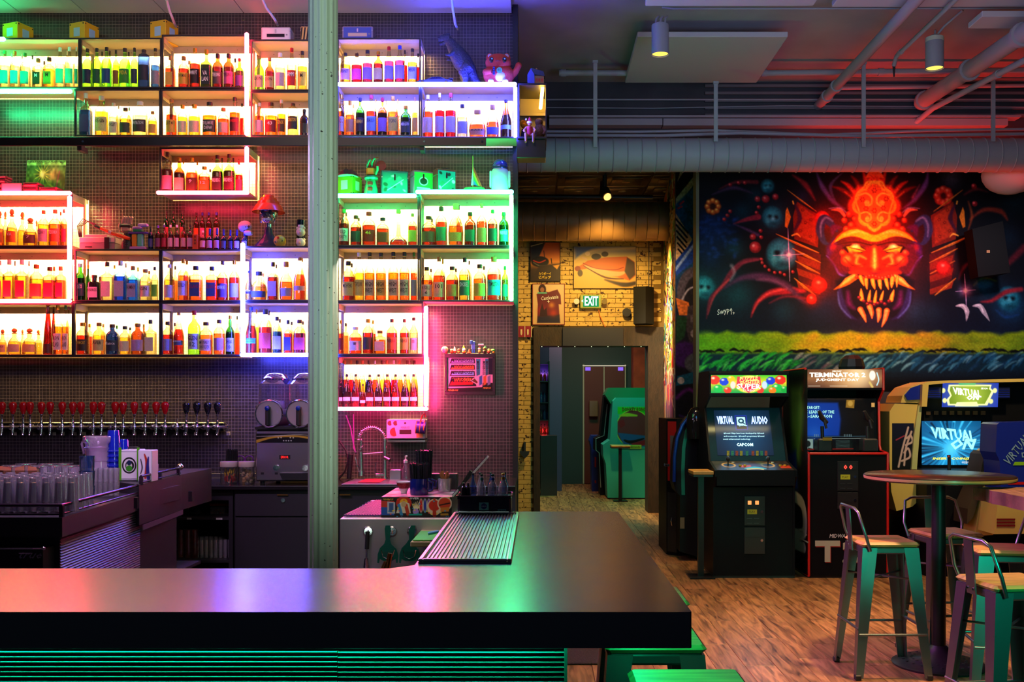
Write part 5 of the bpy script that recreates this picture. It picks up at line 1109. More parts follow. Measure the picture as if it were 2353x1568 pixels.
# skull bust with red stepped hat
zs = Z(565,SF)+0.0012
t = thing('skull_bust','chrome skull bust wearing a shiny stepped red-orange hat','bust',(X(617,7.9),7.9,zs))
stm = mat('bust_rock','#1c2a3a',0.3,0.3,bump=0.6,bscale=25);skc = mat('skull_chrome',(0.6,0.62,0.62),0.15,0.95)
M().lathe([(0.12,0),(0.10,0.03),(0.06,0.07),(0.035,0.11),(0.028,0.16)],n=16,sy=0.5).build('shoulders',stm,t,1)
M().tube([(0.0,0.01,0.12),(0,0.01,0.19)],0.024,10).build('neck',skc,t,1)
M().ball((0,0,0.275),0.074,20,14,sy=0.9,sz=0.95).build('cranium',skc,t,1)
M().box(-0.045,0.045,-0.07,0.02,0.185,0.235,0.018).build('jaw',skc,t,1)
for s in (-1,1):
    M().ball((s*0.028,-0.058,0.270),0.018,12,8,sy=0.5).build('eye_socket',BLACK,t,1);M().tube([(s*0.05,-0.05,0.255),(s*0.058,-0.03,0.22),(s*0.05,-0.03,0.19)],0.006,6).build('cheek_bar',skc,t,1)
M().prism([(-0.008,0.238),(0.008,0.238),(0,0.258)],'y',-0.076,-0.06).build('nose_hole',BLACK,t,1)
M().box(-0.052,0.052,-0.082,-0.07,0.282,0.290,0.002).build('visor_bar',CHROME,t,1)
for i in range(7):M().box(-0.033+i*0.0098,-0.026+i*0.0098,-0.0735,-0.068,0.205,0.222,0.001).build('tooth',mat('tooth_white','#c8d0c8',0.3),t,1)
M().lathe([(0.128,0.278),(0.122,0.292),(0.096,0.335),(0.085,0.336),(0.082,0.362),(0.066,0.363),(0.062,0.388),(0.046,0.389),(0.040,0.410),(0,0.414)],n=28,caps=False).build('stepped_hat',mat('hat_red','#e0401c',0.22),t,1)
t = thing('small_skull','small purple-lit white skull tilted beside the bitters bottles','skull',(X(565,7.9),7.9,zs))
wm = mat('bone_white','#c8c0d8',0.5)
M().ball((-0.006,0,0.165),0.055,16,12,sz=0.85).build('cranium',wm,t,1);M().box(-0.005,0.052,-0.05,0.02,0.095,0.13,0.01).build('jaw',wm,t,1)
for x in (0.008,0.036):M().ball((x,-0.046,0.158),0.010,8,6,sy=0.5).build('eye_socket',BLACK,t,1)
M().tube([(0,0.01,0),(0,0.01,0.12)],0.014,8).build('stand',stm,t,1)
t = thing('grinning_ball','yellow-green ball figurine with one eye and a toothy grin','figurine',(X(643,7.87),7.87,zs))
M().ball((0,0,0.046),0.048,18,12).build('ball',mat('ball_yellow','#b8a030',0.35),t,1);M().ball((-0.002,-0.042,0.066),0.010,10,8).build('eye',mat('ball_eye','#c02818',0.2),t,1)
for i in range(6):M().box(-0.030+i*0.0105,-0.0215+i*0.0105,-0.047+abs(i-2.5)*0.003,-0.036,0.028+i*0.0015,0.042+i*0.0015,0.001).build('tooth',mat('grin_teeth','#202820',0.4),t,1)
for k,(zz,fl) in enumerate(((0.0,1),(0.082,-1))):
    t = thing('bear_figurine',('pale bear head figurine at the bottom of the pair by the column','upside-down pale bear figurine balanced on the lower bear')[k],'figurine',(X(691,7.87),7.87,zs+zz))
    bmt = mat('bear_pale','#d0c8b8',0.35)
    M().ball((0,0,0.035),0.036,14,10).build('head',bmt,t,1)
    for s in (-1,1):M().ball((s*0.026,0,0.058 if fl > 0 else 0.066),0.012,8,6).build('ear',bmt,t,1)
    M().ball((0,-0.03,0.028),0.012,8,6).build('snout',mat('bear_snout','#e8a890',0.4),t,1)
    if fl < 0:M().tube([(0,0,0.055),(0,0,0.09)],0.022,10).build('body',bmt,t,1)
o = M().cyl(P(690,560,7.98),P(692,494,7.98),0.034,n=18).build('dark_can',mat('can_navy','#10203a',0.15,0.5));tag(o,'tall glossy dark can standing behind the bear figurines','can');o.location.z = zs
# ---- framed sticker print with toys on top
fy = 8.06
t = thing('framed_sticker_print','black shadow frame of slanted sticker lettering on the tile wall','picture',P(1079,908,fy))
for a in ((1021,1138,812,822),(1021,1138,900,908),(1021,1027,822,900),(1132,1138,822,900)):
    M().box(X(a[0],fy),X(a[1],fy),fy,8.098,Z(a[3],fy),Z(a[2],fy),0.002).build('frame_side',BLACK,t)
def p_boss(c,w,h):
    c.grad([(0,'#c8b8c0'),(1,'#b8a8b0')]);c.poly([(0,0),(6,0),(4,h),(0,h)],'#5a9a80')
    c.poly([(0,h*0.9),(w*0.82,h*0.86),(w,h*0.9),(w,h),(0,h)],'#140c10');c.poly([(w*0.78,h*0.74),(w,h*0.74),(w,h),(w*0.75,h)],'#101010')
    for i,(c1,c2) in enumerate((('#8a9ad0','#3a3a80'),('#e87830','#a06020'),('#6ab8e0','#2a7890'))):
        y = h*(0.04+0.18*i);c.poly([(w*0.11,y),(w*0.60,y),(w*0.61,y+h*0.14),(w*0.06,y+h*0.14)],'#100c14',1.2);c.poly([(w*0.13,y+2),(w*0.58,y+2),(w*0.59,y+h*0.12),(w*0.09,y+h*0.12)],c1,1.2)
    y = h*0.57;c.poly([(w*0.10,y),(w*0.60,y),(w*0.64,y+h*0.27),(w*0.03,y+h*0.28)],'#100c14',1.2);c.poly([(w*0.13,y+2),(w*0.58,y+2),(w*0.58,y+h*0.12),(w*0.10,y+h*0.12)],'#f0902c',1.2);c.poly([(w*0.1,y+h*0.12),(w*0.58,y+h*0.12),(w*0.56,y+h*0.22),(w*0.06,y+h*0.24)],'#b02018',1.2)
    for a,b_,c1 in ((0.63,0.73,'#2aa0a0'),(0.76,0.81,'#a898b0'),(0.83,0.90,'#2a8a90')):c.poly([(w*a,h*0.05),(w*b_,h*0.05),(w*(b_-0.01),h*0.5),(w*(a+0.01),h*0.55)],c1,1.5)
    c.poly([(w*0.9,h*0.03),(w,h*0.03),(w,h*0.5),(w*0.9,h*0.5)],'#14142a')
    for a,c1 in ((0.70,'#2a6a9a'),(0.79,'#a86a28'),(0.88,'#6a7a98')):c.poly([(w*a,h*0.56),(w*(a+0.065),h*0.52),(w*(a+0.065),h*0.78),(w*a,h*0.82)],c1,1.2)
    c.poly([(w*0.5,h*0.68),(w*0.60,h*0.58),(w*0.70,h*0.72),(w*0.66,h*0.8)],'#c8c0b8',1.2);c.poly([(w*0.54,h*0.68),(w*0.60,h*0.61),(w*0.67,h*0.72),(w*0.65,h*0.76)],'#4a3a18',1.2)
canv_box(t,X(1027,fy+0.02),X(1133,fy+0.02),fy+0.02,8.09,Z(901,fy+0.02),Z(821,fy+0.02),p_boss,PRINT,'print',1.4)
for i,(py,c_) in enumerate(((828,'k'),(842,'k'),(856,'k'),(873,'k'))):
    text('MINIBOSS',S(52,fy),S(8 if i < 3 else 12,fy),P(1061,py,fy+0.015),INK[c_],t,shear=0.25,bold=0.012)
for px in (1099,1113,1120):text('MINIBOSS',S(32,fy),S(6,fy),P(px-1,846,fy+0.015),INK['k'],t,rot=(PI/2,PI/2,0),bold=0.01)
text('MINIBOSS',S(24,fy),S(4,fy),P(1041,897,fy+0.015),INK['y'],t,shear=0.25);text('MINIBOSS',S(18,fy),S(4,fy),P(1119,892,fy+0.015),INK['y'],t,shear=0.25)
zf = Z(812,fy)+0.001
def toy(px,label,parts,Y=8.07,z=None):
    tt = thing('tiny_toy',label,'toy',(X(px,Y),Y,z or zf),group='tiny toys on the picture frame')
    for nm,kind,a,c_ in parts:
        m = M()
        if kind == 'ball':m.ball(a[0],a[1],12,8,sz=a[2] if len(a) > 2 else 1)
        elif kind == 'cone':m.lathe([(a[1],0),(0.0005,a[2])],a[0],10,caps=True)
        elif kind == 'box':m.box(*a,0.002)
        m.build(nm,mat('toy_'+c_[1:],hx(c_),0.35),tt,local=True)
toy(1022,'pink ball-shaped tiny toy at the frame corner',[('head','ball',((0,0,0.028),0.028),'#e87a9a'),('face','ball',((0.010,-0.016,0.026),0.017),'#b8a870'),('foot','ball',((0.012,-0.01,0.006),0.010),'#c83030')])
toy(1038,'tiny orange-footed toy with a tan cap',[('body','ball',((0,0,0.012),0.014),'#d8481c'),('cap','ball',((0,0,0.026),0.013,0.6),'#c8a878')])
toy(1045,'tiny toy under a tilted silver cone hat',[('body','ball',((0.002,0,0.012),0.012),'#d86a3a'),('hat','cone',((0,0,0.018),0.014,0.04),'#8a7aa8')])
toy(1054,'tiny brown round-headed toy',[('body','ball',((0,0,0.010),0.011),'#b88a30'),('head','ball',((0,0,0.026),0.012),'#6a3a40')])
toy(1066,'tiny white-faced toy with a yellow pointed hat',[('body','ball',((0,0,0.010),0.016,0.7),'#d8882c'),('face','ball',((0,-0.004,0.027),0.014),'#e8e0d8'),('hat','cone',((-0.002,0,0.037),0.011,0.026),'#e8c020')])
toy(1078,'tiny red triangular toy beside the blue letter figure',[('body','cone',((0,0,0),0.017,0.034),'#d82a1c')])
toy(1088,'tiny blue blocky standing figure holding a cube',[('leg','box',(-0.012,-0.002,-0.006,0.006,0,0.03),'#2a7ac8'),('leg','box',(0.002,0.012,-0.006,0.006,0,0.03),'#2a7ac8'),('trunk','box',(-0.016,0.014,-0.008,0.008,0.031,0.07),'#4a90d8'),('head','box',(-0.004,0.014,-0.008,0.008,0.071,0.094),'#3a8ad0'),('cube','box',(-0.028,-0.0045,-0.01,0.01,0.071,0.104),'#2a6ab8')])
toy(1102,'tiny toy with a red and white cap beside the blue figure',[('body','ball',((0,0,0.014),0.014),'#a89a50'),('head','ball',((0,0,0.034),0.013),'#d8d0c0'),('cap','ball',((0.002,0,0.044),0.011,0.6),'#8a2030'),('hammer','box',(-0.012,0.034,0.0,0.012,0.062,0.074),'#b8a0c8')])
toy(1113,'tiny olive toy with a green leaf hat',[('body','ball',((0,0,0.014),0.016),'#3a3a20'),('head','ball',((0,0,0.036),0.012),'#6a6a28'),('hat','cone',((0.006,0,0.044),0.011,0.016),'#1a8a50')])
toy(1123,'tiny tan and red toy near the frame end',[('body','ball',((0,0,0.012),0.013),'#c85030'),('head','ball',((0,0,0.026),0.010),'#d8a060')])
toy(1133,'tiny green-backed toy at the far frame end',[('shell','ball',((0,0,0.022),0.015,0.8),'#2a8a30'),('foot','ball',((0.004,-0.004,0.008),0.010),'#d8a028'),('head','ball',((-0.012,-0.004,0.024),0.007),'#d8c850')])
# ================================================================== BACK BAR, TAPS, MACHINES
# beer taps: x, handle top y, handle kind
TAPX = [5,27,51,71,97,117,145,167,188,215,236,262,284,309,333,356,380,404,428,452,477,503]
TY = 8.044
def tap_proto(kind):
    m = M();cols = {'r':('tap_handle_red',hx('#c01018')),'k':('tap_handle_black',(0.012,0.012,0.016))}
    t = thing('beer_tap','x','beer tap',(0,0,0),0,{'r':'red-handled beer taps','k':'black-handled beer taps','-':'beer taps without handle'}[kind])
    if kind in cols:
        M().lathe([(0.012,0.0),(0.021,0.02),(0.030,0.055),(0.031,0.075),(0.026,0.090),(0.012,0.097),(0,0.098)],(0,-0.10,0.155),18,sy=0.85,caps=False).build('handle',mat(cols[kind][0],cols[kind][1],0.12,coat=0.6),t,1)
    M().lathe([(0.006,0.06),(0.012,0.065),(0.009,0.075),(0.012,0.085),(0.008,0.10),(0.0085,0.135),(0.013,0.145),(0.013,0.153),(0.008,0.156)] if kind != '-' else [(0.006,0.06),(0.012,0.065),(0.006,0.08),(0.004,0.115)],(0,-0.10,0),12).build('ferrule',CHROME,t,1)
    b = M();b.tube([(0,-0.10,0.075),(0,-0.10,0.045),(0,-0.103,0.01),(0,-0.112,-0.015)],[0.009,0.016,0.010,0.009],10);b.ball((0,-0.10,0.05),0.017,12,8);b.build('faucet',CHROME,t,1)
    M().tube([(0.005,-0.10,0.05),(0.02,-0.05,0.05),(0.026,0.0,0.05)],0.012,10).build('shank',CHROME,t,1)
    M().cyl((0.026,0.0,0.05),(0.026,-0.014,0.05),0.026,n=16).build('collar',CHROME,t,1)
    return t
protos = {k:tap_proto(k) for k in 'rk-'};used = {}
zt_ = Z(1001,TY-0.11)+0.015
for i,px in enumerate(TAPX):
    k = 'r' if i < 17 else ('-' if i == 17 else 'k');n = i if i < 17 else i-18
    lab = {'r':'beer tap with glossy red bulb handle, %s of the red ones from the room corner' % (ORD+['x'])[min(n,16)],'-':'bare beer tap without a handle between red and black handles','k':'beer tap with glossy black handle, %s of the four black ones' % ORD[n] if k == 'k' else ''}[k]
    t = protos[k] if k not in used else copy_tree(protos[k]);used[k] = 1
    t['label'] = lab;t.location = (X(px,TY-0.1),TY,zt_);t.rotation_euler.z = rnd.uniform(-0.12,0.12)
    tg = M();tg.box(-0.015,0.015,-0.006,-0.003,-0.02,0.008,0.001)
    o = tg.build('number_tag',mat('tag_paper','#c8c0b0',0.6),t,1);o.location = (0.032,0.035,0)
bb = M().box(X(-60,8.05),X(515,8.05),8.045,8.099,zt_+0.015,zt_+0.085,0.004).build('tap_rail',mat('tap_rail_black',(0.01,0.01,0.012),0.25,0.4));tag(bb,'long black tap rail carrying the row of beer taps','tap rail')
# back counter
CZ = Z(1117,7.16)  # counter top height
CY0,CY1 = 7.16,8.095
cz = 0.945-0.0
ct = thing('back_counter','long black back counter along the tiled wall','counter',(-1.5,7.6,0))
CZt = Z(1117,7.3);
M().box(-5.0,X(1184,7.3),7.30,8.095,CZt-0.03,CZt,0.003).build('worktop',mat('black_worktop',(0.015,0.014,0.016),0.12),ct)
M().box(X(410,7.30),X(1184,7.30),7.295,7.30,CZt-0.006,CZt-0.001).build('edge_strip',STEEL,ct)
M().box(X(415,8.0),X(590,8.0),8.06,8.095,CZt,CZt+0.035).build('upstand',STEEL,ct)
CABM = mat('black_cabinet',(0.022,0.020,0.027),0.5,bump=0.03,bscale=200)
cb = thing('drawer_cabinet','black cabinet with one drawer and a big door under the slush machine','cabinet',(X(620,7.35),7.7,0))
M().box(X(538,7.35),X(776,7.35),7.36,8.0,0.02,CZt-0.03).build('body',CABM,cb)
dr = M().box(X(541,7.35),X(774,7.35),7.335,7.36,Z(1187,7.34),Z(1136,7.34),0.003).build('drawer',CABM,cb)
M().box(X(637,7.33),X(662,7.33),7.322,7.335,Z(1139,7.33),Z(1136.5,7.33)).build('pull',mat('brass_pull','#b08a40',0.3,0.8),dr)
M().cyl(P(650,1150,7.334),P(650,1150,7.324),0.015,n=16).build('lock',CHROME,dr)
M().box(X(541,7.35),X(774,7.35),7.335,7.36,0.05,Z(1190,7.34),0.003).build('door',CABM,cb)
sh = thing('open_shelf_cabinet','black open shelf cabinet holding plastic boxes and stacked glasses','shelf',(X(465,7.35),7.7,0))
ax,bx = X(386,7.36),X(535,7.36)
M().box(ax,ax+0.03,7.36,8.0,0.02,CZt-0.031).build('side',CABM,sh);M().box(bx-0.03,bx,7.36,8.0,0.02,CZt-0.031).build('side',CABM,sh);M().box(ax+0.03,bx-0.03,7.97,8.0,0.02,CZt-0.031).build('back',CABM,sh)
zs1,zs2 = Z(1190,7.36),Z(1288,7.36)
for z in (zs1,zs2,0.1):M().box(ax+0.03,bx-0.03,7.36,7.97,z-0.018,z).build('shelf_board',CABM,sh)
M().box(ax+0.03,bx-0.03,7.36,7.40,Z(1150,7.36),CZt-0.031).build('top_rail',CABM,sh)
for px,s in ((435,'Picks'),(502,'Butter Cards')):
    o = M().box(X(px-5,7.36),X(px+ (5 if px < 500 else 9),7.36),7.356,7.3595,zs1-0.016,zs1-0.002).build('shelf_label',WHITE,sh);text(s,0.02,0.006,(X(px+(0 if px < 500 else 2),7.36),7.3555,zs1-0.009),INK['k'],o)
def clear_tub(px0,px1,py0,zb,lid,label,Y=7.5):
    t = thing('plastic_tub',label,'tub',(X((px0+px1)/2,Y),Y,zb+0.001));x0,x1 = X(px0,Y),X(px1,Y);zt = Z(py0,Y)
    g = glass('tub_plastic',(0.45,0.42,0.46),0.12,0.2,opaque=0.25,body=(0.2,0.18,0.2));M().box(x0,x1,Y,Y+0.2,zb+0.001,zt,0.006).build('tub',g,t)
    if lid:M().box(x0-0.004,x1+0.004,Y-0.004,Y+0.204,zt+0.0005,zt+0.02,0.004).build('lid',mat('tub_lid_red','#c02818',0.4),t)
    return t
clear_tub(409,454,1155,zs1,False,'small clear tub with a red clip on the cabinet shelf')
clear_tub(482,533,1163,zs1,True,'clear tub with a red lid full of small parts')
cols = ('#c8a888','#a07a60','#8a8a98','#c02818','#e8c020')
for i in range(14):
    px = 488+ (i % 7)*6.4;o = M().box(-0.007,0.007,-0.007,0.007,0,0.016,0.002).build('small_part',mat('part_'+cols[i % 5][1:],hx(cols[i % 5]),0.5),local=True);o.location = (X(px,7.55),7.54+0.03*(i//7),zs1+0.008+0.018*(i//7));o.rotation_euler.z = i
    tag(o,'little coloured piece lying in the red-lidded clear tub','small part','little pieces in the red-lidded tub')
o = M().box(X(425,7.55),X(433,7.55),7.54,7.56,Z(1172,7.55),Z(1162,7.55),0.002).build('clip',mat('clip_yellow','#e0b820',0.4));tag(o,'yellow clip inside the small clear tub','clip')
# glasses
GL = glass('drinking_glass',(0.93,0.93,0.96),0.6,0.07,opaque=0.26,body=(0.85,0.82,0.9));GB = glass('blue_glass',(0.35,0.6,0.85),0.30,0.05,opaque=0.08,body=(0.2,0.4,0.7))
def gmesh(nm,prof,n=16,ribs=0):
    m = M();m.lathe(prof,n=n,caps=False)
    me = m.mesh(nm);me.materials.append(None);return me
PINT = gmesh('glass_body',[(0,0.006),(0.028,0.004),(0.030,0),(0.0305,0.02),(0.041,0.148),(0.0385,0.148),(0.029,0.022),(0,0.02)])
FLUTE = gmesh('glass_body',[(0,0.006),(0.031,0.004),(0.031,0),(0.033,0.02),(0.034,0.14),(0.0315,0.14),(0.030,0.02),(0,0.02)],10)
ROCK = gmesh('glass_body',[(0,0.006),(0.034,0.004),(0.036,0),(0.038,0.012),(0.042,0.085),(0.039,0.085),(0.034,0.02),(0,0.018)])
COUPE = gmesh('glass_body',[(0,0),(0.036,0.001),(0.033,0.004),(0.006,0.01),(0.004,0.06),(0.008,0.068),(0.040,0.085),(0.048,0.105),(0.046,0.105),(0.037,0.088),(0,0.075)])
def glas(me,loc,label,group,m=GL,inv=False,s=1.0,nm='glass'):
    o = bpy.data.objects.new(nm,me);COL.objects.link(o);o.location = loc;o.scale = (s,s,s)
    h = max(v.co.z for v in me.vertices)*s
    if inv:o.rotation_euler.x = PI;o.location.z += h
    o.material_slots[0].link = 'OBJECT';o.material_slots[0].material = m;tag(o,label,'glass',group);return o
# glasses in open cabinet
for r in range(3):
    for i in range(8):
        glas(FLUTE,(X(455+i*10.8,7.5+0.1*r),7.48+r*0.1,zs2+0.001),'straight highball glass on the low cabinet shelf, %s in row %s' % (ORD[i],('one','two','three')[r]),'highball glasses in the open cabinet',s=0.5).scale.z = 0.95
for i,px in enumerate((415,432,447)):
    for k in range(4):glas(ROCK,(X(px,7.47),7.47,zs2+0.001+k*0.05),'reddish tumbler, %s up in the %s nested stack on the low shelf' % (ORD[k],ORD[i]),'nested tumblers in the open cabinet',glass('ruby_glass',(0.75,0.35,0.3),0.3,0.05,opaque=0.1,body=(0.6,0.2,0.15)),s=0.7)
# jars
def jar(px0,px1,label,fill):
    Y = 7.5;r = S((px1-px0)/2,Y);x = X((px0+px1)/2,Y);z0 = CZt+0.001;z1 = Z(1073,Y);z2 = Z(1061,Y)
    t = thing('glass_jar',label,'jar',(x,Y,z0))
    M().lathe([(0,z0+0.002),(r*0.95,z0),(r,z0+0.01),(r,z1),(r*0.96,z1)],(x,Y,0),22,caps=False).build('jar_glass',glass('jar_glass',(0.93,0.93,0.93),0.35,0.05,opaque=0.03,body=(0.8,0.8,0.8)),t)
    M().lathe([(r*1.02,z1),(r*1.04,z1+0.004),(r*1.04,z2-0.004),(r,z2)],(x,Y,0),22).build('lid',mat('jar_lid','#c8b8b0',0.4),t)
    return x,Y,r,z0
x,Y,r,z0 = jar(507,545,'lidded glass jar of yellow and red sweets on the back counter',0)
q = random.Random(3)
def fillobj(i,px,kind,c_,label,group,x,Y,r,z):
    a,rr = q.uniform(0,2*PI),r*0.72*math.sqrt(q.random());m = M()
    if kind == 'stick':m.tube([(0,0,0),(q.uniform(-.01,.01),q.uniform(-.01,.01),0.028)],0.004,6)
    else:m.cyl((0,0,0),(0.01,0,0.016),0.011,n=10)
    o = m.build('sweet' if kind == 'stick' else 'cork',mat('fill_'+c_[1:],hx(c_),0.5),local=True);o.location = (x+rr*math.cos(a),Y+rr*math.sin(a),z);o.rotation_euler.z = q.uniform(0,6)
    tag(o,label,kind if kind != 'stick' else 'sweet',group)
for i in range(40):fillobj(i,0,'stick',('#c81c14','#e8c020')[i//20],('red','yellow')[i//20]+' sweet inside the first glass jar',('red','yellow')[i//20]+' sweets in the jar',x,Y,r,z0+0.005+0.0022*i)
x,Y,r,z0 = jar(549,585,'lidded glass jar of wine corks beside the slush machine',1)
for i in range(24):fillobj(i,0,'cork',('#c8a060','#a89070','#d8c090')[i % 3],'pale cork inside the second glass jar','corks in the jar',x,Y,r,z0+0.004+0.0038*i)
t = thing('straw_holder','black box of dark straws behind the two glass jars','straw holder',(X(532,7.75),7.75,CZt+0.001))
M().box(X(520,7.75),X(547,7.75),7.72,7.80,CZt+0.001,Z(1062,7.75)).build('holder',BLACK,t);sm_ = M()
for i in range(40):xx = X(521+ (i % 20)*1.3,7.75);sm_.cyl((xx,7.735+0.02*(i//20),Z(1064,7.75)),(xx+0.001*(i % 3),7.735+0.02*(i//20),Z(1036-(i*7 % 5),7.75)),0.002,n=5)
sm_.build('straws',BLACK,t,kind='stuff')
o = M();
for k in range(2):
    a = [P(553+k*20+9*math.cos(u),1056+8*math.sin(u),7.8) for u in np.linspace(0,2*PI,17)[:-1]];o.tube(a,0.004,6,closed=True)
o = o.build('scissors',mat('scissor_purple','#7a2a90',0.3));tag(o,'purple-handled scissors standing behind the cork jar','scissors',kind='thing')
# slush machine
SY = 7.45
t = thing('slush_machine','two-tank steel slush machine half hidden by the column','slush machine',(X(680,SY),7.7,CZt+0.001))
x0,x1 = X(587,SY),X(742,SY);zb = Z(1110,SY)+0.012;zt2 = Z(988,SY)
zb = CZt+0.02
M().box(x0,x1,SY,8.0,zb,zt2,0.012).build('cabinet',STEEL,t)
for xx in (x0+0.04,x1-0.04):
    for yy in (SY+0.05,7.95):M().cyl((xx,yy,CZt+0.001),(xx,yy,zb),0.018,n=12).build('foot',BLACK,t)
M().box(x0-0.003,x1+0.003,SY-0.01,8.0,zt2,zt2+0.028,0.004).build('top_deck',BLACK,t)
c = Canvas(185,26,1.4,'#0c0a10');c.stroke([(0,22),(50,10),(120,8),(185,20)],[9,5,5,10],'#c89a30',1.2);c.stroke([(0,8),(60,6),(120,3),(185,8)],[1,2,2,1],'#d8d0c8',1)
for i in range(4):c.ell(77+i*7,20,2,2,'#d8d8d8');
for a in (62,70,96,104):c.ell(a,10+abs(83-a)*0.08,2.2,2.2,'#c8c0a8')
c.build('control_fascia',(x0+0.006,SY-0.0015,Z(997,SY)),(x1-x0-0.012,0,0),(0,0,-S(21,SY)),PRINT,t)
M().box(X(642,SY),X(667,SY),SY-0.003,SY,Z(1056,SY),Z(1046,SY)).build('display',BLACK,t);text('ERROR',0.055,0.018,P(654,1051,SY-0.004),emat('red_digits',(1,0.02,0.02),2),t)
for px in (634,701):M().cyl(P(px,1076,SY),P(px,1076,SY-0.02),0.021,n=18).build('knob',CHROME,t)
for px in (603,635):M().box(X(px-3.5,SY),X(px+3.5,SY),SY-0.002,SY,Z(1091,SY),Z(1086,SY)).build('vent_plug',BLACK,t)
M().prism([(X(646,SY),Z(1087,SY)),(X(741,SY),Z(1087,SY)),(X(741,SY),Z(1101,SY)),(X(652,SY),Z(1101,SY))],'y',SY-0.05,SY).build('drip_cup',BLACK,t)
tank = glass('tank_plastic',(0.86,0.82,0.88),0.25,0.04,opaque=0.04,body=(0.8,0.7,0.9))
for px in (624,694):
    x = X(px,SY+0.05);r = S(30,SY)
    za,zb_ = zt2+0.03,Z(873,SY)
    M().box(x-r,x+r,SY+0.03,SY+0.38,za+0.10,zb_,0.03).build('tank',tank,t)
    M().cyl((x,SY-0.02,za+0.09),(x,SY+0.40,za+0.09),r*1.02,n=28).build('barrel',glass('barrel_frost',(0.70,0.62,0.72),0.2,0.15,opaque=0.55,body=(0.6,0.55,0.6)),t)
    M().tube([(x+(r*1.02)*math.cos(a),SY-0.022,za+0.09+r*1.02*math.sin(a)) for a in np.linspace(0,2*PI,25)[:-1]],0.006,6,closed=True).build('barrel_rim',CHROME,t)
    M().lathe([(r*1.05,zb_),(r*1.07,zb_+0.012),(r*0.8,zb_+0.045),(r*0.3,zb_+0.058),(0,zb_+0.06)],(x,SY+0.19,0),24,sy=1.5,caps=False).build('lid',glass('tank_lid',(0.35,0.35,0.6),0.5,0.05,opaque=0.2,body=(0.1,0.1,0.4)),t)
    M().box(x-0.018,x+0.018,SY-0.07,SY-0.03,za-0.005,za+0.15,0.012).build('spout',BLACK,t)
    M().ball((x,SY-0.075,za+0.13),0.018,12,8,sy=0.5).build('spout_button',mat('spout_blue','#1030a0',0.2),t)
    M().tube([(x,SY+0.0,za+0.09),(x,SY+0.3,za+0.09)],0.012,8).build('auger',WHITE,t)
# sink, faucet
sk_ = thing('sink','steel sink let into the back counter with a red mat','sink',(X(850,7.5),7.6,CZt))
M().box(X(786,7.35),X(925,7.35),7.32,7.85,CZt+0.0008,CZt+0.012,0.003).build('sink_rim',STEEL,sk_)
M().box(X(826,7.5),X(876,7.5),7.42,7.75,CZt+0.0125,CZt+0.018,0.003).build('sink_mat',mat('red_mat','#c01c24',0.5),sk_)
fb = thing('spring_faucet','tall steel pre-rinse faucet with a coiled spring hose','faucet',(X(885,7.8),7.8,CZt+0.001));Yf = 7.8
M().tube([P(884,1104,Yf),P(884,1010,Yf)],0.016,12).build('riser',STEEL,fb)
M().cyl(P(884,1104.5,Yf),P(884,1097,Yf),0.026,n=16).build('base_flange',STEEL,fb)
arc = [P(884-30+30*math.cos(a),1012-29*math.sin(a),Yf) for a in np.linspace(0,PI,15)]
hose = [P(884,1040,Yf)]+arc+[P(830,1012,Yf),P(829,1035,Yf)]
M().tube(hose,0.007,8).build('hose',STEEL,fb)
coil = [];L = 26*12
for i in range(L):
    f = i/(L-1)*(len(hose)-1);k = min(int(f),len(hose)-2);a,b_ = Vector(hose[k]),Vector(hose[k+1]);p = a.lerp(b_,f-k);d = (b_-a).normalized();n1 = Vector((0,1,0));n2 = d.cross(n1);w_ = 2*PI*i/12
    coil.append(p+n1*(0.014*math.cos(w_))+n2*(0.014*math.sin(w_)))
M().tube(coil,0.0028,5).build('spring',STEEL,fb)
M().tube([P(829,1038,Yf),P(830,1082,Yf)],0.016,12).build('spray_body',STEEL,fb);M().cyl(P(830,1082,Yf),P(830,1094,Yf),0.022,0.024,14).build('spray_head',STEEL,fb)
M().tube([P(816,1051,Yf),P(825,1085,Yf-0.02)],0.004,6).build('spray_lever',STEEL,fb)
M().tube([P(884,1040,Yf),P(832,1044,Yf)],0.005,8).build('support_arm',STEEL,fb)
M().tube([P(884,1052,Yf-0.01),P(896,1058,Yf-0.04)],0.014,10).build('valve',STEEL,fb);M().tube([P(884,1092,Yf),P(862,1092,Yf-0.03)],0.014,10).build('tap_body',STEEL,fb);M().tube([P(862,1090,Yf-0.03),P(864,1064,Yf-0.03)],0.004,6).build('tap_lever',STEEL,fb)
# wall dispenser with stickers
dY = 7.95;t = thing('towel_dispenser','white paper towel dispenser covered in stickers on the tile wall','dispenser',P(933,1015,dY))
M().box(X(888,dY),X(977,dY),dY,8.098,Z(1009,dY),Z(964,dY),0.006).build('cover',mat('dispenser_white','#b8b4c8',0.3),t);M().box(X(889,dY),X(977,dY),dY+0.02,8.098,Z(1017,dY),Z(1011,dY),0.003).build('lip',STEEL,t)
for px,py,r,c_ in ((896,973,5.5,'#501018'),(909,973,5.5,'#501018'),(931,973,2.5,'#301018'),(906,993,10,'#d82a28')):
    M().cyl(P(px,py,dY),P(px,py,dY-0.0015),S(r,dY),n=18).build('round_sticker',mat('sticker_'+c_[1:],hx(c_),0.4),t)
M().box(X(918,dY),X(945,dY),dY-0.0015,dY-0.0003,Z(998,dY),Z(988,dY)).build('sticker',mat('sticker_301018','#301018',0.4),t);text('MINIBOSS',S(20,dY),S(5,dY),P(931,983,dY-0.002),INK['k'],t,shear=0.2)
M().box(X(957,dY),X(972,dY),dY-0.0015,dY-0.0003,Z(1006,dY),Z(996,dY)).build('sticker',mat('sticker_gold','#c8a060',0.4),t)
t = thing('hanging_barrel','small purple and orange toy barrel hanging on a red hook','toy',P(966,996,7.9))
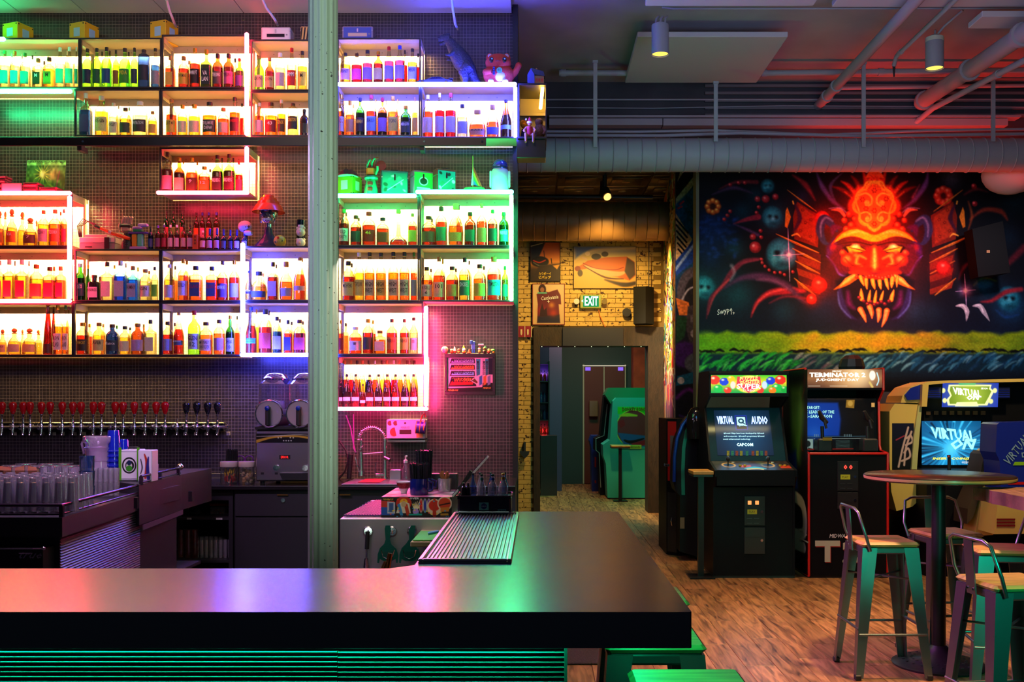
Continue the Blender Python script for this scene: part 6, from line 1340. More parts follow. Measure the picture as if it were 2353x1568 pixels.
M().cyl(P(956,982,7.9),P(978,984,7.9),0.048,n=18).build('barrel',mat('barrel_purple','#2a2080',0.3),t)
for px in (957,966,975):M().cyl(P(px-1,982,7.9),P(px+1,982.2,7.9),0.051,n=18).build('hoop',mat('hoop_orange','#c87028',0.35),t)
M().tube([P(966,968,7.9),P(970,956,7.95),P(976,950,8.0),P(978,958,7.95)],0.005,6).build('hook',red,t)
# plug cables and small things left of the faucet
for a,lab in ((((795,955),(806,985),(812,1020),(816,1035)),'pink-lit cable hanging beside the column'),(((812,952),(813,1000),(812,1030),(818,1040)),'second pink-lit cable hanging beside the faucet')):
    o = M().tube([P(px,py,8.0) for px,py in a],0.005,6).build('cable',mat('cable_violet','#8a4a9a',0.5));tag(o,lab,'cable')
o = M().tube([P(802,1101,7.9),P(806,1045,7.9)],[0.018,0.022],10).build('brush',BLACK);tag(o,'black bottle brush hanging beside the column','brush')
o = M().tube([P(778,1012,7.95),P(795,1036,7.95),P(800,1060,7.95),P(792,1085,7.95),P(779,1100,7.95)],0.007,8).build('black_hose',BLACK);tag(o,'looping black hose beside the column','hose')
# soap and small box
t = thing('soap_bottle','clear pump soap bottle beside the mug of straws','soap bottle',(X(932,7.75),7.75,CZt+0.001));r = 0.032;x = X(932,7.75);z0 = CZt+0.001
M().lathe([(r,z0),(r,z0+0.09),(0.014,z0+0.125),(0.013,z0+0.14)],(x,7.75,0),16).build('bottle_body',glass('soap_plastic',(0.8,0.7,0.8),0.3,0.1,opaque=0.15,body=(0.7,0.5,0.6)),t);M().lathe([(0.016,z0+0.14),(0.016,z0+0.16),(0.006,z0+0.165),(0.006,z0+0.19)],(x,7.75,0),12).tube([(x,7.75,z0+0.19),(x+0.012,7.72,z0+0.195)],0.007,8).build('pump',WHITE,t)
o = M().box(X(897,7.8),X(923,7.8),7.76,7.86,CZt+0.001,Z(1079,7.8),0.004).build('steel_caddy',STEEL);tag(o,'small square steel caddy beside the faucet base','caddy')
# lower front of the sink run
cb2 = thing('sink_cabinet','black cabinet under the sink beside the column','cabinet',(X(900,7.35),7.7,0));M().box(X(779,7.35),X(1184,7.35),7.36,8.0,0.02,CZt-0.031).build('body',CABM,cb2);M().box(X(781,7.35),X(806,7.35),7.33,7.36,Z(1139,7.33),Z(1136.5,7.33)).build('pull',MATS['brass_pull'],cb2)

# ================================================================== GLASS STATION (left, behind the bar)
# two stepped black decks; the glass deck stands nearest
LY = 4.6
STB = mat('station_black',(0.022,0.018,0.026),0.42,bump=0.05,bscale=150)
st = thing('glass_station','black angled glassware station with pipe rails behind the bar','bar station',(-2.3,5.4,0))
zg = Z(1190,LY)  # deck level near
A = (X(143,LY),LY);zdk = zg
pl_ = [(-3.6,LY),A,(X(320,5.75),5.75),(X(320,5.75),6.4),(-3.6,6.4)]
M().prism(pl_,'z',zdk-0.09,zdk).build('lower_deck',STB,st)
M().prism([(-3.6,LY+0.08),(A[0]-0.05,LY+0.08),(X(312,5.75),5.8),(X(312,5.75),6.4),(-3.6,6.4)],'z',0.02,zdk-0.091).build('cooler_body',STB,st)
# louvred side: thin ribs along the slanted side
d = Vector((X(312,5.75)-(A[0]-0.05),5.8-(LY+0.08),0));L = d.length;d.normalize();nrm = Vector((d.y,-d.x,0));p0 = Vector((A[0]-0.05,LY+0.08,0))
for k in range(32):
    z = zdk-0.105-k*0.013;m = M();a = p0+nrm*0.001;b_ = p0+d*L+nrm*0.001;q_ = nrm*0.006
    m.add([(a.x,a.y,z),(b_.x,b_.y,z),(b_.x+q_.x,b_.y+q_.y,z-0.006),(a.x+q_.x,a.y+q_.y,z-0.006),(a.x,a.y,z-0.010),(b_.x,b_.y,z-0.010)],[(0,1,2,3),(3,2,5,4),(0,3,4),(1,5,2)])
    m.build('louvre',mat('louvre_black',(0.03,0.026,0.036),0.35),st)
# upper deck
zu = Z(1108,5.9)
M().prism([(X(320,5.7),5.70),(X(417,6.5),6.5),(X(417,6.5),7.1),(-3.6,7.1),(-3.6,5.9),(X(270,5.9),5.9)],'z',zu-0.23,zu).build('upper_deck',STB,st)
M().prism([(X(325,5.7),5.72),(X(417,6.5),6.51),(X(417,6.5),6.53),(X(325,5.7),5.74)],'z',zu-0.262,zu-0.231).build('lower_trim',mat('trim_plum',(0.08,0.05,0.09),0.4),st)
M().box(X(378,6.45)-0.02,X(378,6.45)+0.02,6.42,6.46,0.0,zu-0.231).build('leg',STB,st)
RAIL = mat('rail_plum_black',(0.05,0.03,0.05),0.25,0.6)
def railing(pts,h0,h1,posts):
    pts = [Vector(p) for p in pts]
    for z,rr in ((h1,0.008),(h0,0.005)):M().tube([(p.x,p.y,z) for p in pts],rr,8).build('rail',RAIL,st)
    for p in posts:M().box(p[0]-0.009,p[0]+0.009,p[1]-0.009,p[1]+0.009,h0-0.015,h1).build('rail_post',RAIL,st)
e1 = (X(320,5.72)-0.01,5.72,0)
railing([(-3.6,LY+0.01,0),(A[0]-0.01,LY+0.015,0),e1],zdk+0.014,zdk+0.055,[(A[0]-0.012,LY+0.02),(-2.6,LY+0.015),(A[0]+0.18,5.0),(A[0]+0.33,5.35)])
railing([(X(322,5.72),5.73,0),(X(414,6.5),6.5,0)],zu+0.01,zu+0.045,[(X(322,5.72),5.735),(X(368,6.1),6.1),(X(410,6.46),6.46)])
M().ball((X(414,6.5),6.5,zu+0.05),0.022,12,8).build('rail_knob',CHROME,st)
# rubber mats under the glasses
mt = M()
for i in range(23):
    for j in range(4):xx = -3.5+i*0.055;mt.tube([(xx+0.02*math.cos(a),LY+0.09+j*0.06+0.02*math.sin(a),zdk+0.006) for a in np.linspace(0,2*PI,9)[:-1]],0.003,4,closed=True)
o = mt.build('bar_mat',BLACK,kind='stuff');tag(o,'black ringed rubber mat under the rows of glasses','bar mat',kind='stuff')
bmt = M().prism([(X(0,6.0)-0.3,6.6),(X(85,6.6),6.6),(X(75,7.0),7.05),(X(0,7.0)-0.3,7.05)],'z',zu+0.001,zu+0.02).build('brown_mat',mat('brown_mat','#8a5a3c',0.9,bump=0.8,bscale=80));tag(bmt,'rough brown mat at the back of the upper station deck','mat')
# inverted pint glasses, three rows
gi = 0
for r in range(4):
    Yr = LY+0.16+r*0.115
    for i in range(9):
        px = -10+i*29.5+ (14 if r % 2 else 0)-r*3;x = X(px,Yr)
        if px > 190+r*12:continue
        o = glas(PINT,(x,Yr,zdk+0.001),'upturned slim beer glass, %s along row %s from the front railing' % (ORD[i],('one','two','three','four')[r]),'upturned beer glasses on the station',inv=True,s=1.0);o.scale = (0.72,0.72,1.08);o.location.z = zdk+0.012+0.148*1.08
# blue tinted rocks stack + small ones + coupes
for k in range(3):glas(ROCK,(X(200,5.25),5.25,zdk+0.012+k*0.078),'blue-tinted tumbler in a stack of three beside the pint glasses, '+('lowest','middle','topmost')[k],'blue-tinted tumblers',GB,s=0.95)
for r in range(2):
    for i in range(5):
        for k in range(2):glas(ROCK,(X(228+i*12,5.6+0.1*r),5.55+0.1*r,zdk+0.012+k*0.075),'small clear tumbler by the railing, %s tier, %s in the %s row' % (('lower','upper')[k],ORD[i],('near','far')[r]),'small stacked tumblers',s=0.42).scale.z = 0.85
for i,(px,yy) in enumerate(((30,5.6),(95,5.6),(128,5.62),(160,5.58),(60,5.75),(112,5.75),(145,5.78))):
    glas(COUPE,(X(px,yy),yy,zdk+0.012),'upturned stemmed coupe glass behind the beer glasses, %s of seven' % ORD[i],'upturned coupe glasses',inv=True,s=1.6)
for i in range(4):glas(ROCK,(X(105+i*22,6.1),6.1,zu+0.001),'low clear tumbler on the upper deck, %s of four' % ORD[i],'tumblers on the upper deck',s=0.9)
# pitcher, blue cups
t = thing('water_pitcher','cloudy clear plastic pitchers stacked beside blue cups','pitcher',(X(225,6.0),6.0,zu+0.001));x = X(228,6.0)
PCH = glass('pitcher_plastic',(0.85,0.72,0.9),0.3,0.12,opaque=0.35,body=(0.85,0.7,0.9))
M().lathe([(0.095,0),(0.085,0.04),(0.072,0.10),(0.073,0.17),(0.088,0.20)],(x,6.0,zu+0.001),20,caps=False).build('lower_body',PCH,t);M().lathe([(0.075,0.12),(0.078,0.22),(0.092,0.235),(0.094,0.262),(0.085,0.268)],(x,6.0,zu+0.001),20,caps=False).build('upper_body',PCH,t)
M().tube([(x-0.09,6.0,zu+0.25),(x-0.105,6.0,zu+0.22),(x-0.09,6.0,zu+0.16)],0.008,8).build('handle',PCH,t)
BC = glass('blue_cup_plastic',(0.06,0.10,0.95),0.3,0.08,opaque=0.45,body=(0.02,0.05,0.9));cup = gmesh('cup_body',[(0,0.004),(0.032,0),(0.034,0.01),(0.042,0.12),(0.045,0.122),(0.045,0.13),(0.042,0.13)],18)
for s_,(px,nn) in enumerate(((261,7),(282,5))):
    for k in range(nn):glas(cup,(X(px,6.0+0.08*s_),6.0+0.08*s_,zu+0.001+0.0285*k),'blue plastic cup nested in the %s stack, %s from the bottom' % (('tall','shorter')[s_],ORD[k]),'nested blue cups',BC,inv=True,nm='plastic_cup')
t = lunch_tin(276,318,1034,0,'green-edged tin lunch box with a black and white spiral print','#e8e8e8','#d8d4e0',lambda c,w,h:[c.ell(w/2,h/2,26,32,'#141414'),c.ell(w/2,h/2,21,26,'#e0e0e0'),c.ell(w/2+2,h/2+1,16,20,'#141414'),c.ell(w/2,h/2+2,11,14,'#d0d8c8'),c.ell(w/2,h*0.62,12,12,'#3a9a28'),c.ell(w/2,h*0.4,8,10,'#18284a')],yaw=0.0,d=0.12,Y=5.95,z=zu+0.001,latch=False)
for s in (-1,1):M().box(s*0.054-0.008,s*0.054+0.008,-0.063,-0.0605,0.004,0.20).build('green_edge',mat('edge_green','#58b020',0.4),t,1)
c = Canvas(34,70,1.3,'#e0dce8');c.stroke([(16,8),(22,30),(18,65)],[3,8,6],'#b03020',2);c.stroke([(26,15),(24,40),(26,66)],[3,8,9],'#282878',2);c.stroke([(6,20),(10,40),(6,55)],[2,3,2],'#181818',2)
c.build('side_print',(X(319,5.9),5.893,Z(1037,5.9)),(S(30,5.9),0,0),(0,0,-S(66,5.9)),PRINT,t)
M().box(X(318,5.9),X(350,5.9),5.895,5.99,zu+0.001,Z(1035,5.9),0.003).build('side_tin',MATS['tin_d8d4e0'],t)
o = M().lathe([(0.022,0),(0.026,0.03),(0.026,0.035)],(X(357,6.2),6.2,zu+0.001),14).lathe([(0.016,0.036),(0.018,0.085),(0.012,0.09)],(X(357,6.2),6.2,zu+0.001),14).build('small_bottle',mat('pink_white_plastic','#d0b0d8',0.4));tag(o,'small pale squeeze bottle beside the printed lunch box','bottle')
# fridge sign
t = thing('bar_fridge','black under-counter fridge with a chrome script badge','fridge',(X(60,LY),LY,0))
M().box(-3.4,X(108,4.6),4.56,4.675,0.1,Z(1258,4.6),0.004).build('fridge_door',mat('fridge_black',(0.012,0.012,0.013),0.3),t)
text('true',S(52,4.55),S(14,4.55),P(70,1277,4.557),mat('badge_chrome','#b8a0b8',0.3,0.4),t,shear=0.5,bold=0.004);M().box(X(42,4.55),X(72,4.55),4.554,4.558,Z(1273.5,4.55),Z(1272,4.55)).build('badge_bar',MATS['badge_chrome'],t)
M().tube([P(75,1262,4.55),P(95,1262,4.55)],0.003,6).ball(P(100,1261,4.55),0.009,10,8).build('lock',CHROME,t)
# well bottles between station and cabinets
for i,(px0,px1,top,Y,sh_,gl,lq,cp,lb,tx,lab) in enumerate((
    (300,320,1205,6.2,'r','c','d','n','dc3','GRAY','tall clear bottle with yellow GRAY label standing below the station'),(321,341,1210,6.2,'s','k','-','k','223','','dark square bottle between two yellow-labelled bottles below the station'),(340,361,1200,6.2,'b','c','d','r','dc8','Maker/Mark','bottle with red wax neck and cream label below the station'),
    (352,372,1225,6.5,'b','c','c','b','68a','','clear bottle with blue cap at the back below the station'),(305,322,1200,6.5,'r','c','c','W','edb','','clear bottle with white cap at the back below the station'))):
    zb_ = Z(1318,Y);o = bottle(px0,px1,top,1318,Y,zb_,sh_,gl,lq,cp,lb,tx,lab,None)
o = M().box(X(290,6.1),X(385,6.1),6.08,6.7,Z(1318,6.2)-0.02,Z(1318,6.2)-0.0005).build('speed_shelf',STB);tag(o,'low black shelf carrying the bottles below the station','shelf')
# ================================================================== RIGHT STATION: steel sink front, sticker box, mugs
RY = 5.05
t = thing('steel_sink_unit','stainless steel sink unit behind the return of the bar','sink unit',(X(890,RY),RY+0.3,0))
zr = Z(1192,RY);RX0,RX1 = X(781,RY),X(1052,RY)
M().box(RX0,RX1,RY,RY+0.03,0.0,zr,0.004).build('front_panel',mat('sink_steel',(0.50,0.48,0.47),0.35,0.9,bump=0.04,bscale=200),t);M().box(RX0,RX1,RY+0.03,6.0,zr-0.03,zr,0.003).build('deck',MATS['sink_steel'],t)
m = M()
for i in range(24):m.tube([(RX0+0.01+i*0.0135,RY+0.06,zr+0.009),(RX0+0.05+i*0.0135,RY+0.85,zr+0.009)],0.004,5)
for j in range(9):m.tube([(RX0+0.005,RY+0.08+j*0.09,zr+0.005),(RX0+0.34,RY+0.08+j*0.09,zr+0.005)],0.004,5)
o = m.build('ribbed_mat',mat('purple_lit_mat','#5a3a78',0.4),kind='stuff');tag(o,'purple-lit ribbed black drain mat beside the column','mat',kind='stuff')  # black mat with the coloured light put into its base colour
# suction hooks and tools
for i,(px,lab) in enumerate(((846,'suction hook carrying the stick tool'),(901,'suction hook carrying the first strainer'),(948,'suction hook carrying the second strainer'))):
    t = thing('suction_hook','round chrome '+lab,'hook',P(px,1222,RY),group='chrome hooks on the steel sink front');M().cyl(P(px,1222,RY-0.001),P(px,1222,RY-0.012),0.028,0.02,20).build('cup',CHROME,t);M().tube([P(px,1222,RY-0.012),P(px,1226,RY-0.035),P(px,1219,RY-0.042)],0.004,6).build('hook_arm',CHROME,t)
STG = mat('strainer_green','#146a58',0.35,0.5)
for k,(px,dx,lab) in enumerate(((891,0,'green-lit flat bar strainer hanging on the middle hook'),(941,1,'green-lit flat bar strainer hanging nearest the drip tray'))):
    t = thing('bar_strainer',lab,'strainer',P(px,1300,RY-0.03),group='flat strainers on hooks');Yk = RY-0.035-0.012*dx
    def q_(x,y):return (X(px+x,Yk),Z(y,Yk))
    M().prism([q_(-5+9*dx,1208),q_(5+9*dx,1208),q_(7+6*dx,1216),q_(5+4*dx,1240),q_(9,1252),q_(20,1262),q_(24,1277),q_(23,1294),q_(19,1294),q_(18,1285),q_(9,1290),q_(-9,1290),q_(-18,1285),q_(-20,1295),q_(-24,1294),q_(-23,1274),q_(-18,1260),q_(-8,1250),q_(-5+4*dx,1240),q_(-7+6*dx,1216)],'y',Yk-0.002,Yk+0.002).build('plate',STG,t)
    for j in range(3):
        for i in range(-6+j,7-j):M().cyl((X(px+i*2.0,Yk),Yk-0.0025,Z(1269+j*4,Yk)),(X(px+i*2.0,Yk),Yk-0.0035,Z(1269+j*4,Yk)),0.0014,n=6).build('hole',BLACK,t)
    M().tube([(X(px-15,Yk),Yk-0.004,Z(1264,Yk)),(X(px-11,Yk),Yk-0.004,Z(1280,Yk)),(X(px,Yk),Yk-0.004,Z(1285,Yk)),(X(px+11,Yk),Yk-0.004,Z(1280,Yk)),(X(px+15,Yk),Yk-0.004,Z(1264,Yk))],0.0018,6).build('rim_wire',CHROME,t)
t = thing('hanging_spatula','black-handled steel tool hanging on the first hook','bar tool',P(846,1300,RY-0.03))
M().tube([P(845,1222,RY-0.04),P(843,1262,RY-0.04)],0.011,10).build('handle',BLACK,t);M().tube([P(843,1262,RY-0.04),P(842,1285,RY-0.04)],0.005,8).build('shaft',CHROME,t);M().tube([P(842,1283,RY-0.04),P(842,1305,RY-0.04)],[0.01,0.017],10).build('blade',CHROME,t)
ib = M().box(X(865,4.85),X(915,4.85),4.78,4.93,0.0,Z(1314,4.85),0.004).build('ice_bin',STEEL);tag(ib,'steel bin behind the bar holding the two tool handles','bin')
for px,py0,py1 in ((889,1272,1312),(880,1291,1312)):
    o = M().tube([P(px+8,py0,4.85),P(px,py1,4.85)],[0.012,0.016],10).build('steel_tongs',mat('amber_steel','#8a5a30',0.2,0.9));tag(o,'steel handle sticking up below the strainers, '+('taller' if py0 < 1280 else 'shorter')+' one','utensil')
o = M().box(X(948,4.7),X(1005,4.7),4.62,5.049,Z(1252,4.7),Z(1240,4.7),0.003).build('cutting_board',mat('board_tan','#b8a878',0.5));tag(o,'pale wooden board under the green notepad behind the drip tray','board')
o = M().box(X(952,4.7),X(1010,4.7),4.63,4.95,Z(1239,4.7),Z(1236,4.7),0.002).build('notepad',mat('notepad_green','#58c048',0.5));tag(o,'bright green notepad behind the drip tray','notepad')
o = M().tube([P(984,1227,4.7),P(1008,1222,4.7)],0.008,10).build('marker',mat('marker_blue','#4a9ac8',0.4));tag(o,'light blue marker lying on the green notepad','pen')
# sticker covered box
BY = 5.1;bz0 = zr+0.001;bz1 = Z(1143,BY)
t = thing('stickered_box','black box plastered with colourful stickers','box',(X(960,BY),BY+0.2,bz0))
bxm = mat('sticker_box_black',(0.015,0.012,0.012),0.4)
M().box(X(876,BY),X(1038,BY),BY,BY+0.55,bz0,bz1,0.003).build('box_body',bxm,t)
def p_st(c,w,h):
    c.grad([(0,'#1a1210'),(1,'#1a1210')]);c.poly([(0,h*.18),(30,h*.2),(30,h*.62),(0,h*.66)],'#c03a28');c.poly([(0,h*.5),(30,h*.52),(30,h*.9),(0,h*.9)],'#2858a8');c.poly([(14,h*.22),(32,h*.25),(32,h*.82),(14,h*.82)],'#b8b8c0');c.poly([(18,h*.3),(28,h*.3),(28,h*.75),(18,h*.75)],'#3a5a8a')
    c.ell(w*.32,h*.3,18,16,'#c02818');c.ell(w*.32,h*.26,9,9,'#e8b020');c.poly([(w*.21,h*.8),(w*.26,h*.3),(w*.32,h*.2),(w*.40,h*.32),(w*.42,h*.8)],'#d8d0b0');c.stroke([(w*.25,h*.4),(w*.29,h*.9)],7,'#3888b8',1);c.stroke([(w*.35,h*.4),(w*.38,h*.85)],8,'#b83a20',1);c.ell(w*.32,h*.35,6,7,'#c8a878')
    for i in range(7):c.stroke([(w*.48,h*.7),(w*.44+i*4,h*.2+abs(3-i)*2)],[4,1],'#e8d8a0',1)
    for i,k in enumerate(('#c02020','#283898','#6a28a0')):c.ell(w*.565+i*9,h*.42,4.5,17,'#e8e0d0',1);c.ell(w*.565+i*9,h*.42,3.2,15,k,1)
    c.ell(w*.755,h*.5,17,20,'#e0c8a0',1);c.ell(w*.755,h*.42,13,13,'#c82818',2);c.stroke([(w*.755,h*.1),(w*.755,h*.9)],[5,9],'#b83018',1);c.ell(w*.90,h*.32,17,17,'#e0c8a8',1);c.ell(w*.90,h*.32,14,14,'#c8401c',1);c.stroke([(w*.83,h*.4),(w*.97,h*.3)],3,'#301010',1);c.poly([(w*.84,h*.52),(w*.97,h*.5),(w*.96,h*.72),(w*.84,h*.74)],'#c87828')
    c.ell(w*.49,h*.72,7,7,'#a888d0',1);c.poly([(w*.39,h*.84),(w*.58,h*.82),(w*.58,h*.94),(w*.39,h*.94)],'#18a088');c.poly([(w*.84,h*.82),(w*.95,h*.8),(w*.96,h*.96),(w*.84,h*.96)],'#b88828')
    for i in range(30):q2 = random.Random(i);c.ell(q2.uniform(0,w),q2.uniform(0,h),2,1.5,('#e8d040','#e84828','#38a0c8')[i % 3],1)
    c.stroke([(0,h*0.93),(w,h*0.93)],1.6,'#0a0808',1)
c = Canvas(162,48,1.6);p_st(c,162,48);c.build('sticker_print',(X(876,BY),BY-0.001,bz1),(X(1038,BY)-X(876,BY),0,0),(0,0,bz0-bz1),PRINT,t)
text('MINIBOSS',S(24,BY),S(4,BY),P(892,1148,BY-0.003),INK['y'],t,shear=0.3);text('OVER',S(22,BY),S(4.5,BY),P(952,1146,BY-0.003),INK['w'],t,bold=0.01)
c = Canvas(60,40,1.2,'#b86a80');c.noise(0.5,6)
for i in range(26):q2 = random.Random(i+50);c.ell(q2.uniform(0,60),q2.uniform(0,40),q2.uniform(2,6),q2.uniform(1.5,4),('#d8a8b0','#803048','#b8c0b0','#a84878')[i % 4],1.5)
c.build('top_print',(X(876,BY),BY+0.55,bz1+0.001),(X(1038,BY)-X(876,BY),0,0),(0,-0.55,0),PRINT,t)
# mugs with straws
def mug(px,w_,py0,Y,zb,label):
    t = thing('enamel_mug',label,'mug',(X(px,Y),Y,zb));r = S(w_/2,Y);h_ = Z(py0,Y)-zb;em = mat('enamel_navy','#101c6a',0.15,coat=0.5)
    M().lathe([(0,0.003),(r*0.96,0),(r,0.006),(r,h_),(r*0.94,h_),(r*0.93,0.01),(0,0.01)],(X(px,Y),Y,zb),26,caps=False).build('mug_body',em,t)
    M().tube([(X(px,Y)+r-0.003,Y,zb+h_*0.85),(X(px,Y)+r+0.025,Y,zb+h_*0.75),(X(px,Y)+r+0.022,Y,zb+h_*0.3),(X(px,Y)+r-0.003,Y,zb+h_*0.2)],0.006,8).build('handle',em,t);return r,h_
def straws(px,wb,wt,py0,py1,Y,label,lean=0.0):
    sm_ = M();q2 = random.Random(int(px))
    for i in range(90):
        a = q2.uniform(0,2*PI);rr = math.sqrt(q2.random());b0 = (X(px,Y)+S(wb/2,Y)*rr*math.cos(a),Y+S(wb/2,Y)*rr*math.sin(a),Z(py1,Y));t0 = (X(px,Y)+S(wt/2,Y)*rr*math.cos(a)+lean,Y+S(wt/2,Y)*rr*math.sin(a),Z(py0+q2.uniform(-2,2),Y));sm_.cyl(b0,t0,0.0035,n=5)
    o = sm_.build('drinking_straws',mat('straw_black',(0.01,0.01,0.016),0.25),kind='stuff');tag(o,label,'straws',kind='stuff')
zb_ = bz1+0.0025
mug(963,42,1100,BY+0.12,zb_,'navy enamel mug full of black straws on the stickered box');straws(962,36,44,1066,1120,BY+0.12,'short bundle of black straws standing in the nearer navy mug')
mug(973,38,1098,BY+0.32,zb_,'second navy enamel mug behind the first one');straws(974,32,38,1036,1110,BY+0.32,'taller bundle of black straws in the mug behind')
t = thing('patterned_bowl','small white bowl with a dark red patterned band','bowl',(X(928,BY+0.2),BY+0.2,zb_));x = X(928,BY+0.2)
M().lathe([(0.016,0),(0.017,0.008),(0.034,0.04),(0.040,0.062),(0.037,0.06),(0.015,0.012),(0,0.01)],(x,BY+0.2,zb_),22,caps=False).build('bowl_body',mat('bowl_white','#d8d0d8',0.25),t);M().lathe([(0.0275,0.026),(0.0352,0.040),(0.0388,0.056)],(x,BY+0.2,zb_),22,caps=False).build('pattern_band',mat('bowl_red','#7a2018',0.3,var=0.5,vscale=120),t)
t = thing('cinnamon_glass','clear cup holding brown cinnamon sticks','cup',(X(1022,BY+0.3),BY+0.3,zb_));x = X(1022,BY+0.3)
M().lathe([(0,0.004),(0.034,0),(0.038,0.07),(0.036,0.07),(0.032,0.008),(0,0.008)],(x,BY+0.3,zb_),20,caps=False).build('cup_body',GL,t)
q2 = random.Random(5)
for i in range(12):a = q2.uniform(0,6.3);M().tube([(x+0.018*math.cos(a),BY+0.3+0.018*math.sin(a),zb_+0.01),(x-0.026*math.cos(a+0.5),BY+0.3-0.02*math.sin(a),zb_+0.085+q2.uniform(0,0.025))],0.0048,7).build('cinnamon_stick',mat('cinnamon','#8a5228',0.7),t)
o = M().box(X(965,BY+0.4),X(1050,BY+0.4),BY+0.42,BY+0.5,zb_,Z(1090,BY+0.4),0.003).build('napkin_box',BLACK);tag(o,'low black napkin box behind the cinnamon cup','box')
# tablet on a leaning stand
t = thing('tilted_tablet','tablet tilted on a stand behind the stickered box','tablet',P(1080,1135,5.0));tY = 4.95
def slab(a,b_,th,y0,y1):
    a,b_ = Vector((a[0],0,a[1])),Vector((b_[0],0,b_[1]));d_ = (b_-a).normalized();n_ = Vector((-d_.z,0,d_.x))*th;p = [a-n_*0.5,b_-n_*0.5,b_+n_*0.5,a+n_*0.5];m_ = M();m_.prism([(v.x,v.z) for v in p],'y',y0,y1);return m_
slab((X(1040,tY),Z(1141,tY)),(X(1119,tY),Z(1052,tY)),0.010,tY,tY+0.16).build('tablet_body',mat('tablet_white','#c0c8c8',0.3),t)
slab((X(1039,tY),Z(1139,tY)+0.003),(X(1117,tY),Z(1051,tY)+0.003),0.003,tY+0.008,tY+0.152).build('tablet_screen',mat('tablet_glass','#3a2040',0.08),t)
slab((X(1055,tY),Z(1126,tY)),(X(1083,tY),Z(1084,tY)),0.018,tY-0.004,tY+0.05).build('stand',BLACK,t);M().box(X(1053,tY),X(1060,tY),tY,tY+0.05,zr+0.001,Z(1128,tY)).build('stand_foot',BLACK,t)
# space-printed tray of small bottles
NY = 4.42;nz0 = BT+0.0+0.02;
t = thing('bottle_tray','navy printed tray of small capped bottles on a pale block at the bar end','tray',(X(1112,NY),NY+0.1,BT+0.014))
M().box(X(1053,4.22),X(1170,4.22),4.20,4.235,BT+0.0145,Z(1179,4.2)+0.004,0.003).build('pale_block',mat('block_teal','#88b8b0',0.4),t)
z0n,z1n = Z(1180,4.24)+0.004,Z(1141,4.24)
spm = mat('space_print','#140c24',0.3,var=0.8,vscale=30)
M().prism([(X(1053,4.24)+0.006*math.cos(a)*0 ,0) for a in (0,)]*0+[(X(1056,4.24),4.237),(X(1170,4.24),4.237),(X(1174,4.24),4.25),(X(1174,4.24),4.43),(X(1170,4.24),4.445),(X(1056,4.24),4.445),(X(1051,4.24),4.43),(X(1051,4.24),4.25)],'z',z0n,z1n-0.012).build('tray_body',spm,t)
M().tube([(X(1055,4.24),4.236,z1n),(X(1171,4.24),4.236,z1n),(X(1175,4.24),4.25,z1n),(X(1175,4.24),4.43,z1n),(X(1171,4.24),4.446,z1n),(X(1055,4.24),4.446,z1n),(X(1050,4.24),4.43,z1n),(X(1050,4.24),4.25,z1n)],0.0035,6,closed=True).build('rim_wire',mat('rim_dark',(0.05,0.04,0.06),0.2,0.8),t)
M().box(X(1051,4.24),X(1174,4.24),4.2365,4.2385,z1n-0.012,z1n).build('front_lip',spm,t)
M().box(X(1101,4.236),X(1123,4.236),4.2345,4.2362,Z(1173,4.236),Z(1155,4.236),0.0006).build('sticker',mat('sticker_teal','#7ac8c0',0.4),t);M().cyl((X(1112,4.234),4.2343,Z(1164,4.234)),(X(1112,4.234),4.2335,Z(1164,4.234)),0.0125,n=20).build('badge_disc',mat('badge_navy','#142a6a',0.4),t)
text('NASA',0.02,0.006,(X(1112,4.233),4.2332,Z(1164,4.233)),INK['w'],t)
M().box(X(1144,4.236),X(1163,4.236),4.2345,4.2362,Z(1178.5,4.236),Z(1171,4.236)).build('barcode_sticker',MATS['sticker_teal'],t)
for i in range(9):M().box(X(1146.5+i*1.7,4.234),X(1146.5+i*1.7+(0.9 if i % 3 else 0.5),4.234),4.2338,4.2344,Z(1177,4.234),Z(1172,4.234)).build('bar_line',BLACK,t)
for i,(px,py0,w_,Yb,bc,cc,nm) in enumerate(((1087,1088,14,4.33,'u','k','blue-tinted bottle with black cap'),(1107,1090,17,4.28,'c','k','clear bottle with teal neck band'),(1103,1087,14,4.40,'c','k','clear bottle behind the teal-banded one'),(1132,1090,20,4.28,'c','k','clear bottle with blue neck band'),(1128,1087,14,4.40,'u','k','dark blue bottle behind the blue-banded one'),(1156,1088,20,4.30,'c','y','clear bottle with yellow cap'),(1160,1086,15,4.40,'t','k','teal bottle behind the yellow-capped one'))):
    o = uobj('bottle','v',bglass(bc) if bc != 'c' else GL);hgt = Z(py0,Yb)-z0n-0.002;o.location = (X(px,Yb),Yb,z0n+0.002+ (z1n-z0n)*0.0);o.scale = (S(w_,Yb)*1.1,S(w_,Yb)*1.1,hgt);tag(o,nm+' in the printed tray','bottle','small bottles in the tray')
    o.location.z = z1n-0.011;o.scale.z = Z(py0,Yb)-z1n+0.011
    uobj('cap','v',mat('cap_yellow','#d8b820',0.4) if cc == 'y' else mat('cap_dark_green','#083830',0.3),o)
    if i in (1,3,5):m_ = M();m_.lathe([(0.22,0.70),(0.19,0.84)],n=14,caps=False);m_.build('neck_band',mat('band_%d' % i,hx(('','#1a9878','','#1830a0','','#a8981c')[i]),0.4),o,local=True)
for i,px in enumerate((1066,1076)):
    o = uobj('bottle','b',bglass('k'));o.location = (X(px,4.29),4.29,z1n-0.011);o.scale = (0.026,0.026,Z(1110,4.29)-z1n+0.011);uobj('cap','b',MATS['cap_black'],o);tag(o,('first','second')[i]+' tiny black dropper bottle at the end of the printed tray','bottle','tiny dropper bottles')
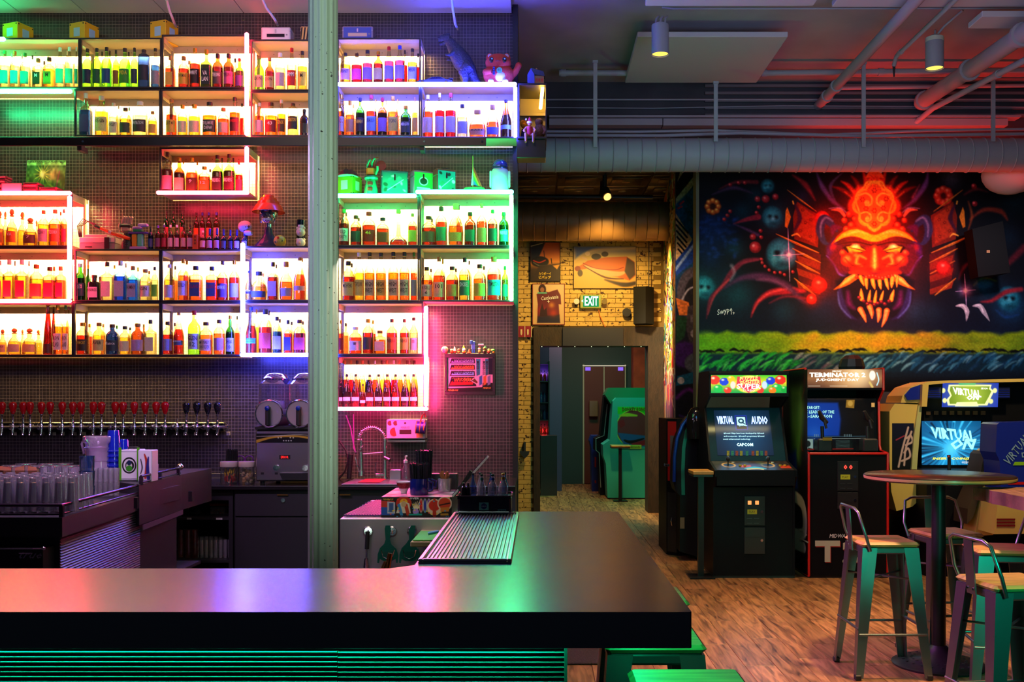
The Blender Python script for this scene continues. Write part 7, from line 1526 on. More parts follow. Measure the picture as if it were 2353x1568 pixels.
# ================================================================== MURAL PAINTING
def mural():
    c = Canvas(850,512,0.8,'#05070d');k = 1/3.125
    def T(p):return [(x*k-5,y*k+2) for x,y in p]
    def S_(p,w_,col,soft=1.5,al=1.0):c.stroke(T(p),[v*k for v in (w_ if isinstance(w_,(list,tuple)) else [w_]*len(p))],col,soft,al)
    def E(x,y,rx,ry,col,soft=2,al=1.0,rot=0):c.ell(x*k-5,y*k+2,rx*k,ry*k,col,soft,al,rot)
    def G(x,y,r,col,al=1.0,ry=None):c.glow(x*k-5,y*k+2,r*k,col,al,(ry*k if ry else None))
    def Pg(p,col,soft=1.5,al=1.0):c.poly(T(p),col,soft,al)
    c.grad([(0,'#05060c'),(0.5,'#070a14'),(0.72,'#0a1426'),(0.80,'#15405a'),(1,'#05060a')])
    # deep blue and teal shadows of the background
    for x,y,r,col,al in ((120,420,140,'#0e2a6a',.7),(60,560,90,'#0c2455',.6),(560,340,120,'#1a5a70',.5),(330,300,70,'#0d3a50',.6),(270,560,70,'#0f4a60',.5),(40,830,110,'#1d7a88',.5),(300,900,120,'#0d4a58',.6),(620,1010,90,'#12506a',.4),(900,960,130,'#142a5a',.5),(1560,1000,90,'#16456a',.5),(2050,830,110,'#1a5a80',.5),(2250,980,110,'#1565a0',.55),(2300,200,120,'#0c3a48',.5),(1830,60,70,'#4a5a70',.6),(2230,480,90,'#10304a',.4),(420,180,60,'#10384a',.5),(760,200,60,'#1a2a50',.5),(100,650,80,'#0a2048',.6),(220,760,80,'#0a2038',.6),(1700,1020,70,'#0f2a40',.5)):G(x,y,r,col,al)
    r = random.Random(4)
    for i in range(70):x,y = r.uniform(20,300),r.uniform(330,640);E(x,y,r.uniform(4,16),r.uniform(4,14),'#1a3fa0',6,0.35)
    # teal round masks
    for x,y,s in ((510,120,42),(545,345,70),(610,610,110),(55,850,75),(2240,930,80)):
        E(x,y,s,s*1.05,'#0f5064',10);E(x-s*.1,y-s*.15,s*.75,s*.8,'#2a8aa0',14,.8);E(x-s*.3,y-s*.1,s*.22,s*.18,'#04121c',6);E(x+s*.35,y-s*.05,s*.2,s*.18,'#04121c',6);E(x+.02*s,y+s*.1,s*.18,s*.16,'#7ad0dc',8,.7);E(x+s*.1,y+s*.65,s*.4,s*.16,'#0a3040',8,.7);E(x-s*.5,y+s*.3,s*.14,s*.3,'#5ac0d0',8,.5)
    # purple and crimson ribbons and claws
    S_([(1050,20),(960,120),(1010,260)],[4,26,4],'#3a3560',4);S_([(860,20),(900,120),(980,230),(1060,280)],[6,34,30,6],'#4a3a78',6);S_([(1660,20),(1640,110),(1560,220),(1480,280)],[6,36,30,6],'#5a3a88',6);S_([(1600,110),(1550,200)],[4,18],'#b04a7a',6,.7)
    S_([(690,40),(780,110),(850,220)],[10,40,4],'#7a1c24',6);S_([(110,180),(260,130),(400,170)],[4,30,4],'#3a2240',6);S_([(160,140),(280,90),(430,90)],[4,22,30],'#5a1820',5)
    S_([(265,390),(350,360),(440,340)],[3,28,44],'#8a2034',4);S_([(265,390),(360,430),(440,470)],[3,18,22],'#4a2a54',5)
    S_([(70,1070),(100,930),(190,830),(250,740),(340,660),(460,640)],[3,26,34,40,34,14],'#6a1a30',5);S_([(80,1040),(130,900),(230,790)],[2,12,10],'#d83a40',5,.8);S_([(250,690),(270,740),(240,800)],[20,14,6],'#c8a8b8',8,.6);S_([(330,670),(440,650)],[12,8],'#b03048',5,.7)
    S_([(390,1060),(430,960),(520,890),(640,870),(770,870)],[3,26,46,56,30],'#a01828',6);S_([(400,1030),(450,940),(540,880),(700,850)],[2,10,14,8],'#f04a48',5,.8)
    S_([(200,850),(320,780),(470,770),(640,830),(760,940),(830,950)],[8,36,60,50,30,6],'#4a2448',8,.9);S_([(430,790),(560,800),(680,870)],[6,16,6],'#8a4a70',8,.7);S_([(520,960),(640,910),(800,930)],[4,20,10],'#6a1c30',6)
    S_([(2350,560),(2260,650),(2150,740),(2060,790)],[50,44,30,4],'#5a1420',8);S_([(2330,860),(2220,880),(2120,940),(2040,950)],[30,36,26,4],'#a0202c',6);S_([(1960,360),(2060,290),(2180,300),(2230,360)],[6,30,36,10],'#7a2418',6);S_([(1920,180),(2000,140),(2090,160)],[8,24,6],'#5a1a20',6);S_([(1880,790),(1920,700),(2000,640)],[4,26,8],'#4a1620',6)
    S_([(1990,830),(2060,780),(2150,800)],[6,16,6],'#6a7020',6,.7);E(2060,820,60,34,'#1a4a70',8,.8);S_([(1950,230),(1975,330),(1950,430)],[10,20,6],'#b04a20',5,.7);S_([(2150,1010),(2220,1060),(2310,1040)],[6,22,8],'#10386a',6)
    # red bead chains
    for pts,rr in ((((440,215),(445,270),(430,310)),14),(((240,300),(220,330),(198,358)),14),(((458,440),(462,486)),14),(((465,645),(470,670),(490,695),(520,722),(560,740)),12),(((600,740),(630,755),(690,735)),12),(((240,110),(300,95),(345,95)),13),(((1990,120),(1995,245)),20)):
        for x,y in pts:E(x,y,rr,rr,'#7a1018',2);E(x-rr*.3,y-rr*.3,rr*.45,rr*.45,'#f0585c',3)
    for x,y,s in ((495,212,28),(565,196,22),(436,212,20),(403,483,22),(420,558,42)):E(x,y,s,s,'#6a0c14',3);E(x-s*.1,y-s*.15,s*.65,s*.65,'#c8303a',8);E(x-s*.3,y-s*.3,s*.2,s*.2,'#f8a0a0',4)
    E(115,265,60,62,'#3a1408',3);
    for a in range(8):E(115+40*math.cos(a*PI/4),265+42*math.sin(a*PI/4),17,17,'#c85018',5);E(112+40*math.cos(a*PI/4),258+42*math.sin(a*PI/4),7,7,'#f8b050',4)
    E(1770,190,70,72,'#3a0608',3)
    for a in range(8):E(1770+46*math.cos(a*PI/4),190+48*math.sin(a*PI/4),24,24,'#d02a18',6);E(1764+46*math.cos(a*PI/4),182+48*math.sin(a*PI/4),9,9,'#f87a58',5)
    # side plates
    for sx in (0,1):
        def m_(p):return [((2*1280-x if sx else x),y) for x,y in p]
        Pg(m_([(720,230),(880,330),(870,560),(700,500),(690,340)]),'#6a1c10');Pg(m_([(735,250),(860,340),(850,535),(720,470)]),'#9a3014',3,.8)
        for x,y in ((760,290),(820,360),(745,440),(815,480),(780,380)):
            for a in range(5):q = m_([(x+9*math.cos(a*1.257),y+9*math.sin(a*1.257))])[0];E(q[0],q[1],4,4,'#4a0e08',2,.8)
        Pg(m_([(700,540),(890,610),(885,900),(860,900),(730,790)]),'#3a0e12');
        for k2 in range(3):Pg(m_([(716,612+k2*94),(888,672+k2*94),(886,724+k2*86),(730,664+k2*94)]),'#7a2412',2)
        for k2 in range(5):
            a_,b_ = [((570,462),(876,598)),((688,566),(888,668)),((708,656),(884,748)),((700,780),(850,902)),((650,145),(860,300))][k2]
            S_(m_([a_,((a_[0]+b_[0])/2,(a_[1]+b_[1])/2+3),b_]),[4,18,5] if k2 < 4 else [2,12,2],'#d8862a',2);S_(m_([(a_[0],a_[1]+5),(b_[0],b_[1]+7)]),3,'#5a2408',2,.8)
        Pg(m_([(650,270),(676,340),(650,420),(632,410),(638,300)]),'#d87a1c',2);S_(m_([(700,240),(740,350),(690,450)]),[6,34,8],'#32122e',4)
        S_(m_([(684,474),(720,462),(744,486)]),[10,14,3],'#e8a838',2);S_(m_([(690,228),(694,246)]),10,'#e8a838',2)
    for x,y,s in ((902,348,50),(880,830,56),(825,932,36),(1772,706,52)):
        G(x,y,s*1.5,'#c01008',.6);E(x,y,s,s,'#a80c08',3);E(x-s*.05,y-s*.1,s*.78,s*.78,'#f0261c',8);E(x-s*.1,y-s*.35,s*.22,s*.18,'#ff9a80',5)
    # the demon face: red lamp glow put into the paint too
    G(1275,420,330,'#c01808',.55);G(1275,640,300,'#a81008',.45);G(1275,860,250,'#3a0a50',.6);G(980,700,90,'#4a0c18',.6)
    # hair flares
    for i in range(9):
        a = -0.9+i*0.225;x = 1275+math.sin(a)*150;S_([(x,250-abs(a)*30),(1275+math.sin(a)*290,40+abs(a)*120),(1275+math.sin(a)*380,-30+abs(a)*170)],[34,30,6],('#7a1008','#c82410')[i % 2],5);S_([(x,240),(1275+math.sin(a)*270,70+abs(a)*100)],[8,5],'#ff6a30',5,.7)
    Pg([(1235,10),(1320,10),(1345,60),(1210,60)],'#ff5a28',3)
    # rams' horns
    for s in (-1,1):
        def h_(p):return [(1275+s*x,y) for x,y in p]
        S_(h_([(270,440),(330,370),(370,360),(390,440),(360,520),(320,535)]),[20,60,66,60,36,6],'#2c2a58',4);S_(h_([(300,370),(350,345),(385,400),(382,480)]),[8,14,12,4],'#8a88c0',5,.8);S_(h_([(240,415),(290,420),(300,470)]),[14,50,14],'#5a1040',6)
        S_(h_([(310,290),(250,290),(215,330)]),[3,28,20],'#e06a48',3);S_(h_([(325,280),(250,275),(200,310)]),[2,10,4],'#b8a0d8',4,.8)
        for x,y,q in ((180,322,22),(215,365,20),(165,400,26),(140,355,20),(200,430,24),(130,455,22)):E(1275+s*x,y,q,q,'#a81408',4);E(1275+s*x-4,y-5,q*.5,q*.5,'#ff6a30',5)
        # ear fins and cheeks
        Pg(h_([(290,480),(345,560),(335,640),(250,760),(190,760),(230,600)]),'#3a0c4a',6);S_(h_([(345,618),(290,670),(250,750),(180,770)]),[3,16,14,3],'#7a4ae0',4,.9);S_(h_([(330,600),(270,570),(220,620)]),[6,60,40],'#6a1a78',14,.8);E(1275+s*290,560,26,24,'#b01828',10)
    # crest ornament
    def crest(sc,col,soft=3):
        for x,y,q in ((0,140,62),(-70,195,58),(70,195,58),(-100,260,60),(100,260,60),(0,260,110),(-60,350,56),(60,350,56),(0,400,50)):E(1275+x*sc,262+(y-262)*sc,q*sc,q*sc,col,soft)
    crest(1.18,'#e8341a',8);crest(1.0,'#ffb428',3);crest(0.86,'#e84a18',4);G(1275,260,120,'#ff8a28',.6);G(1275,360,70,'#ffa030',.5)
    for s in (-1,1):
        S_([(1275+s*x,y) for x,y in ((110,185),(60,170),(20,200),(22,245),(55,260),(70,235))],[12,14,15,15,13,6],'#ffc83a',2);E(1275+s*52,238,18,18,'#ffc83a',3)
        S_([(1275+s*x,y) for x,y in ((95,315),(60,305),(28,325),(28,360),(55,370),(64,350))],[10,12,13,13,11,5],'#ffd040',2);E(1275+s*50,350,15,15,'#ffd040',3)
        S_([(1275+s*x,y) for x,y in ((0,90),(50,88),(78,130),(120,165),(135,215),(110,300),(100,360),(50,400),(0,440))],12,'#ffc030',3)
    for x,y in ((1190,215),(1360,210),(1275,150),(1275,295),(1275,390),(1215,280),(1340,275)):
        for a in range(6):E(x+14*math.cos(a*1.05),y+14*math.sin(a*1.05),6,6,'#a01c10',2,.8)
    # brow
    S_([(970,535),(1040,470),(1130,440),(1210,445),(1275,470),(1340,445),(1420,440),(1510,470),(1580,520)],[4,30,52,48,36,48,52,30,4],'#c83808',4)
    S_([(990,520),(1060,470),(1150,455),(1275,495),(1400,455),(1490,470),(1560,512)],[4,34,56,50,56,34,4],'#ffa818',3);S_([(1060,470),(1150,445),(1230,462)],[6,18,6],'#ffe060',5,.8);S_([(1330,462),(1400,445),(1490,472)],[6,18,6],'#ffe060',5,.8);S_([(1000,540),(1140,520),(1275,545),(1410,520),(1560,535)],[4,8,10,8,4],'#3a0604',3)
    # face mass
    Pg([(1000,545),(1275,555),(1560,545),(1600,640),(1530,760),(1400,770),(1275,740),(1150,760),(1020,740),(945,640)],'#5a0a20',10,.9);Pg([(1070,600),(1275,560),(1480,600),(1440,730),(1275,745),(1110,720)],'#c81808',14,.9)
    for s in (-1,1):
        Pg([(1275+s*x,y) for x,y in ((60,575),(120,535),(200,545),(225,560),(190,600),(90,600))],'#2a0404',3);Pg([(1275+s*x,y) for x,y in ((66,580),(120,545),(200,555),(180,592),(100,592))],'#ffb020',4);E(1275+s*135,552,26,16,'#fff0a0',6);S_([(1275+s*x,y) for x,y in ((50,590),(110,575),(180,560))],[3,8,3],'#5a0a04',2)
        for x,y,q in ((190,650,46),(130,620,22),(225,600,18),(160,600,14)):E(1275+s*x,y,q,q*.9,'#e02a10',8);E(1275+s*x-6,y-8,q*.5,q*.45,'#ff8a40',8)
        S_([(1275+s*x,y) for x,y in ((60,640),(110,620),(130,670),(90,690))],[10,18,22,8],'#ff9a38',6,.9)
        S_([(1275+s*x,y) for x,y in ((60,680),(150,690),(210,640))],[6,10,4],'#5a0808',5)
    S_([(1275,560),(1275,630),(1275,700)],[26,46,60],'#ff5a18',8);S_([(1275,575),(1278,640),(1276,700)],[10,18,14],'#ffd060',7);E(1240,715,22,14,'#8a1008',6);E(1315,715,22,14,'#8a1008',6)
    # mouth interior and lower jaw
    Pg([(1090,745),(1275,775),(1480,745),(1560,800),(1540,960),(1430,1080),(1275,1010),(1130,1080),(1020,960),(1000,800)],'#140618',8)
    for s in (-1,1):
        S_([(1275+s*x,y) for x,y in ((250,850),(235,950),(190,1040),(130,1075))],[20,46,36,4],'#2a1a5a',6);S_([(1275+s*x,y) for x,y in ((262,880),(245,980),(170,1065))],[4,10,3],'#5a6ad8',5,.8);S_([(1275+s*x,y) for x,y in ((190,880),(180,960),(140,1000))],[20,36,8],'#5a1058',10)
        S_([(1275+s*x,y) for x,y in ((140,770),(190,800),(230,830),(290,862))],[46,54,30,3],'#c85a18',3);S_([(1275+s*x,y) for x,y in ((145,760),(195,795),(245,838))],[16,26,6],'#ffb858',5)
    S_([(1100,740),(1180,735),(1275,775),(1370,745),(1460,740)],[16,34,30,34,16],'#d82410',6)
    for i in range(12):x = 1150+i*23;E(x,772+8*math.sin(i),13,12,'#b81408',3);E(x-3,768+8*math.sin(i),5,5,'#ff6a48',3)
    for x0,y0,x1,y1,w_ in ((1175,770,1200,835,30),(1215,790,1222,860,30),(1262,795,1278,860,34),(1312,800,1322,860,32),(1358,790,1376,862,30),(1405,780,1398,850,36),(1235,940,1246,870,26),(1278,950,1290,872,26),(1322,935,1340,875,24),(1185,930,1180,860,34),(1395,935,1415,868,34),(1440,770,1436,845,22)):
        S_([(x0,y0),((x0+x1)/2,(y0+y1)/2),(x1,y1)],[w_,w_*.85,5],'#a03c08',2);S_([(x0,y0),((x0+x1)/2-2,(y0+y1)/2),(x1,y1-4)],[w_*.7,w_*.6,3],'#ffa838',3)
    for x0,y0,x1,y1 in ((1175,1005,1215,1098),(1242,985,1258,1072),(1308,1010,1300,1098),(1365,1015,1328,1132)):
        S_([(x0,y0),((x0+x1)/2+6,(y0+y1)/2),(x1,y1)],[44,32,3],'#a83a10',2);S_([(x0-3,y0),((x0+x1)/2+2,(y0+y1)/2),(x1,y1-4)],[28,20,2],'#ff9a58',4)
    for x,y in ((1200,945),(1225,965),(1250,950),(1275,970),(1300,960),(1325,950),(1350,965),(1380,945),(1165,920)):E(x,y,14,12,'#5a0c20',3);E(x-3,y-4,5,4,'#d83a48',3)
    # white claws at the right
    for x,y in ((1890,990),(2010,990)):S_([(x-30,y-10),(x+20,y-10),(x+50,y+30),(x+ (45 if x < 1950 else 92),y+98)],[6,34,36,3],'#a8a4b0',2);S_([(x-20,y-14),(x+24,y-12),(x+46,y+30)],[4,14,10],'#e8e4ec',3)
    # sparkles
    for x,y,s in ((662,612,190),(1930,870,120)):
        G(x,y,40,'#c898e0',.9);S_([(x-8,y-s),(x,y),(x+6,y+s)],[1,8,1],'#f0c8ff',2);S_([(x-s*.6,y+6),(x,y),(x+s*.6,y-6)],[1,7,1],'#f0c8ff',2,.9);E(x,y,12,12,'#ffffff',6)
    # grass band and waves
    yb = [(0,1165)]+[(x,1175+12*math.sin(x*.021)+8*math.sin(x*.05)) for x in range(20,2680,40)]+[(2680,1175)]
    Pg(yb+[(2680,1330),(0,1330)],'#7a9a10',8)
    for i in range(190):
        x,y = r.uniform(10,2660),r.uniform(1185,1300);t_ = abs(x-1250)/1150;col = ('#a8a818','#c89820','#8a9a18')[i % 3] if t_ < .5 else ('#7aa018','#98b81c','#5a8a14')[i % 3]
        E(x,y,r.uniform(24,48),r.uniform(12,26),col,12,.6);S_([(x-26,y),(x,y+14),(x+26,y)],[1,4,1],'#8a6a14',3,.35)
    G(1300,1240,420,'#c8881c',.55,60);G(60,1280,380,'#3aa818',.45,90)  # orange and green lamp light on the band put into the paint
    for i in range(66):x = r.uniform(0,2660);y = 1300+8*math.sin(x*.02);S_([(x-30,y+6),(x,y-4),(x+30,y+8)],[4,16,4],'#06080a',4)
    Pg([(0,1322),(2680,1322),(2680,1430),(0,1470)],'#0a2a3a',10)
    for i in range(255):
        x = r.uniform(-20,2660);t_ = min(1,max(0,(x-500)/700));yy = r.uniform(1330,1440);L = r.uniform(30,90)
        base = ('#18a830','#28c848','#0c7a28','#58d858') if t_ < .25 else (('#3a6a58','#5a4a60','#284a50','#7a8a88') if t_ < .7 else ('#1a5a80','#2a7a98','#123a5a','#6ab0c0'))
        S_([(x,yy+24),(x+L*.5,yy-10),(x+L,yy-26)],[3,r.uniform(8,22),3],base[i % 4],5,.85)
    c.a[int(c.Hh*0.93):] *= np.linspace(1,0.0,c.Hh-int(c.Hh*0.93))[:,None,None]*1.0
    # the yellow-green glow painted at lower left edge
    c.noise(0.12,3,5)
    return c
mc = mural()
mo = mc.build('mural',(X(1606,9.998),9.996,Z(388,9.998)),(S(850,9.998),0,0),(0,0,-S(512,9.998)),attr_mat('mural_paint',0.7,spec=0.12))
tag(mo,'wall-wide painted mural of a fiery fanged demon mask above a green band','mural')
text('Swype',S(36,9.99),S(16,9.99),P(1665,716,9.99),INK['w'],mo,rot=(PI/2,-0.25,0),shear=0.3);text('19',S(8,9.99),S(6,9.99),P(1684,720,9.99),INK['w'],mo)
# ---- abstract wall paintings around the passage
ac = Canvas(62,820,0.9,'#0a0a14')
def alcove(c):
    c.grad([(0,'#100c18'),(0.25,'#10406a'),(0.45,'#181420'),(1,'#100c18')])
    c.poly([(10,0),(62,0),(20,60),(0,80),(0,40)],'#b8a888');c.poly([(18,0),(50,0),(0,62),(0,30)],'#0a0a0c')
    c.poly([(0,75),(56,20),(62,150),(0,200)],'#14507a',4);c.poly([(0,95),(38,155),(10,205),(0,205)],'#e8b070')
    for i in range(6):c.stroke([(0+i*1.2,108+i*14),(28-i*1.5,140+i*11)],4,'#100c10',1)
    for a in ((10,75,18,68),(6,84,14,80),(34,200,42,190),(18,222,26,212)):c.stroke([a[:2],a[2:]],4,'#c83048',1.5)
    c.poly([(0,205),(46,150),(62,150),(62,190),(0,240)],'#1a3a8a',3);c.stroke([(0,225),(44,165)],6,'#8aa0c8',3)
    c.ell(45,280,42,62,'#4a4048',3);c.ell(50,285,30,46,'#1c181c',3);c.stroke([(12,300),(30,270),(58,262)],4,'#a89aa0',3)
    c.poly([(0,290),(30,300),(36,330),(8,330)],'#d86a28',2);c.poly([(2,330),(30,335),(20,380),(0,400)],'#1a3a20',4)
    c.poly([(28,310),(62,300),(62,400),(34,400),(24,360)],'#3a3034',3);c.poly([(34,330),(56,326),(56,344),(34,346)],'#5a4c50',2);c.ell(42,372,8,9,'#8a7a78',3);c.ell(20,420,30,30,'#3a1458',8)
    c.ell(50,440,30,24,'#4a4a54',3);c.poly([(4,470),(40,460),(44,486),(0,492)],'#14506a',3);c.ell(12,480,8,8,'#b8b0a8',2);c.poly([(40,444),(56,440),(58,486),(46,480)],'#c8b098',3)
    c.stroke([(2,520),(30,500),(56,520)],8,'#5a1868',6);c.stroke([(10,560),(40,570),(58,540)],5,'#38205a',4)
    c.grad_ = None;c.noise(0.2,4)
alcove(ac)
ao = ac.build('alcove_painting',(1.601,11.597,Z(395,11.6)),(S(62,11.6),0,0),(0,0,-S(820,11.6)),PAINTED);tag(ao,'dark blue and grey machine-like wall painting beside the mural edge','mural')
gc = Canvas(120,900,0.6,'#c8a868')
def graffiti(c):
    r = random.Random(11);cols = ['#e8a818','#d82818','#2878b8','#e8d8a8','#38a038','#e86818','#181410','#c8204a','#e8c848','#7a4aa0','#f0e8c8','#20181a']
    c.grad([(0,'#d8a848'),(0.6,'#c89858'),(0.66,'#5a3a68'),(0.72,'#3a3438'),(1,'#262224')])
    for i in range(260):x,y = r.uniform(0,120),r.uniform(0,560);L = r.uniform(12,60);cc = cols[r.randrange(12)];w_ = r.uniform(3,14);c.stroke([(x,y),(x+r.uniform(-18,18),y+L*.5),(x+r.uniform(-14,14),y+L)],[w_*.4,w_,w_*.3],cc,1.2)
    for i in range(60):x,y = r.uniform(0,120),r.uniform(0,540);c.ring(x,y,r.uniform(6,16),r.uniform(8,26),2.5,('#14100e','#f0e8c8')[i % 2],1.2)
    for i in range(60):x,y = r.uniform(0,120),r.uniform(0,540);c.stroke([(x,y),(x+r.uniform(-20,20),y+r.uniform(20,70))],2.5,'#120e0c',1)
    for i in range(30):x = r.uniform(0,120);c.stroke([(x,540),(x,r.uniform(560,680))],[4,1.5],cols[r.randrange(12)],1.2,0.9)
    c.glow(60,560,60,'#a838a0',.4)  # purple light on the grey lower wall put into the paint
graffiti(gc)
gw0 = Vector((1.779,14.08,Z(400,12.5)));
go_ = gc.build('graffiti_painting',(1.776,14.09,4.40),(1.5985-1.776,11.63-14.09,0),(0,0,-4.38),PAINTED);tag(go_,'densely painted multicoloured graffiti covering the passage side wall','mural')

# ================================================================== POSTERS, SIGNS AND WALL PIECES IN THE HALL
def poster(px0,px1,py0,py1,label,paint,fcol,Y=14.04,fw=1.5,cat='poster'):
    t = thing('framed_poster',label,cat,P((px0+px1)/2,py1,Y));m = mat('poster_frame_'+fcol[1:],hx(fcol),0.4)
    x0,x1,z0,z1 = X(px0,Y),X(px1,Y),Z(py1,Y),Z(py0,Y);f = S(fw,Y)
    for a in ((x0,x1,z1-f,z1),(x0,x1,z0,z0+f),(x0,x0+f,z0+f,z1-f),(x1-f,x1,z0+f,z1-f)):M().box(a[0],a[1],Y,Y+0.03,a[2],a[3],0.003).build('frame_side',m,t)
    w_,h_ = px1-px0,py1-py0;c = Canvas(w_,h_,1.5,'#c8a868');paint(c,w_,h_);c.build('print',(x0+f*0.8,Y+0.008,z1-f*0.8),(x1-x0-1.6*f,0,0),(0,0,-(z1-z0-1.6*f)),PRINT,t);return t
def p1(c,w,h):
    c.grad([(0,'#b05020'),(0.3,'#c86a28'),(0.5,'#d8882c'),(0.7,'#3a2818'),(1,'#181410')]);c.poly([(0,0),(w*.5,0),(w*.3,h*.35),(0,h*.5)],'#20242a',3);c.stroke([(0,h*.1),(w*.4,h*.02)],2,'#a8a078');c.ell(w*.32,h*.5,w*.3,h*.14,'#141414',2);c.stroke([(w*.1,h*.47),(w*.3,h*.52),(w*.5,h*.46)],3,'#b83018',1.5);c.stroke([(w*.1,h*.52),(w*.3,h*.6),(w*.55,h*.6)],2.5,'#585a50',1);c.poly([(w*.3,h*.6),(w,h*.55),(w,h),(0,h)],'#2a1c14',4);c.stroke([(w*.7,h*.42),(w*.72,h*.54)],2,'#181008');c.stroke([(w*.45,h*.22),(w*.47,h*.38)],2,'#3a2418');c.poly([(w*.75,h*.6),(w,h*.57),(w*.9,h*.7)],'#d89838',2)
t = poster(1218,1288,556,647,'dark japanese film poster with an orange sky over a low machine',p1,'#1c1410');text('カウボーイ',S(28,14.04),S(6.5,14.04),P(1252,629,14.035),INK['y'],t,bold=0.01);text('ビバップ',S(28,14.04),S(7,14.04),P(1252,637.5,14.035),INK['y'],t,bold=0.02)
def p2(c,w,h):
    c.grad([(0,'#5a6a88'),(0.25,'#c8a860'),(1,'#c8983c')]);c.poly([(w*.02,0),(w*.35,0),(w*.02,h*.3)],'#4a5f90',8);c.stroke([(0,h*.35),(w*.3,h*.1),(w,h*.03)],[2,6,10],'#e0c080',6,.7)
    c.poly([(w*.02,h*.52),(w*.12,h*.44),(w*.22,h*.34),(w*.5,h*.26),(w*.85,h*.24),(w*.98,h*.36),(w,h*.7),(w*.9,h*.82),(w*.7,h*.74),(w*.45,h*.66),(w*.25,h*.52),(w*.1,h*.56)],'#c05a1c',1.5)
    c.stroke([(w*.18,h*.46),(w*.4,h*.6),(w*.7,h*.66),(w*.85,h*.6)],[3,14,12,3],'#b8a070',3);c.stroke([(w*.15,h*.4),(w*.35,h*.52),(w*.65,h*.56),(w*.8,h*.5)],2,'#8a1c10',1);c.stroke([(w*.15,h*.46),(w*.5,h*.74),(w*.8,h*.78)],[1,4,2],'#4a1008',1);c.poly([(w*.86,h*.26),(w*.98,h*.38),(w*.99,h*.68),(w*.9,h*.8),(w*.82,h*.6)],'#3a241c',3);c.stroke([(w*.5,h*.8),(w*.8,h*.92),(w,h*.88)],[2,10,8],'#2a1a18',4)
    c.ell(w*.22,h*.17,6,5,'#d8c098',1.5);c.stroke([(w*.14,h*.26),(w*.2,h*.3)],4,'#c8a888',1.5);c.ell(w*.36,h*.24,11,7,'#241c1c',1.5);c.ell(w*.5,h*.18,8,6,'#2c2420',1.5);c.ell(w*.06,h*.53,7,6,'#7a2414',1.5);c.ell(w*.1,h*.64,6,8,'#3a2a20',1.5)
poster(1318,1462,566,663,'wide framed poster of an orange racing machine speeding over sand',p2,'#8a7858',fw=1.2)
def p3(c,w,h):
    c.grad([(0,'#c8b088'),(1,'#c8a878')]);c.poly([(w*.12,h*.25),(w*.3,h*.16),(w*.5,h*.2),(w*.78,h*.13),(w*.88,h*.28),(w*.9,h*.5),(w*.82,h*.5),(w*.86,h*.96),(w*.14,h*.96),(w*.16,h*.5)],'#5a1020',1.5);c.ell(w*.3,h*.13,9,12,'#2a0c10',1.5);c.ell(w*.3,h*.14,5,6,'#8a5a40',1.5);c.poly([(w*.15,h*.2),(w*.45,h*.2),(w*.45,h*.235),(w*.15,h*.235)],'#58b0a0',1)
    c.poly([(w*.16,h*.8),(w*.84,h*.76),(w*.86,h*.96),(w*.14,h*.96)],'#1c1830',4);c.glow(w*.6,h*.52,7,'#c88a38',.8);c.glow(w*.65,h*.72,9,'#b83a18',.7);c.glow(w*.3,h*.65,9,'#a82020',.8);c.poly([(w*.24,h*.62),(w*.3,h*.48),(w*.36,h*.64),(w*.44,h*.58),(w*.46,h*.8),(w*.22,h*.8)],'#2a0a10',2)
t = poster(1223,1298,652,747,'red-bordered poster of a crimson shirt with white script',p3,'#7a1418');text('Castlevania',S(40,14.04),S(9,14.04),P(1263,684,14.035),INK['w'],t,shear=0.2,rot=(PI/2,-0.12,0));text('+',S(6,14.04),S(6,14.04),P(1260,693,14.035),INK['w'],t)
ey = 14.0;t = thing('exit_sign','green lit EXIT sign with two small lamps above the opening','exit sign',P(1357,709,ey))
M().box(X(1333,ey),X(1382,ey),ey,14.09,Z(709,ey),Z(677,ey),0.01).build('housing',mat('sign_housing','#8a9a40',0.4),t)
M().box(X(1340,ey),X(1376,ey),ey-0.004,ey-0.0005,Z(705,ey),Z(680,ey)).build('lit_face',emat('exit_face','#30b868',0.7),t)
text('EXIT',S(31,ey),S(21,ey),P(1359,692,ey-0.006),emat('exit_letters',(0.75,1.0,0.9),3.2),t,bold=0.02);text('<',S(4,ey),S(6,ey),P(1338.5,692,ey-0.006),MATS['exit_letters'],t)
for px,c_ in ((1325,'lamp_white'),(1389,'lamp_olive')):
    M().cyl(P(px,693,ey+0.03),P(px,693,ey-0.02),0.033,0.04,16).build('lamp_head',mat(c_,hx('#e0d8d0') if px < 1350 else hx('#7a6a28'),0.3),t)
M().tube([P(1375,709,ey+0.05),P(1378,725,ey+0.06),P(1386,742,ey+0.04),P(1391,752,ey)],0.006,6).build('cable',mat('orange_cable','#d87838',0.5),t)
o = M().prism([(X(1453,14),13.85),(X(1480,14),13.80),(X(1501,14),13.92),(X(1500,14),14.08),(X(1460,14),14.08)],'z',Z(746,14),Z(662,14)).build('wall_speaker',mat('speaker_matt',(0.008,0.008,0.008),0.7,spec=0.15));tag(o,'tall black speaker leaning from the brick wall by the exit sign','speaker')
o = M().cyl(P(1440,718,14.05),P(1440,718,13.98),0.06,n=20).build('round_sensor',BLACK);tag(o,'small round black fitting on the brick wall beside the speaker','sensor')
t = thing('extinguisher_sign','small red fire extinguisher sign on the brick strip','sign',P(1206,775,13.95));M().box(X(1189,14.04),X(1222,14.04),14.035,14.05,Z(775,14.04),Z(750,14.04)).build('sign_plate',mat('sign_red','#8a1418',0.4),t)
for px in (1189.5,1206,1221.5):M().box(X(px-0.8,14.03),X(px+0.8,14.03),14.028,14.034,Z(775,14.03),Z(750,14.03)).build('pale_edge',mat('sign_cream','#d8c8a0',0.5),t)
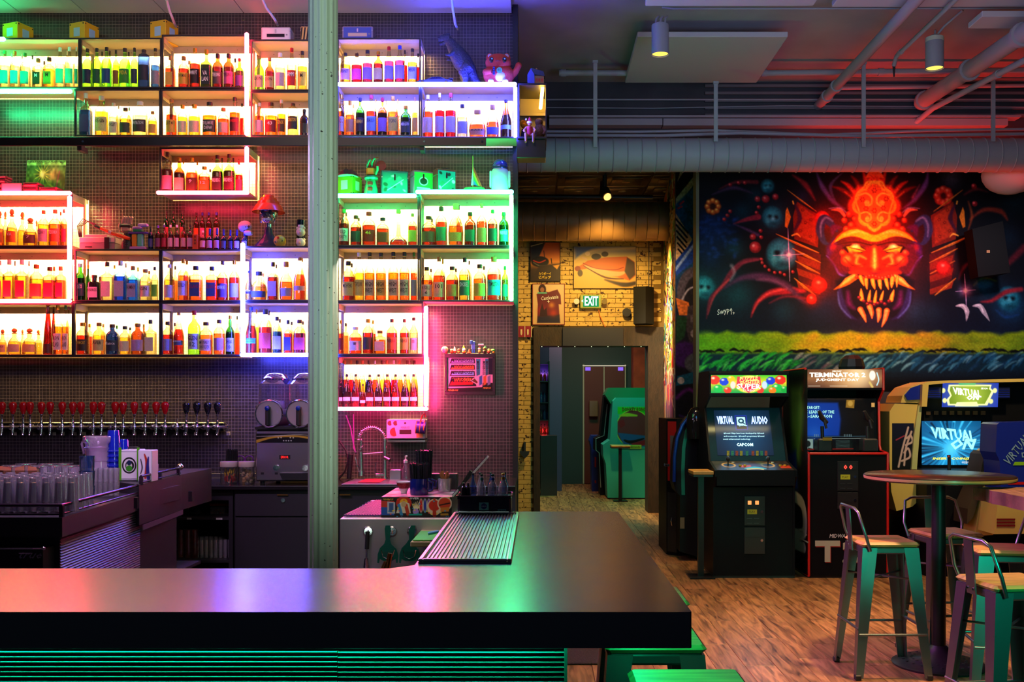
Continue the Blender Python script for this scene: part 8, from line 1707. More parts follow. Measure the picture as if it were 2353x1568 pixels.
for px in (1198,1213):M().prism([(X(px-2,14.03),Z(757,14.03)),(X(px+2,14.03),Z(757,14.03)),(X(px+2,14.03),Z(768,14.03)),(X(px,14.03),Z(771,14.03)),(X(px-2,14.03),Z(768,14.03))],'y',14.028,14.034).build('pictogram',MATS['sign_cream'],t)
t = thing('wall_bracket','black cross-shaped iron bracket on the yellow brick strip','bracket',P(1205,1055,14.0));M().box(X(1203,14.0),X(1208,14.0),13.99,14.08,Z(1050,14),Z(1016,14),0.004).build('stem',BLACK,t);M().prism([(X(1194,14),Z(1037,14)),(X(1217,14),Z(1037,14)),(X(1215,14),Z(1045,14)),(X(1206,14),Z(1054,14)),(X(1197,14),Z(1045,14))],'y',13.97,13.99).build('guard',BLACK,t)
t = thing('track_spotlight','small black track spotlight glowing orange under the tin ceiling','lamp',P(1393,460,13));M().tube([P(1390,400,12.6),P(1389,435,12.6)],0.03,8).build('arm',BLACK,t);M().cyl(P(1391,436,12.6),P(1396,452,12.5),0.05,0.06,14).build('lamp_head',BLACK,t);M().cyl(P(1396,452.3,12.5),P(1396.5,453,12.495),0.05,n=14).build('lamp_glow',emat('hall_glow',(1,0.5,0.1),3),t)
pipe([P(1188,452,12.7),P(1500,454,12.7)],0.03,'dark level pipe under the tin ceiling of the hall',m=IRON)
o = M().box(X(1379,12.9),X(1385,12.9),12.88,12.92,Z(455,12.9),Z(395,12.9)).build('hall_hanger',mat('rust_strap','#3a2014',0.7));tag(o,'rusty vertical strap holding the wide brown duct','strap')
o = M().box(X(1490,13.95),X(1492,13.95),13.94,13.96,Z(745,13.95),Z(555,13.95)).build('wall_conduit',BLACK);tag(o,'thin black vertical conduit at the end of the brick wall','conduit')
# wall speaker on the mural
t = thing('wall_speaker','big black loudspeaker hanging over the far end of the mural','speaker',P(2270,640,9.7));m = M();m.prism([(X(2230,9.7),Z(528,9.7)),(X(2300,9.7),Z(510,9.7)),(X(2317,9.7),Z(628,9.7)),(X(2244,9.7),Z(638,9.7))],'y',9.66,9.85);m.build('cabinet',mat('speaker_black_wood',(0.006,0.005,0.005),0.7,spec=0.1),t)
M().box(X(2268,9.65),X(2275,9.65),9.654,9.66,Z(581,9.65),Z(575,9.65)).build('badge',mat('badge_orange','#c89058',0.4),t);text('JBL',S(6,9.65),S(3,9.65),P(2271.5,578,9.652),INK['r'],t)
# ================================================================== ARCADE CABINETS
CABB = mat('cabinet_black',(0.006,0.006,0.008),0.5,spec=0.12,bump=0.04,bscale=120)
def poly_x(pts):return pts
def cabinet(name,label,x0,x1,prof,loc,side=0.018,edge=None,inner=None):
    t = thing(name,label,'arcade cabinet',loc)
    for s,e in ((x0,x0+side),(x1-side,x1)):M().prism(prof,'x',s,e).build('side_panel',CABB,t)
    if edge:
        for x in (x0,x1-side):
            n = len(prof);m = M()
            for i in range(n):
                a,b_ = prof[i],prof[(i+1) % n];m.tube([(x+side/2,a[0],a[1]),(x+side/2,b_[0],b_[1])],0.011,6)
            m.build('edge_trim',edge,t)
    return t
# --- first cabinet
Y0 = 8.80;x0,x1 = X(1640,Y0),X(1828,Y0)
prof = [(8.82,0.02),(8.82,0.80),(8.74,0.90),(8.74,0.955),(9.05,1.02),(9.30,1.50),(9.04,1.60),(9.04,1.835),(9.62,1.835),(9.72,1.5),(9.72,0.02)]
t = cabinet('arcade_cabinet','black arcade cabinet with a colourful gem marquee and blue text screen',x0,x1,prof,((x0+x1)/2,9.2,0));a,b = x0+0.018,x1-0.018
M().box(a,b,8.825,8.85,0.02,0.80).build('front_panel',CABB,t);M().box(a,b,9.68,9.70,0.02,1.5).build('back_panel',CABB,t);M().box(a,b,9.06,9.6,1.80,1.832).build('roof',CABB,t)
M().prism([(8.75,0.82),(8.75,0.955),(9.05,1.018),(9.05,0.82)],'x',a+0.0005,b-0.0005).build('control_box',CABB,t)
# control deck print
c = Canvas(186,40,1.2,'#2a2024')
def deck(c):
    c.noise(0.4,5);
    for x in (36,132):c.ring(x,18,15,9,3,'#c8982c',1.5);c.ell(x,18,9,5,'#181014',2)
    c.glow(96,20,26,'#4a3a70',.8,9);c.poly([(64,18),(90,18),(88,28),(62,28)],'#b83820',2);c.poly([(158,20),(184,20),(184,32),(158,32)],'#b83820',2);c.stroke([(70,33),(96,29),(120,34)],[4,9,4],'#38a8c8',1.5);c.stroke([(74,36),(100,34),(112,37)],4,'#e8d038',1.5);c.glow(80,8,10,'#38506a',.8);c.glow(118,10,10,'#4a5a38',.8)
deck(c);dk = Vector((0,9.045-8.752,1.019-0.957));c.build('control_overlay',(a+0.004,9.045,1.0195),(b-a-0.008,0,0),(0,8.752-9.045,0.9575-1.0195),PRINT,t)
def on_deck(u,v):return Vector((a+(b-a)*u,9.045+(8.752-9.045)*v,1.0195+(0.9575-1.0195)*v))
for u in (0.19,0.71):
    p = on_deck(u,0.45);j = M();j.cyl(p,p+Vector((0,0,0.045)),0.006,n=8);j.ball(p+Vector((0,0,0.055)),0.018,12,8,sz=1.3);j.build('joystick',BLACK,t)
for u,v,c_ in ((0.27,0.25,'#d8d0c0'),(0.34,0.55,'#e0b828'),(0.40,0.55,'#e0b828'),(0.79,0.25,'#d8d0c0'),(0.86,0.55,'#e0b828'),(0.92,0.55,'#e0b828')):p = on_deck(u,v);M().cyl(p,p+Vector((0,0,0.012)),0.013,n=14).build('push_button',mat('button_'+c_[1:],hx(c_),0.3),t)
# screen bezel and tube
zA,zB = 1.02,1.50;yA,yB = 9.07,9.31
def on_scr(u,v,o=0):return Vector((a+(b-a)*u,yB+(yA-yB)*v-o,zB+(zA-zB)*v))
M().prism([(yA,zA),(yB,zB),(yB+0.02,zB),(yA+0.02,zA)],'x',a,b).build('bezel',mat('bezel_teal',(0.005,0.03,0.045),0.15),t)
c = Canvas(130,104,1.2,'#041020');c.glow(65,50,75,'#0a3050',1);c.glow(65,55,48,'#0c4a70',.5);c.poly([(48,12),(76,12),(76,46),(48,46)],'#2030a0',1.5);c.poly([(50,14),(74,14),(74,44),(50,44)],'#081830',1.2);c.poly([(52,16),(72,16),(72,35),(52,35)],'#b8f0ff',1.5);c.ell(62,25,7,6,'#083048',1.2);c.ell(62,25,3.4,3,'#b8f0ff',1.2);c.stroke([(64,28),(70,32)],2.5,'#083048')
o0 = on_scr(0.10,0.05,0.004);c.build('screen',o0,(on_scr(0.85,0.05,0.004)-o0),(on_scr(0.10,0.90,0.004)-o0),SCREEN,t)
CY_ = emat('screen_cyan',(0.55,0.95,1.0),2.2);BLG = emat('screen_blue',(0.25,0.35,1.0),2.5);tl = math.atan2(zB-zA,yB-yA)
def stext(s,u,v,w_,h_,m_,sk=0.0,rz=0.0,o=0.010,bold=0.0):text(s,w_,h_,on_scr(u,v,o),m_,t,rot=(tl,rz,0),bold=bold,shear=sk,res=1)
stext('VIRTUAL',0.245,0.24,0.155,0.085,BLG,0.0,-0.0,0.008,0.05);stext('VIRTUAL',0.245,0.24,0.15,0.078,CY_);stext('AUDIO',0.705,0.24,0.155,0.085,BLG,0,0,0.008,0.05);stext('AUDIO',0.705,0.24,0.15,0.078,CY_)
stext('QSOUND',0.475,0.345,0.08,0.014,CY_)
for i,s in enumerate(('QSound Chips have been developed by QSound','and incorporate  QSound\'s proprietary QSound','sound enhancement technology.')):stext(s,(0.475,0.475,0.375)[i],0.49+i*0.055,(0.37,0.37,0.25)[i],0.018,CY_)
stext('CAPCOM',0.475,0.70,0.15,0.032,CY_,bold=0.03)
for i in range(9):p = on_scr(0.24+i*0.058+(0.02 if i > 3 else 0)+(0.02 if i > 4 else 0),0.86,0.012);M().box(p.x-0.012,p.x+0.012,p.y-0.002,p.y,p.z-0.022,p.z+0.022).build('move_card',mat('card_%d' % (i % 3),hx(('#a89a30','#3a8a70','#a84838')[i % 3]),0.5,var=0.5,vscale=90),t)
# marquee
c = Canvas(172,42,1.4,'#181010')
def marq(c):
    c.grad([(0,'#40c830'),(0.4,'#e8d020'),(1,'#18a048')])
    for i,(x,y,r_,k_) in enumerate(((8,12,13,'#e02818'),(16,32,11,'#20b848'),(30,16,11,'#2038d0'),(38,36,9,'#e83020'),(46,10,9,'#f0c018'),(58,24,8,'#f08018'),(124,22,9,'#18b8a0'),(136,14,11,'#2038d0'),(150,30,12,'#20b848'),(158,12,13,'#e02818'),(140,36,9,'#e87818'),(112,36,9,'#e03828'),(168,34,9,'#18a038'))):c.poly([(x+r_*math.cos(q*PI/4+.39),y+r_*.85*math.sin(q*PI/4+.39)) for q in range(8)],k_,1.2);c.ell(x-3,y-4,r_*.35,r_*.25,'#f8f0c0',2,.6)
    c.ell(86,22,30,20,'#f8e050',3);c.poly([(60,4),(86,8),(112,4),(114,24),(86,42),(58,24)],'#e83048',2);c.ell(50,24,6,9,'#e8d8c8',2);c.ell(122,24,6,9,'#c8d8f0',2)
marq(c);c.build('marquee',(a,9.045,1.80),(b-a,0,0),(0,0,-0.165),BACKLIT,t)
M().box(a,b,9.05,9.08,1.60,1.825).build('marquee_box',CABB,t);M().box(x0,x1,9.028,9.045,1.795,1.825,0.003).build('marquee_rail',CABB,t);M().box(x0,x1,9.028,9.045,1.60,1.635,0.003).build('marquee_rail',CABB,t)
MY = emat('marquee_yellow',(1,0.85,0.2),1.6);MR = emat('marquee_white',(1,0.95,0.9),1.5)
text('PUZZLE',0.17,0.04,((a+b)/2,9.042,1.765),MY,t,rot=(PI/2,-0.08,0),shear=0.2,bold=0.02);text('FIGHTER',0.18,0.038,((a+b)/2+0.01,9.042,1.728),MY,t,rot=(PI/2,-0.08,0),shear=0.2,bold=0.02);text('SUPER',0.22,0.05,((a+b)/2,9.0425,1.695),MR,t,bold=0.03);text('TURBO',0.11,0.02,((a+b)/2,9.042,1.658),MR,t)
# coin door
def coin_door(t,pxc,y0_,y1_,Y,digits=False):
    dm_ = mat('coin_door_black',(0.018,0.019,0.022),0.3);h = 24
    for a_,b_ in (((y0_),y0_+70*0.98),(y0_+72,y1_)):M().box(X(pxc-h,Y),X(pxc+h,Y),Y-0.006,Y,Z(b_,Y),Z(a_,Y),0.005).build('coin_door',dm_,t)
    for px in (pxc-12,pxc+5):
        if digits:continue
        M().box(X(px-4,Y),X(px+4,Y),Y-0.014,Y-0.0065,Z(y0_+20,Y),Z(y0_+11,Y),0.002).build('coin_button',emat('coin_lamp',(1.0,0.30,0.08),1.6),t)
    M().box(X(pxc-17,Y),X(pxc+5,Y),Y-0.008,Y-0.0062,Z(y0_+42,Y),Z(y0_+31,Y)).build('warning_label',mat('warning_yellow','#c8c828',0.5),t);text('PLAY',S(14,Y),S(5,Y),(X(pxc-6,Y),Y-0.009,Z(y0_+36.5,Y)),INK['k'],t)
    for y in (y0_+36,y0_+102 if y1_-y0_ > 110 else y0_+90):M().cyl((X(pxc+16,Y),Y-0.006,Z(y,Y)),(X(pxc+16,Y),Y-0.013,Z(y,Y)),0.012,n=12).build('lock',CHROME,t)
    for px in (pxc-12,pxc+4):
        for y in (y0_+51,y0_+62):M().box(X(px-6,Y),X(px+6,Y),Y-0.010,Y-0.0065,Z(y+1.5,Y),Z(y,Y)).build('coin_slot',mat('slot_steel',(0.12,0.12,0.13),0.3,0.8),t)
    M().box(X(pxc-20,Y),X(pxc+20,Y),Y-0.009,Y-0.0065,Z(y0_+95,Y),Z(y0_+94,Y)).build('door_ridge',dm_,t)
coin_door(t,1734,1140,1274,8.822)
M().box(x0,x1,8.83,9.7,0.0,0.02).build('plinth',BLACK,t)
light('AREA','marquee_glow',((a+b)/2,8.99,1.58),1.2,(1.0,0.8,0.3),0.6,0.05,rot=(0,0,0));light('AREA','screen_glow',((a+b)/2,9.02,1.25),1.0,(0.2,0.6,1.0),0.5,0.4,rot=(PI/2+PI,0,0),spread=2.4)
# --- second cabinet, red edged
RT = mat('red_t_moulding','#d01818',0.3);x0,x1 = X(1858,Y0),X(2044,Y0)
prof = [(8.82,0.02),(8.82,1.10),(9.0,1.115),(9.03,1.16),(9.05,1.56),(8.93,1.66),(8.93,1.85),(9.72,1.85),(9.72,0.02)]
t = cabinet('arcade_cabinet','black arcade cabinet with red edging, lit marquee and two mounted guns',x0,x1,prof,((x0+x1)/2,9.2,0),edge=RT);a,b = x0+0.018,x1-0.018
M().box(a,b,8.825,8.85,0.02,1.098).build('front_panel',CABB,t);M().box(x0+0.01,x1-0.01,8.808,8.83,1.088,1.108,0.006).build('top_edge_trim',RT,t);M().box(a,b,8.85,9.15,1.085,1.1).build('gun_shelf',CABB,t);M().box(a,b,9.0,9.68,1.82,1.848).build('roof',CABB,t);M().box(a,b,9.66,9.68,0.02,1.82).build('back_panel',CABB,t)
c = Canvas(176,150,1.2,'#050608')
def t2s(c):
    c.poly([(0,12),(86,12),(92,60),(88,108),(0,108)],'#0a3aa0',6);c.glow(30,60,50,'#1450c0',.6);c.glow(30,100,20,'#2a6ad0',.6);c.poly([(106,4),(126,4),(124,28),(104,26)],'#a87a28',2);c.ell(115,14,6,8,'#d8a848',2);c.stroke([(4,110),(150,108)],1.2,'#487080',1)
    c.poly([(0,116),(26,116),(26,148),(0,148)],'#8aa8a0',1.5);c.ell(13,130,7,9,'#1a2020',2);c.poly([(12,148),(14,140),(24,144),(26,148)],'#2a3230',2);c.stroke([(28,116),(150,114)],1.5,'#a0b0a8',1)
    for i in range(7):c.stroke([(34,121+i*3.6),(66,120+i*3.6)],1,'#4a6a64',1);c.stroke([(80,121+i*3.6),(112,120+i*3.6)],1,'#4a6a64',1)
    for x in (30,34,38,100,104,108,112,116):c.stroke([(x,103),(x,109)],1.4,'#7a9aa0',1)
    c.stroke([(10,146),(120,144)],3,'#7a1410',2)
t2s(c);c.build('screen',(a,9.10,1.585),(b-a,0,0),(0,-0.02,-0.475),attr_mat('screen_dim',0.15,emis=0.75,base=0),t)
GRN = emat('screen_green_text',(0.45,1.0,0.75),1.6)
for s,px,py,w_ in (('TARGET:',1869,937,31),('C LEADER OF THE',1884,947,66),('E--SARA   SON',1882,957,60)):text(s,S(w_,9.0),S(7,9.0),P(px,py,9.06),GRN,t)
M().box(a,b,8.94,8.96,1.66,1.845).build('marquee_box',CABB,t)
c = Canvas(168,42,1.4,'#4a2c20');c.grad([(0,'#5a3424'),(.5,'#8a5a38'),(1,'#4a2a20')]);c.glow(110,12,34,'#fff0c0',1);c.glow(90,20,50,'#d89858',.6);c.ell(146,14,7,11,'#f8f0d8',2);c.stroke([(140,30),(146,40)],5,'#d0b060',2);c.stroke([(156,8),(160,24),(156,36)],2.5,'#b8e8f0',1.5);c.stroke([(4,38),(30,38)],1,'#f0e0c0',1);c.stroke([(52,38),(90,38)],1,'#f0e0c0',1)
c.build('marquee',(a,8.932,1.845),(b-a,0,0),(0,0,-0.165),BACKLIT,t);MW = emat('marquee_bright',(1.0,0.93,0.75),3.0)
text('MIDWAY',0.08,0.012,(a+0.27,8.929,1.828),MW,t);text('TERMINATOR 2',0.50,0.042,(a+0.275,8.929,1.795),MW,t,bold=0.03);text('JUDGMENT DAY',0.385,0.030,(a+0.275,8.929,1.748),MW,t,bold=0.015)
for px,dz in ((1892,0),(1996,0)):
    Yg = 8.93;M().box(X(px-17,Yg),X(px+17,Yg),8.87,9.0,1.1085,Z(1008,Yg),0.012).build('gun_mount',BLACK,t);M().tube([P(px-2,1010,Yg),P(px-3,980,Yg)],0.016,10).build('gun_post',BLACK,t);M().tube([P(px-10,945,Yg-0.02),P(px-4,960,Yg),P(px+8,972,Yg+0.02)],[0.014,0.024,0.018],10).build('gun_body',BLACK,t);M().tube([P(px+2,965,Yg-0.02),P(px+7,985,Yg-0.03)],0.012,8).build('gun_grip',BLACK,t)
M().box(X(1891,8.86),X(1912,8.86),8.862,8.869,Z(1013,8.86),Z(1006,8.86)).build('brass_plate',mat('brass_plate','#b8882c',0.4,0.5),t)
M().box(X(2002,9.0),X(2009,9.0),8.99,9.0,Z(936,9.0),Z(926,9.0)).build('price_note',mat('note_cream','#d8b878',0.6),t)
coin_door(t,1948,1060,1170,8.822,digits=True)
M().box(X(1930,8.81),X(1966,8.81),8.812,8.82,Z(1080,8.81),Z(1066,8.81)).build('display_window',BLACK,t);text('0 0',S(20,8.81),S(10,8.81),P(1949,1074,8.81),emat('led_red',(1.0,0.03,0.02),5),t,bold=0.02)
text('MIDWAY',S(44,8.81),S(9,8.81),P(1928,1232,8.815),INK['w'],t,shear=0.2,bold=0.01)
LET = mat('letter_cream','#c8c8b0',0.5)
rl = mat('letter_red','#c82018',0.5)
for dx,dy,m_,yy in ((1.5,2,rl,8.8195),(0,0,LET,8.816)):
    for a_,b_,c_,d_ in ((1873,1930,1243,1256),(1895,1908,1256,1292)):M().box(X(a_+dx,yy),X(b_+dx,yy),yy-0.001,yy+0.001,Z(d_+dy,yy),Z(c_+dy,yy)).build('big_letter',m_,t)
    text('2',S(40,8.81),S(50,8.81),P(1956+dx,1268+dy,yy-0.001),m_,t,bold=0.05)
# side graphics
sg = Canvas(110,300,0.6,'#0a0a0c')
sg.poly([(30,20),(90,20),(100,60),(80,140),(30,150)],'#3a5a20',14,.7);sg.poly([(15,130),(60,120),(70,180),(20,190)],'#102a70',10);sg.stroke([(40,190),(90,200),(95,240),(40,250)],18,'#b8b8a8',2);sg.stroke([(40,265),(95,262)],16,'#b8b8a8',2);sg.stroke([(40,215),(70,215)],6,'#0a0a0c',2)
sg.build('side_art',(x0-0.0015,9.70,1.84),(0,8.83-9.70,0),(0,0,-1.82),PRINT,t)
text('2',0.30,0.1,(x0-0.003,8.95,0.36),LET,t,rot=(PI/2,0,-PI/2))
light('AREA','marquee_glow',((a+b)/2,8.85,1.62),1.2,(1.0,0.6,0.3),0.6,0.05)
M().box(x0+0.001,x1-0.001,8.84,9.7,0,0.02).build('plinth',BLACK,t)
o = M().lathe([(0.11,0),(0.12,0.03),(0.10,0.10),(0.06,0.135),(0,0.14)],(X(1957,9.3),9.3,1.8505),10,caps=False,sx=1.0,smooth=False).build('domed_speaker',mat('dome_black',(0.02,0.018,0.02),0.4));tag(o,'dark faceted dome unit on top of the red-edged cabinet','speaker')
# --- third: twin sit-down cabinet with yellow shell
SHY = mat('shell_yellow','#d8b860',0.35);SHB = mat('shell_blue','#1a2a90',0.25);Yv = 9.15
t = thing('sit_down_cabinet','yellow and blue sit-down arcade machine with a cyan screen','arcade cabinet',(X(2200,9.3),9.4,0))
def px_poly(pts,Y):return [(X(p,Y),Z(q_,Y)) for p,q_ in pts]
M().prism(px_poly([(2044,946),(2056,928),(2110,930),(2103,1000),(2096,1080),(2102,1090),(2110,1130),(2112,1150),(2096,1165),(2060,1175),(2048,1130),(2044,1060)],Yv),'y',Yv,Yv+0.45).build('side_shell',SHY,t)
M().prism(px_poly([(2110,932),(2118,932),(2112,1000),(2106,1079),(2094,1079),(2100,1000)],Yv-0.02),'y',Yv-0.03,Yv-0.001).build('front_pillar',mat('pillar_pale','#b8b878',0.35),t)
sg = Canvas(54,112,1.2,'#0c0c28');sg.grad([(0,'#101030'),(1,'#08080c')]);
for p_ in (((30,100),(34,60),(48,20)),((16,104),(26,60),(40,10)),((24,90),(44,80),(40,60),(30,70)),((34,52),(50,44),(46,30),(36,36))):sg.stroke(p_,5,'#c8a8a0',1.5)
sg.stroke([(10,40),(30,30)],3,'#a83048',2);sg.build('side_decal',(X(2050,Yv-0.002),Yv-0.002,Z(973,Yv)),(S(50,Yv),0,0),(0,0,-S(108,Yv)),PRINT,t)
M().prism(px_poly([(2068,926),(2072,910),(2090,890),(2120,880),(2124,890),(2118,926)],Yv+0.02),'y',Yv-0.0,Yv+0.4).build('canopy_corner',SHY,t)
M().prism(px_poly([(2078,908),(2092,892),(2122,882),(2118,918),(2084,920)],Yv-0.004),'y',Yv-0.02,Yv-0.001).build('blue_inlay',SHB,t)
M().prism(px_poly([(2118,884),(2128,878),(2170,875),(2290,872),(2420,869),(2420,876),(2290,879),(2170,881),(2132,885),(2128,935),(2116,935)],Yv-0.05),'y',Yv-0.07,Yv+0.35).build('canopy_rim',SHY,t)
M().prism(px_poly([(2130,884),(2430,878),(2430,1100),(2118,1100),(2126,935)],Yv+0.1),'y',Yv+0.12,Yv+0.4).build('inner_shell',CABB,t)
for px in (2125,2283):
    M().box(X(px,Yv),X(px+36,Yv),Yv-0.02,Yv+0.1,Z(916,Yv),Z(890,Yv),0.004).build('speaker_grille',mat('grille_navy',(0.01,0.015,0.07),0.35),t)
    for k in range(4):M().box(X(px+2,Yv),X(px+34,Yv),Yv-0.024,Yv-0.0205,Z(898+k*5,Yv),Z(896.5+k*5,Yv)).build('grille_bar',SHB,t)
c = Canvas(128,58,1.4,'#1830a8')
def vm(c):
    c.poly([(14,4),(112,4),(110,12),(118,20),(112,34),(104,54),(14,54),(10,40),(18,30),(12,18)],'#f0f0c0',1.2);c.poly([(18,8),(108,8),(106,14),(112,20),(106,34),(98,50),(18,50),(16,40),(22,30),(17,18)],'#5a7a18',1.2);c.poly([(36,0),(76,0),(74,5),(38,5)],'#189888');c.poly([(34,46),(80,45),(84,56),(30,56)],'#f8f8e0',1.5)
    for x,y in ((2,18),(6,42),(120,18),(112,44)):c.ell(x,y,5,6,'#e8e8a0',2)
    c.glow(64,28,44,'#d8e858',.6)
vm(c);c.build('marquee',(X(2160,Yv),Yv-0.06,Z(881,Yv)),(S(128,Yv),0,0),(0,0.02,-S(55,Yv)),BACKLIT,t);VW = emat('marquee_cream',(1.0,1.0,0.75),2.4)
text('VIRTUAL',S(68,Yv),S(16,Yv),P(2222,902,Yv-0.07),VW,t,bold=0.03,shear=-0.3,rot=(PI/2,0.12,0));text('ON',S(30,Yv),S(12,Yv),P(2236,914,Yv-0.07),VW,t,bold=0.04,shear=0.2);text('SEGA',S(16,Yv),S(4,Yv),P(2262,893,Yv-0.07),VW,t)
c = Canvas(136,102,1.2,'#0a3a60')
def vs_(c):
    c.glow(68,66,70,'#1890c8',1.0);r = random.Random(2)
    for i in range(90):a_ = r.uniform(0,2*PI);L0 = r.uniform(14,30);L1 = r.uniform(60,110);c.stroke([(68+L0*math.cos(a_),62+L0*math.sin(a_)*.8),(68+L1*math.cos(a_),62+L1*math.sin(a_)*.8)],[1,r.uniform(2,8)],('#062038','#38b0e0','#0c5080')[i % 3],2,.6)
    c.glow(68,64,20,'#58c8f0',.8)
vs_(c);c.build('screen',(X(2119,Yv+0.1),Yv+0.11,Z(968,Yv+0.1)),(S(136,Yv+0.1),0,0),(0,0,-S(101,Yv+0.1)),SCREEN,t)
VC = emat('screen_logo_cyan',(0.30,0.90,1.0),1.6);YT = emat('screen_yellow',(1.0,0.9,0.05),1.6)
Ys = Yv+0.1;text('VIRTUAL',S(108,Ys),S(26,Ys),P(2190,999,Ys),VC,t,shear=-0.35,rot=(PI/2,0.10,0),bold=0.04);text('ON',S(60,Ys),S(26,Ys),P(2214,1021,Ys-0.01),VC,t,shear=0.3,bold=0.04);text('INSERT COIN(S)',S(88,Ys),S(7,Ys),P(2187,1055,Ys-0.01),YT,t,bold=0.03,shear=0.2);text('©SEGA 1995',S(40,Ys),S(5.5,Ys),P(2230,1063,Ys-0.01),emat('screen_white',(1,1,1),1.3),t)
for i in range(8):M().box(X(2128+i*18,Ys),X(2138+i*18,Ys),Ys-0.005,Ys+0.01,Z(954,Ys),Z(945,Ys)).build('small_card',mat('card_brown','#4a3014',0.6),t)
for px in (2181,2255):M().tube([P(px,1085,8.95),P(px,1055,8.95),P(px-1,1046,8.95)],[0.016,0.014,0.016],10).build('control_stick',BLACK,t);M().cyl(P(px-1,1049,8.935),P(px-1,1049,8.925),0.008,n=8).build('trigger',mat('trigger_red','#c01818',0.3),t)
M().box(X(2105,Yv),X(2420,Yv),8.9,Yv+0.4,0.0,Z(1082,8.9)).build('lower_body',CABB,t)
# seat with yellow shell
t = thing('arcade_chair','yellow-edged arcade seat back with a notice, right of the cyan screen','seat',(X(2275,8.6),8.6,0));Y_ = 8.55
M().prism(px_poly([(2268,1042),(2278,1034),(2292,1035),(2300,1048),(2300,1115),(2296,1150),(2282,1230),(2240,1232),(2252,1160),(2264,1110)],Y_),'y',Y_,Y_+0.25).build('seat_shell',SHY,t)
M().prism(px_poly([(2262,1045),(2270,1038),(2264,1090),(2252,1140),(2236,1190),(2222,1205),(2224,1170),(2246,1120)],Y_),'y',Y_+0.001,Y_+0.28).build('seat_cushion',mat('seat_brown','#3a2c1c',0.6),t)
M().box(X(2276,Y_),X(2289,Y_),Y_-0.003,Y_-0.0005,Z(1084,Y_),Z(1061,Y_)).build('notice',mat('notice_cream','#d8d0b0',0.6),t)
for i,s in enumerate(('ASK','STAFF','TO GO','& RUN')):pass
t = thing('arcade_chair','glossy blue arcade seat panel with slanted lettering at the frame edge','seat',(X(2350,8.5),8.5,0));Y_ = 8.22
M().prism(px_poly([(2291,976),(2296,972),(2430,968),(2430,1125),(2300,1125),(2297,1060),(2288,1040)],Y_),'y',Y_,Y_+0.3).build('panel',SHB,t)
text('VIRTUAL',S(78,Y_),S(20,Y_),P(2337,1033,Y_-0.004),mat('decal_pale','#88a8c0',0.4),t,rot=(PI/2,-0.9,0),shear=0.2,bold=0.01);text('ON',S(30,Y_),S(16,Y_),P(2358,1040,Y_-0.004),MATS['decal_pale'],t,rot=(PI/2,-0.9,0),bold=0.02)
M().prism(px_poly([(2328,1070),(2332,1062),(2430,1062),(2430,1069)],Y_-0.003),'y',Y_-0.005,Y_-0.001).build('green_stripe',mat('stripe_green','#8ac018',0.4),t)
M().prism(px_poly([(2296,1126),(2430,1126),(2430,1226),(2284,1228)],Y_),'y',Y_,Y_+0.3).build('lower_shell',SHY,t);M().box(X(2316,Y_),X(2430,Y_),Y_-0.004,Y_-0.001,Z(1114,Y_),Z(1108,Y_)).build('red_line',RT,t)
for k in range(3):M().box(X(2290,Y_),X(2332,Y_),Y_-0.006,Y_-0.001,Z(1196+k*7,Y_),Z(1192+k*7,Y_)).build('red_vent',mat('vent_red','#7a1418',0.4),t)
# --- left side machines by the passage
t = thing('red_panel_cabinet','narrow black cabinet with a tall red front panel by the passage','cabinet',(X(1560,10.35),10.5,0));Ya = 10.35
xa,xb = X(1527,Ya),X(1548,Ya)
M().prism([(xa,Ya-0.15),(xb+0.0,Ya-0.25),(1.59,Ya-0.2),(1.59,Ya+0.5),(xa,Ya+0.5)],'z',0.0,Z(962,Ya)).build('body',CABB,t)
pn = M();n_ = Vector((xb-xa,-0.10,0));pA = Vector((xa,Ya-0.152,0))
for (u0,u1,v0,v1,m_,nm) in ((0.12,0.92,1102,968,mat('panel_red','#b01c1c',0.4),'red_panel'),(0.35,0.7,1060,1000,mat('panel_grey','#5a5a5a',0.4),'strip'),(0.1,0.95,1262,1128,mat('door_black',(0.02,0.02,0.02),0.35),'door')):
    q0,q1 = pA+n_*u0,pA+n_*u1;off = 0.002 if nm != 'strip' else 0.004
    M().add([(q0.x,q0.y-off,Z(v0,Ya)),(q1.x,q1.y-off,Z(v0,Ya)),(q1.x,q1.y-off,Z(v1,Ya)),(q0.x,q0.y-off,Z(v1,Ya))],[(0,1,2,3)]).build(nm,m_,t)
M().tube([P(1544,1190,10.08),P(1542,1198,10.05),P(1544,1208,10.08)],0.006,6).build('handle',CHROME,t)
M().box(X(1527,10.1),X(1537,10.1),10.05,10.15,Z(1072,10.1),Z(1066,10.1),0.004).build('lever',CHROME,t)
t = thing('curved_arcade_cabinet','black curved-front arcade cabinet seen side-on with a dark green stripe','arcade cabinet',(X(1585,9.6),9.7,0));Yb_ = 9.76
M().prism(px_poly([(1612,1283),(1562,1268),(1563,1140),(1552,1128),(1548,1110),(1549,1060),(1556,1010),(1570,975),(1584,958),(1612,950)],Yb_),'y',Yb_,Yb_+0.28).build('side_panel',CABB,t)
cur = [(1586,968),(1574,990),(1567,1030),(1565,1080),(1566,1138)];st_ = M();pts = px_poly(cur+[(x+8,y) for x,y in reversed(cur)],Yb_-0.003);st_.prism(pts,'y',Yb_-0.006,Yb_-0.001).build('green_stripe',mat('stripe_teal','#0e5a4a',0.35),t)
cur = [(1582,960),(1568,978),(1556,1008),(1550,1050),(1549,1108)];M().tube([P(x,y,Yb_-0.01) for x,y in cur],0.018,8).build('curved_front',mat('front_blue','#1c3f9a',0.2,0.4),t)
M().lathe([(0.09,-0.26),(0.095,-0.1),(0.085,-0.02),(0.05,0.035),(0,0.05)],P(1600,947,9.66),18,sy=0.8,caps=False).build('hood',mat('hood_black',(0.008,0.008,0.008),0.06),t)
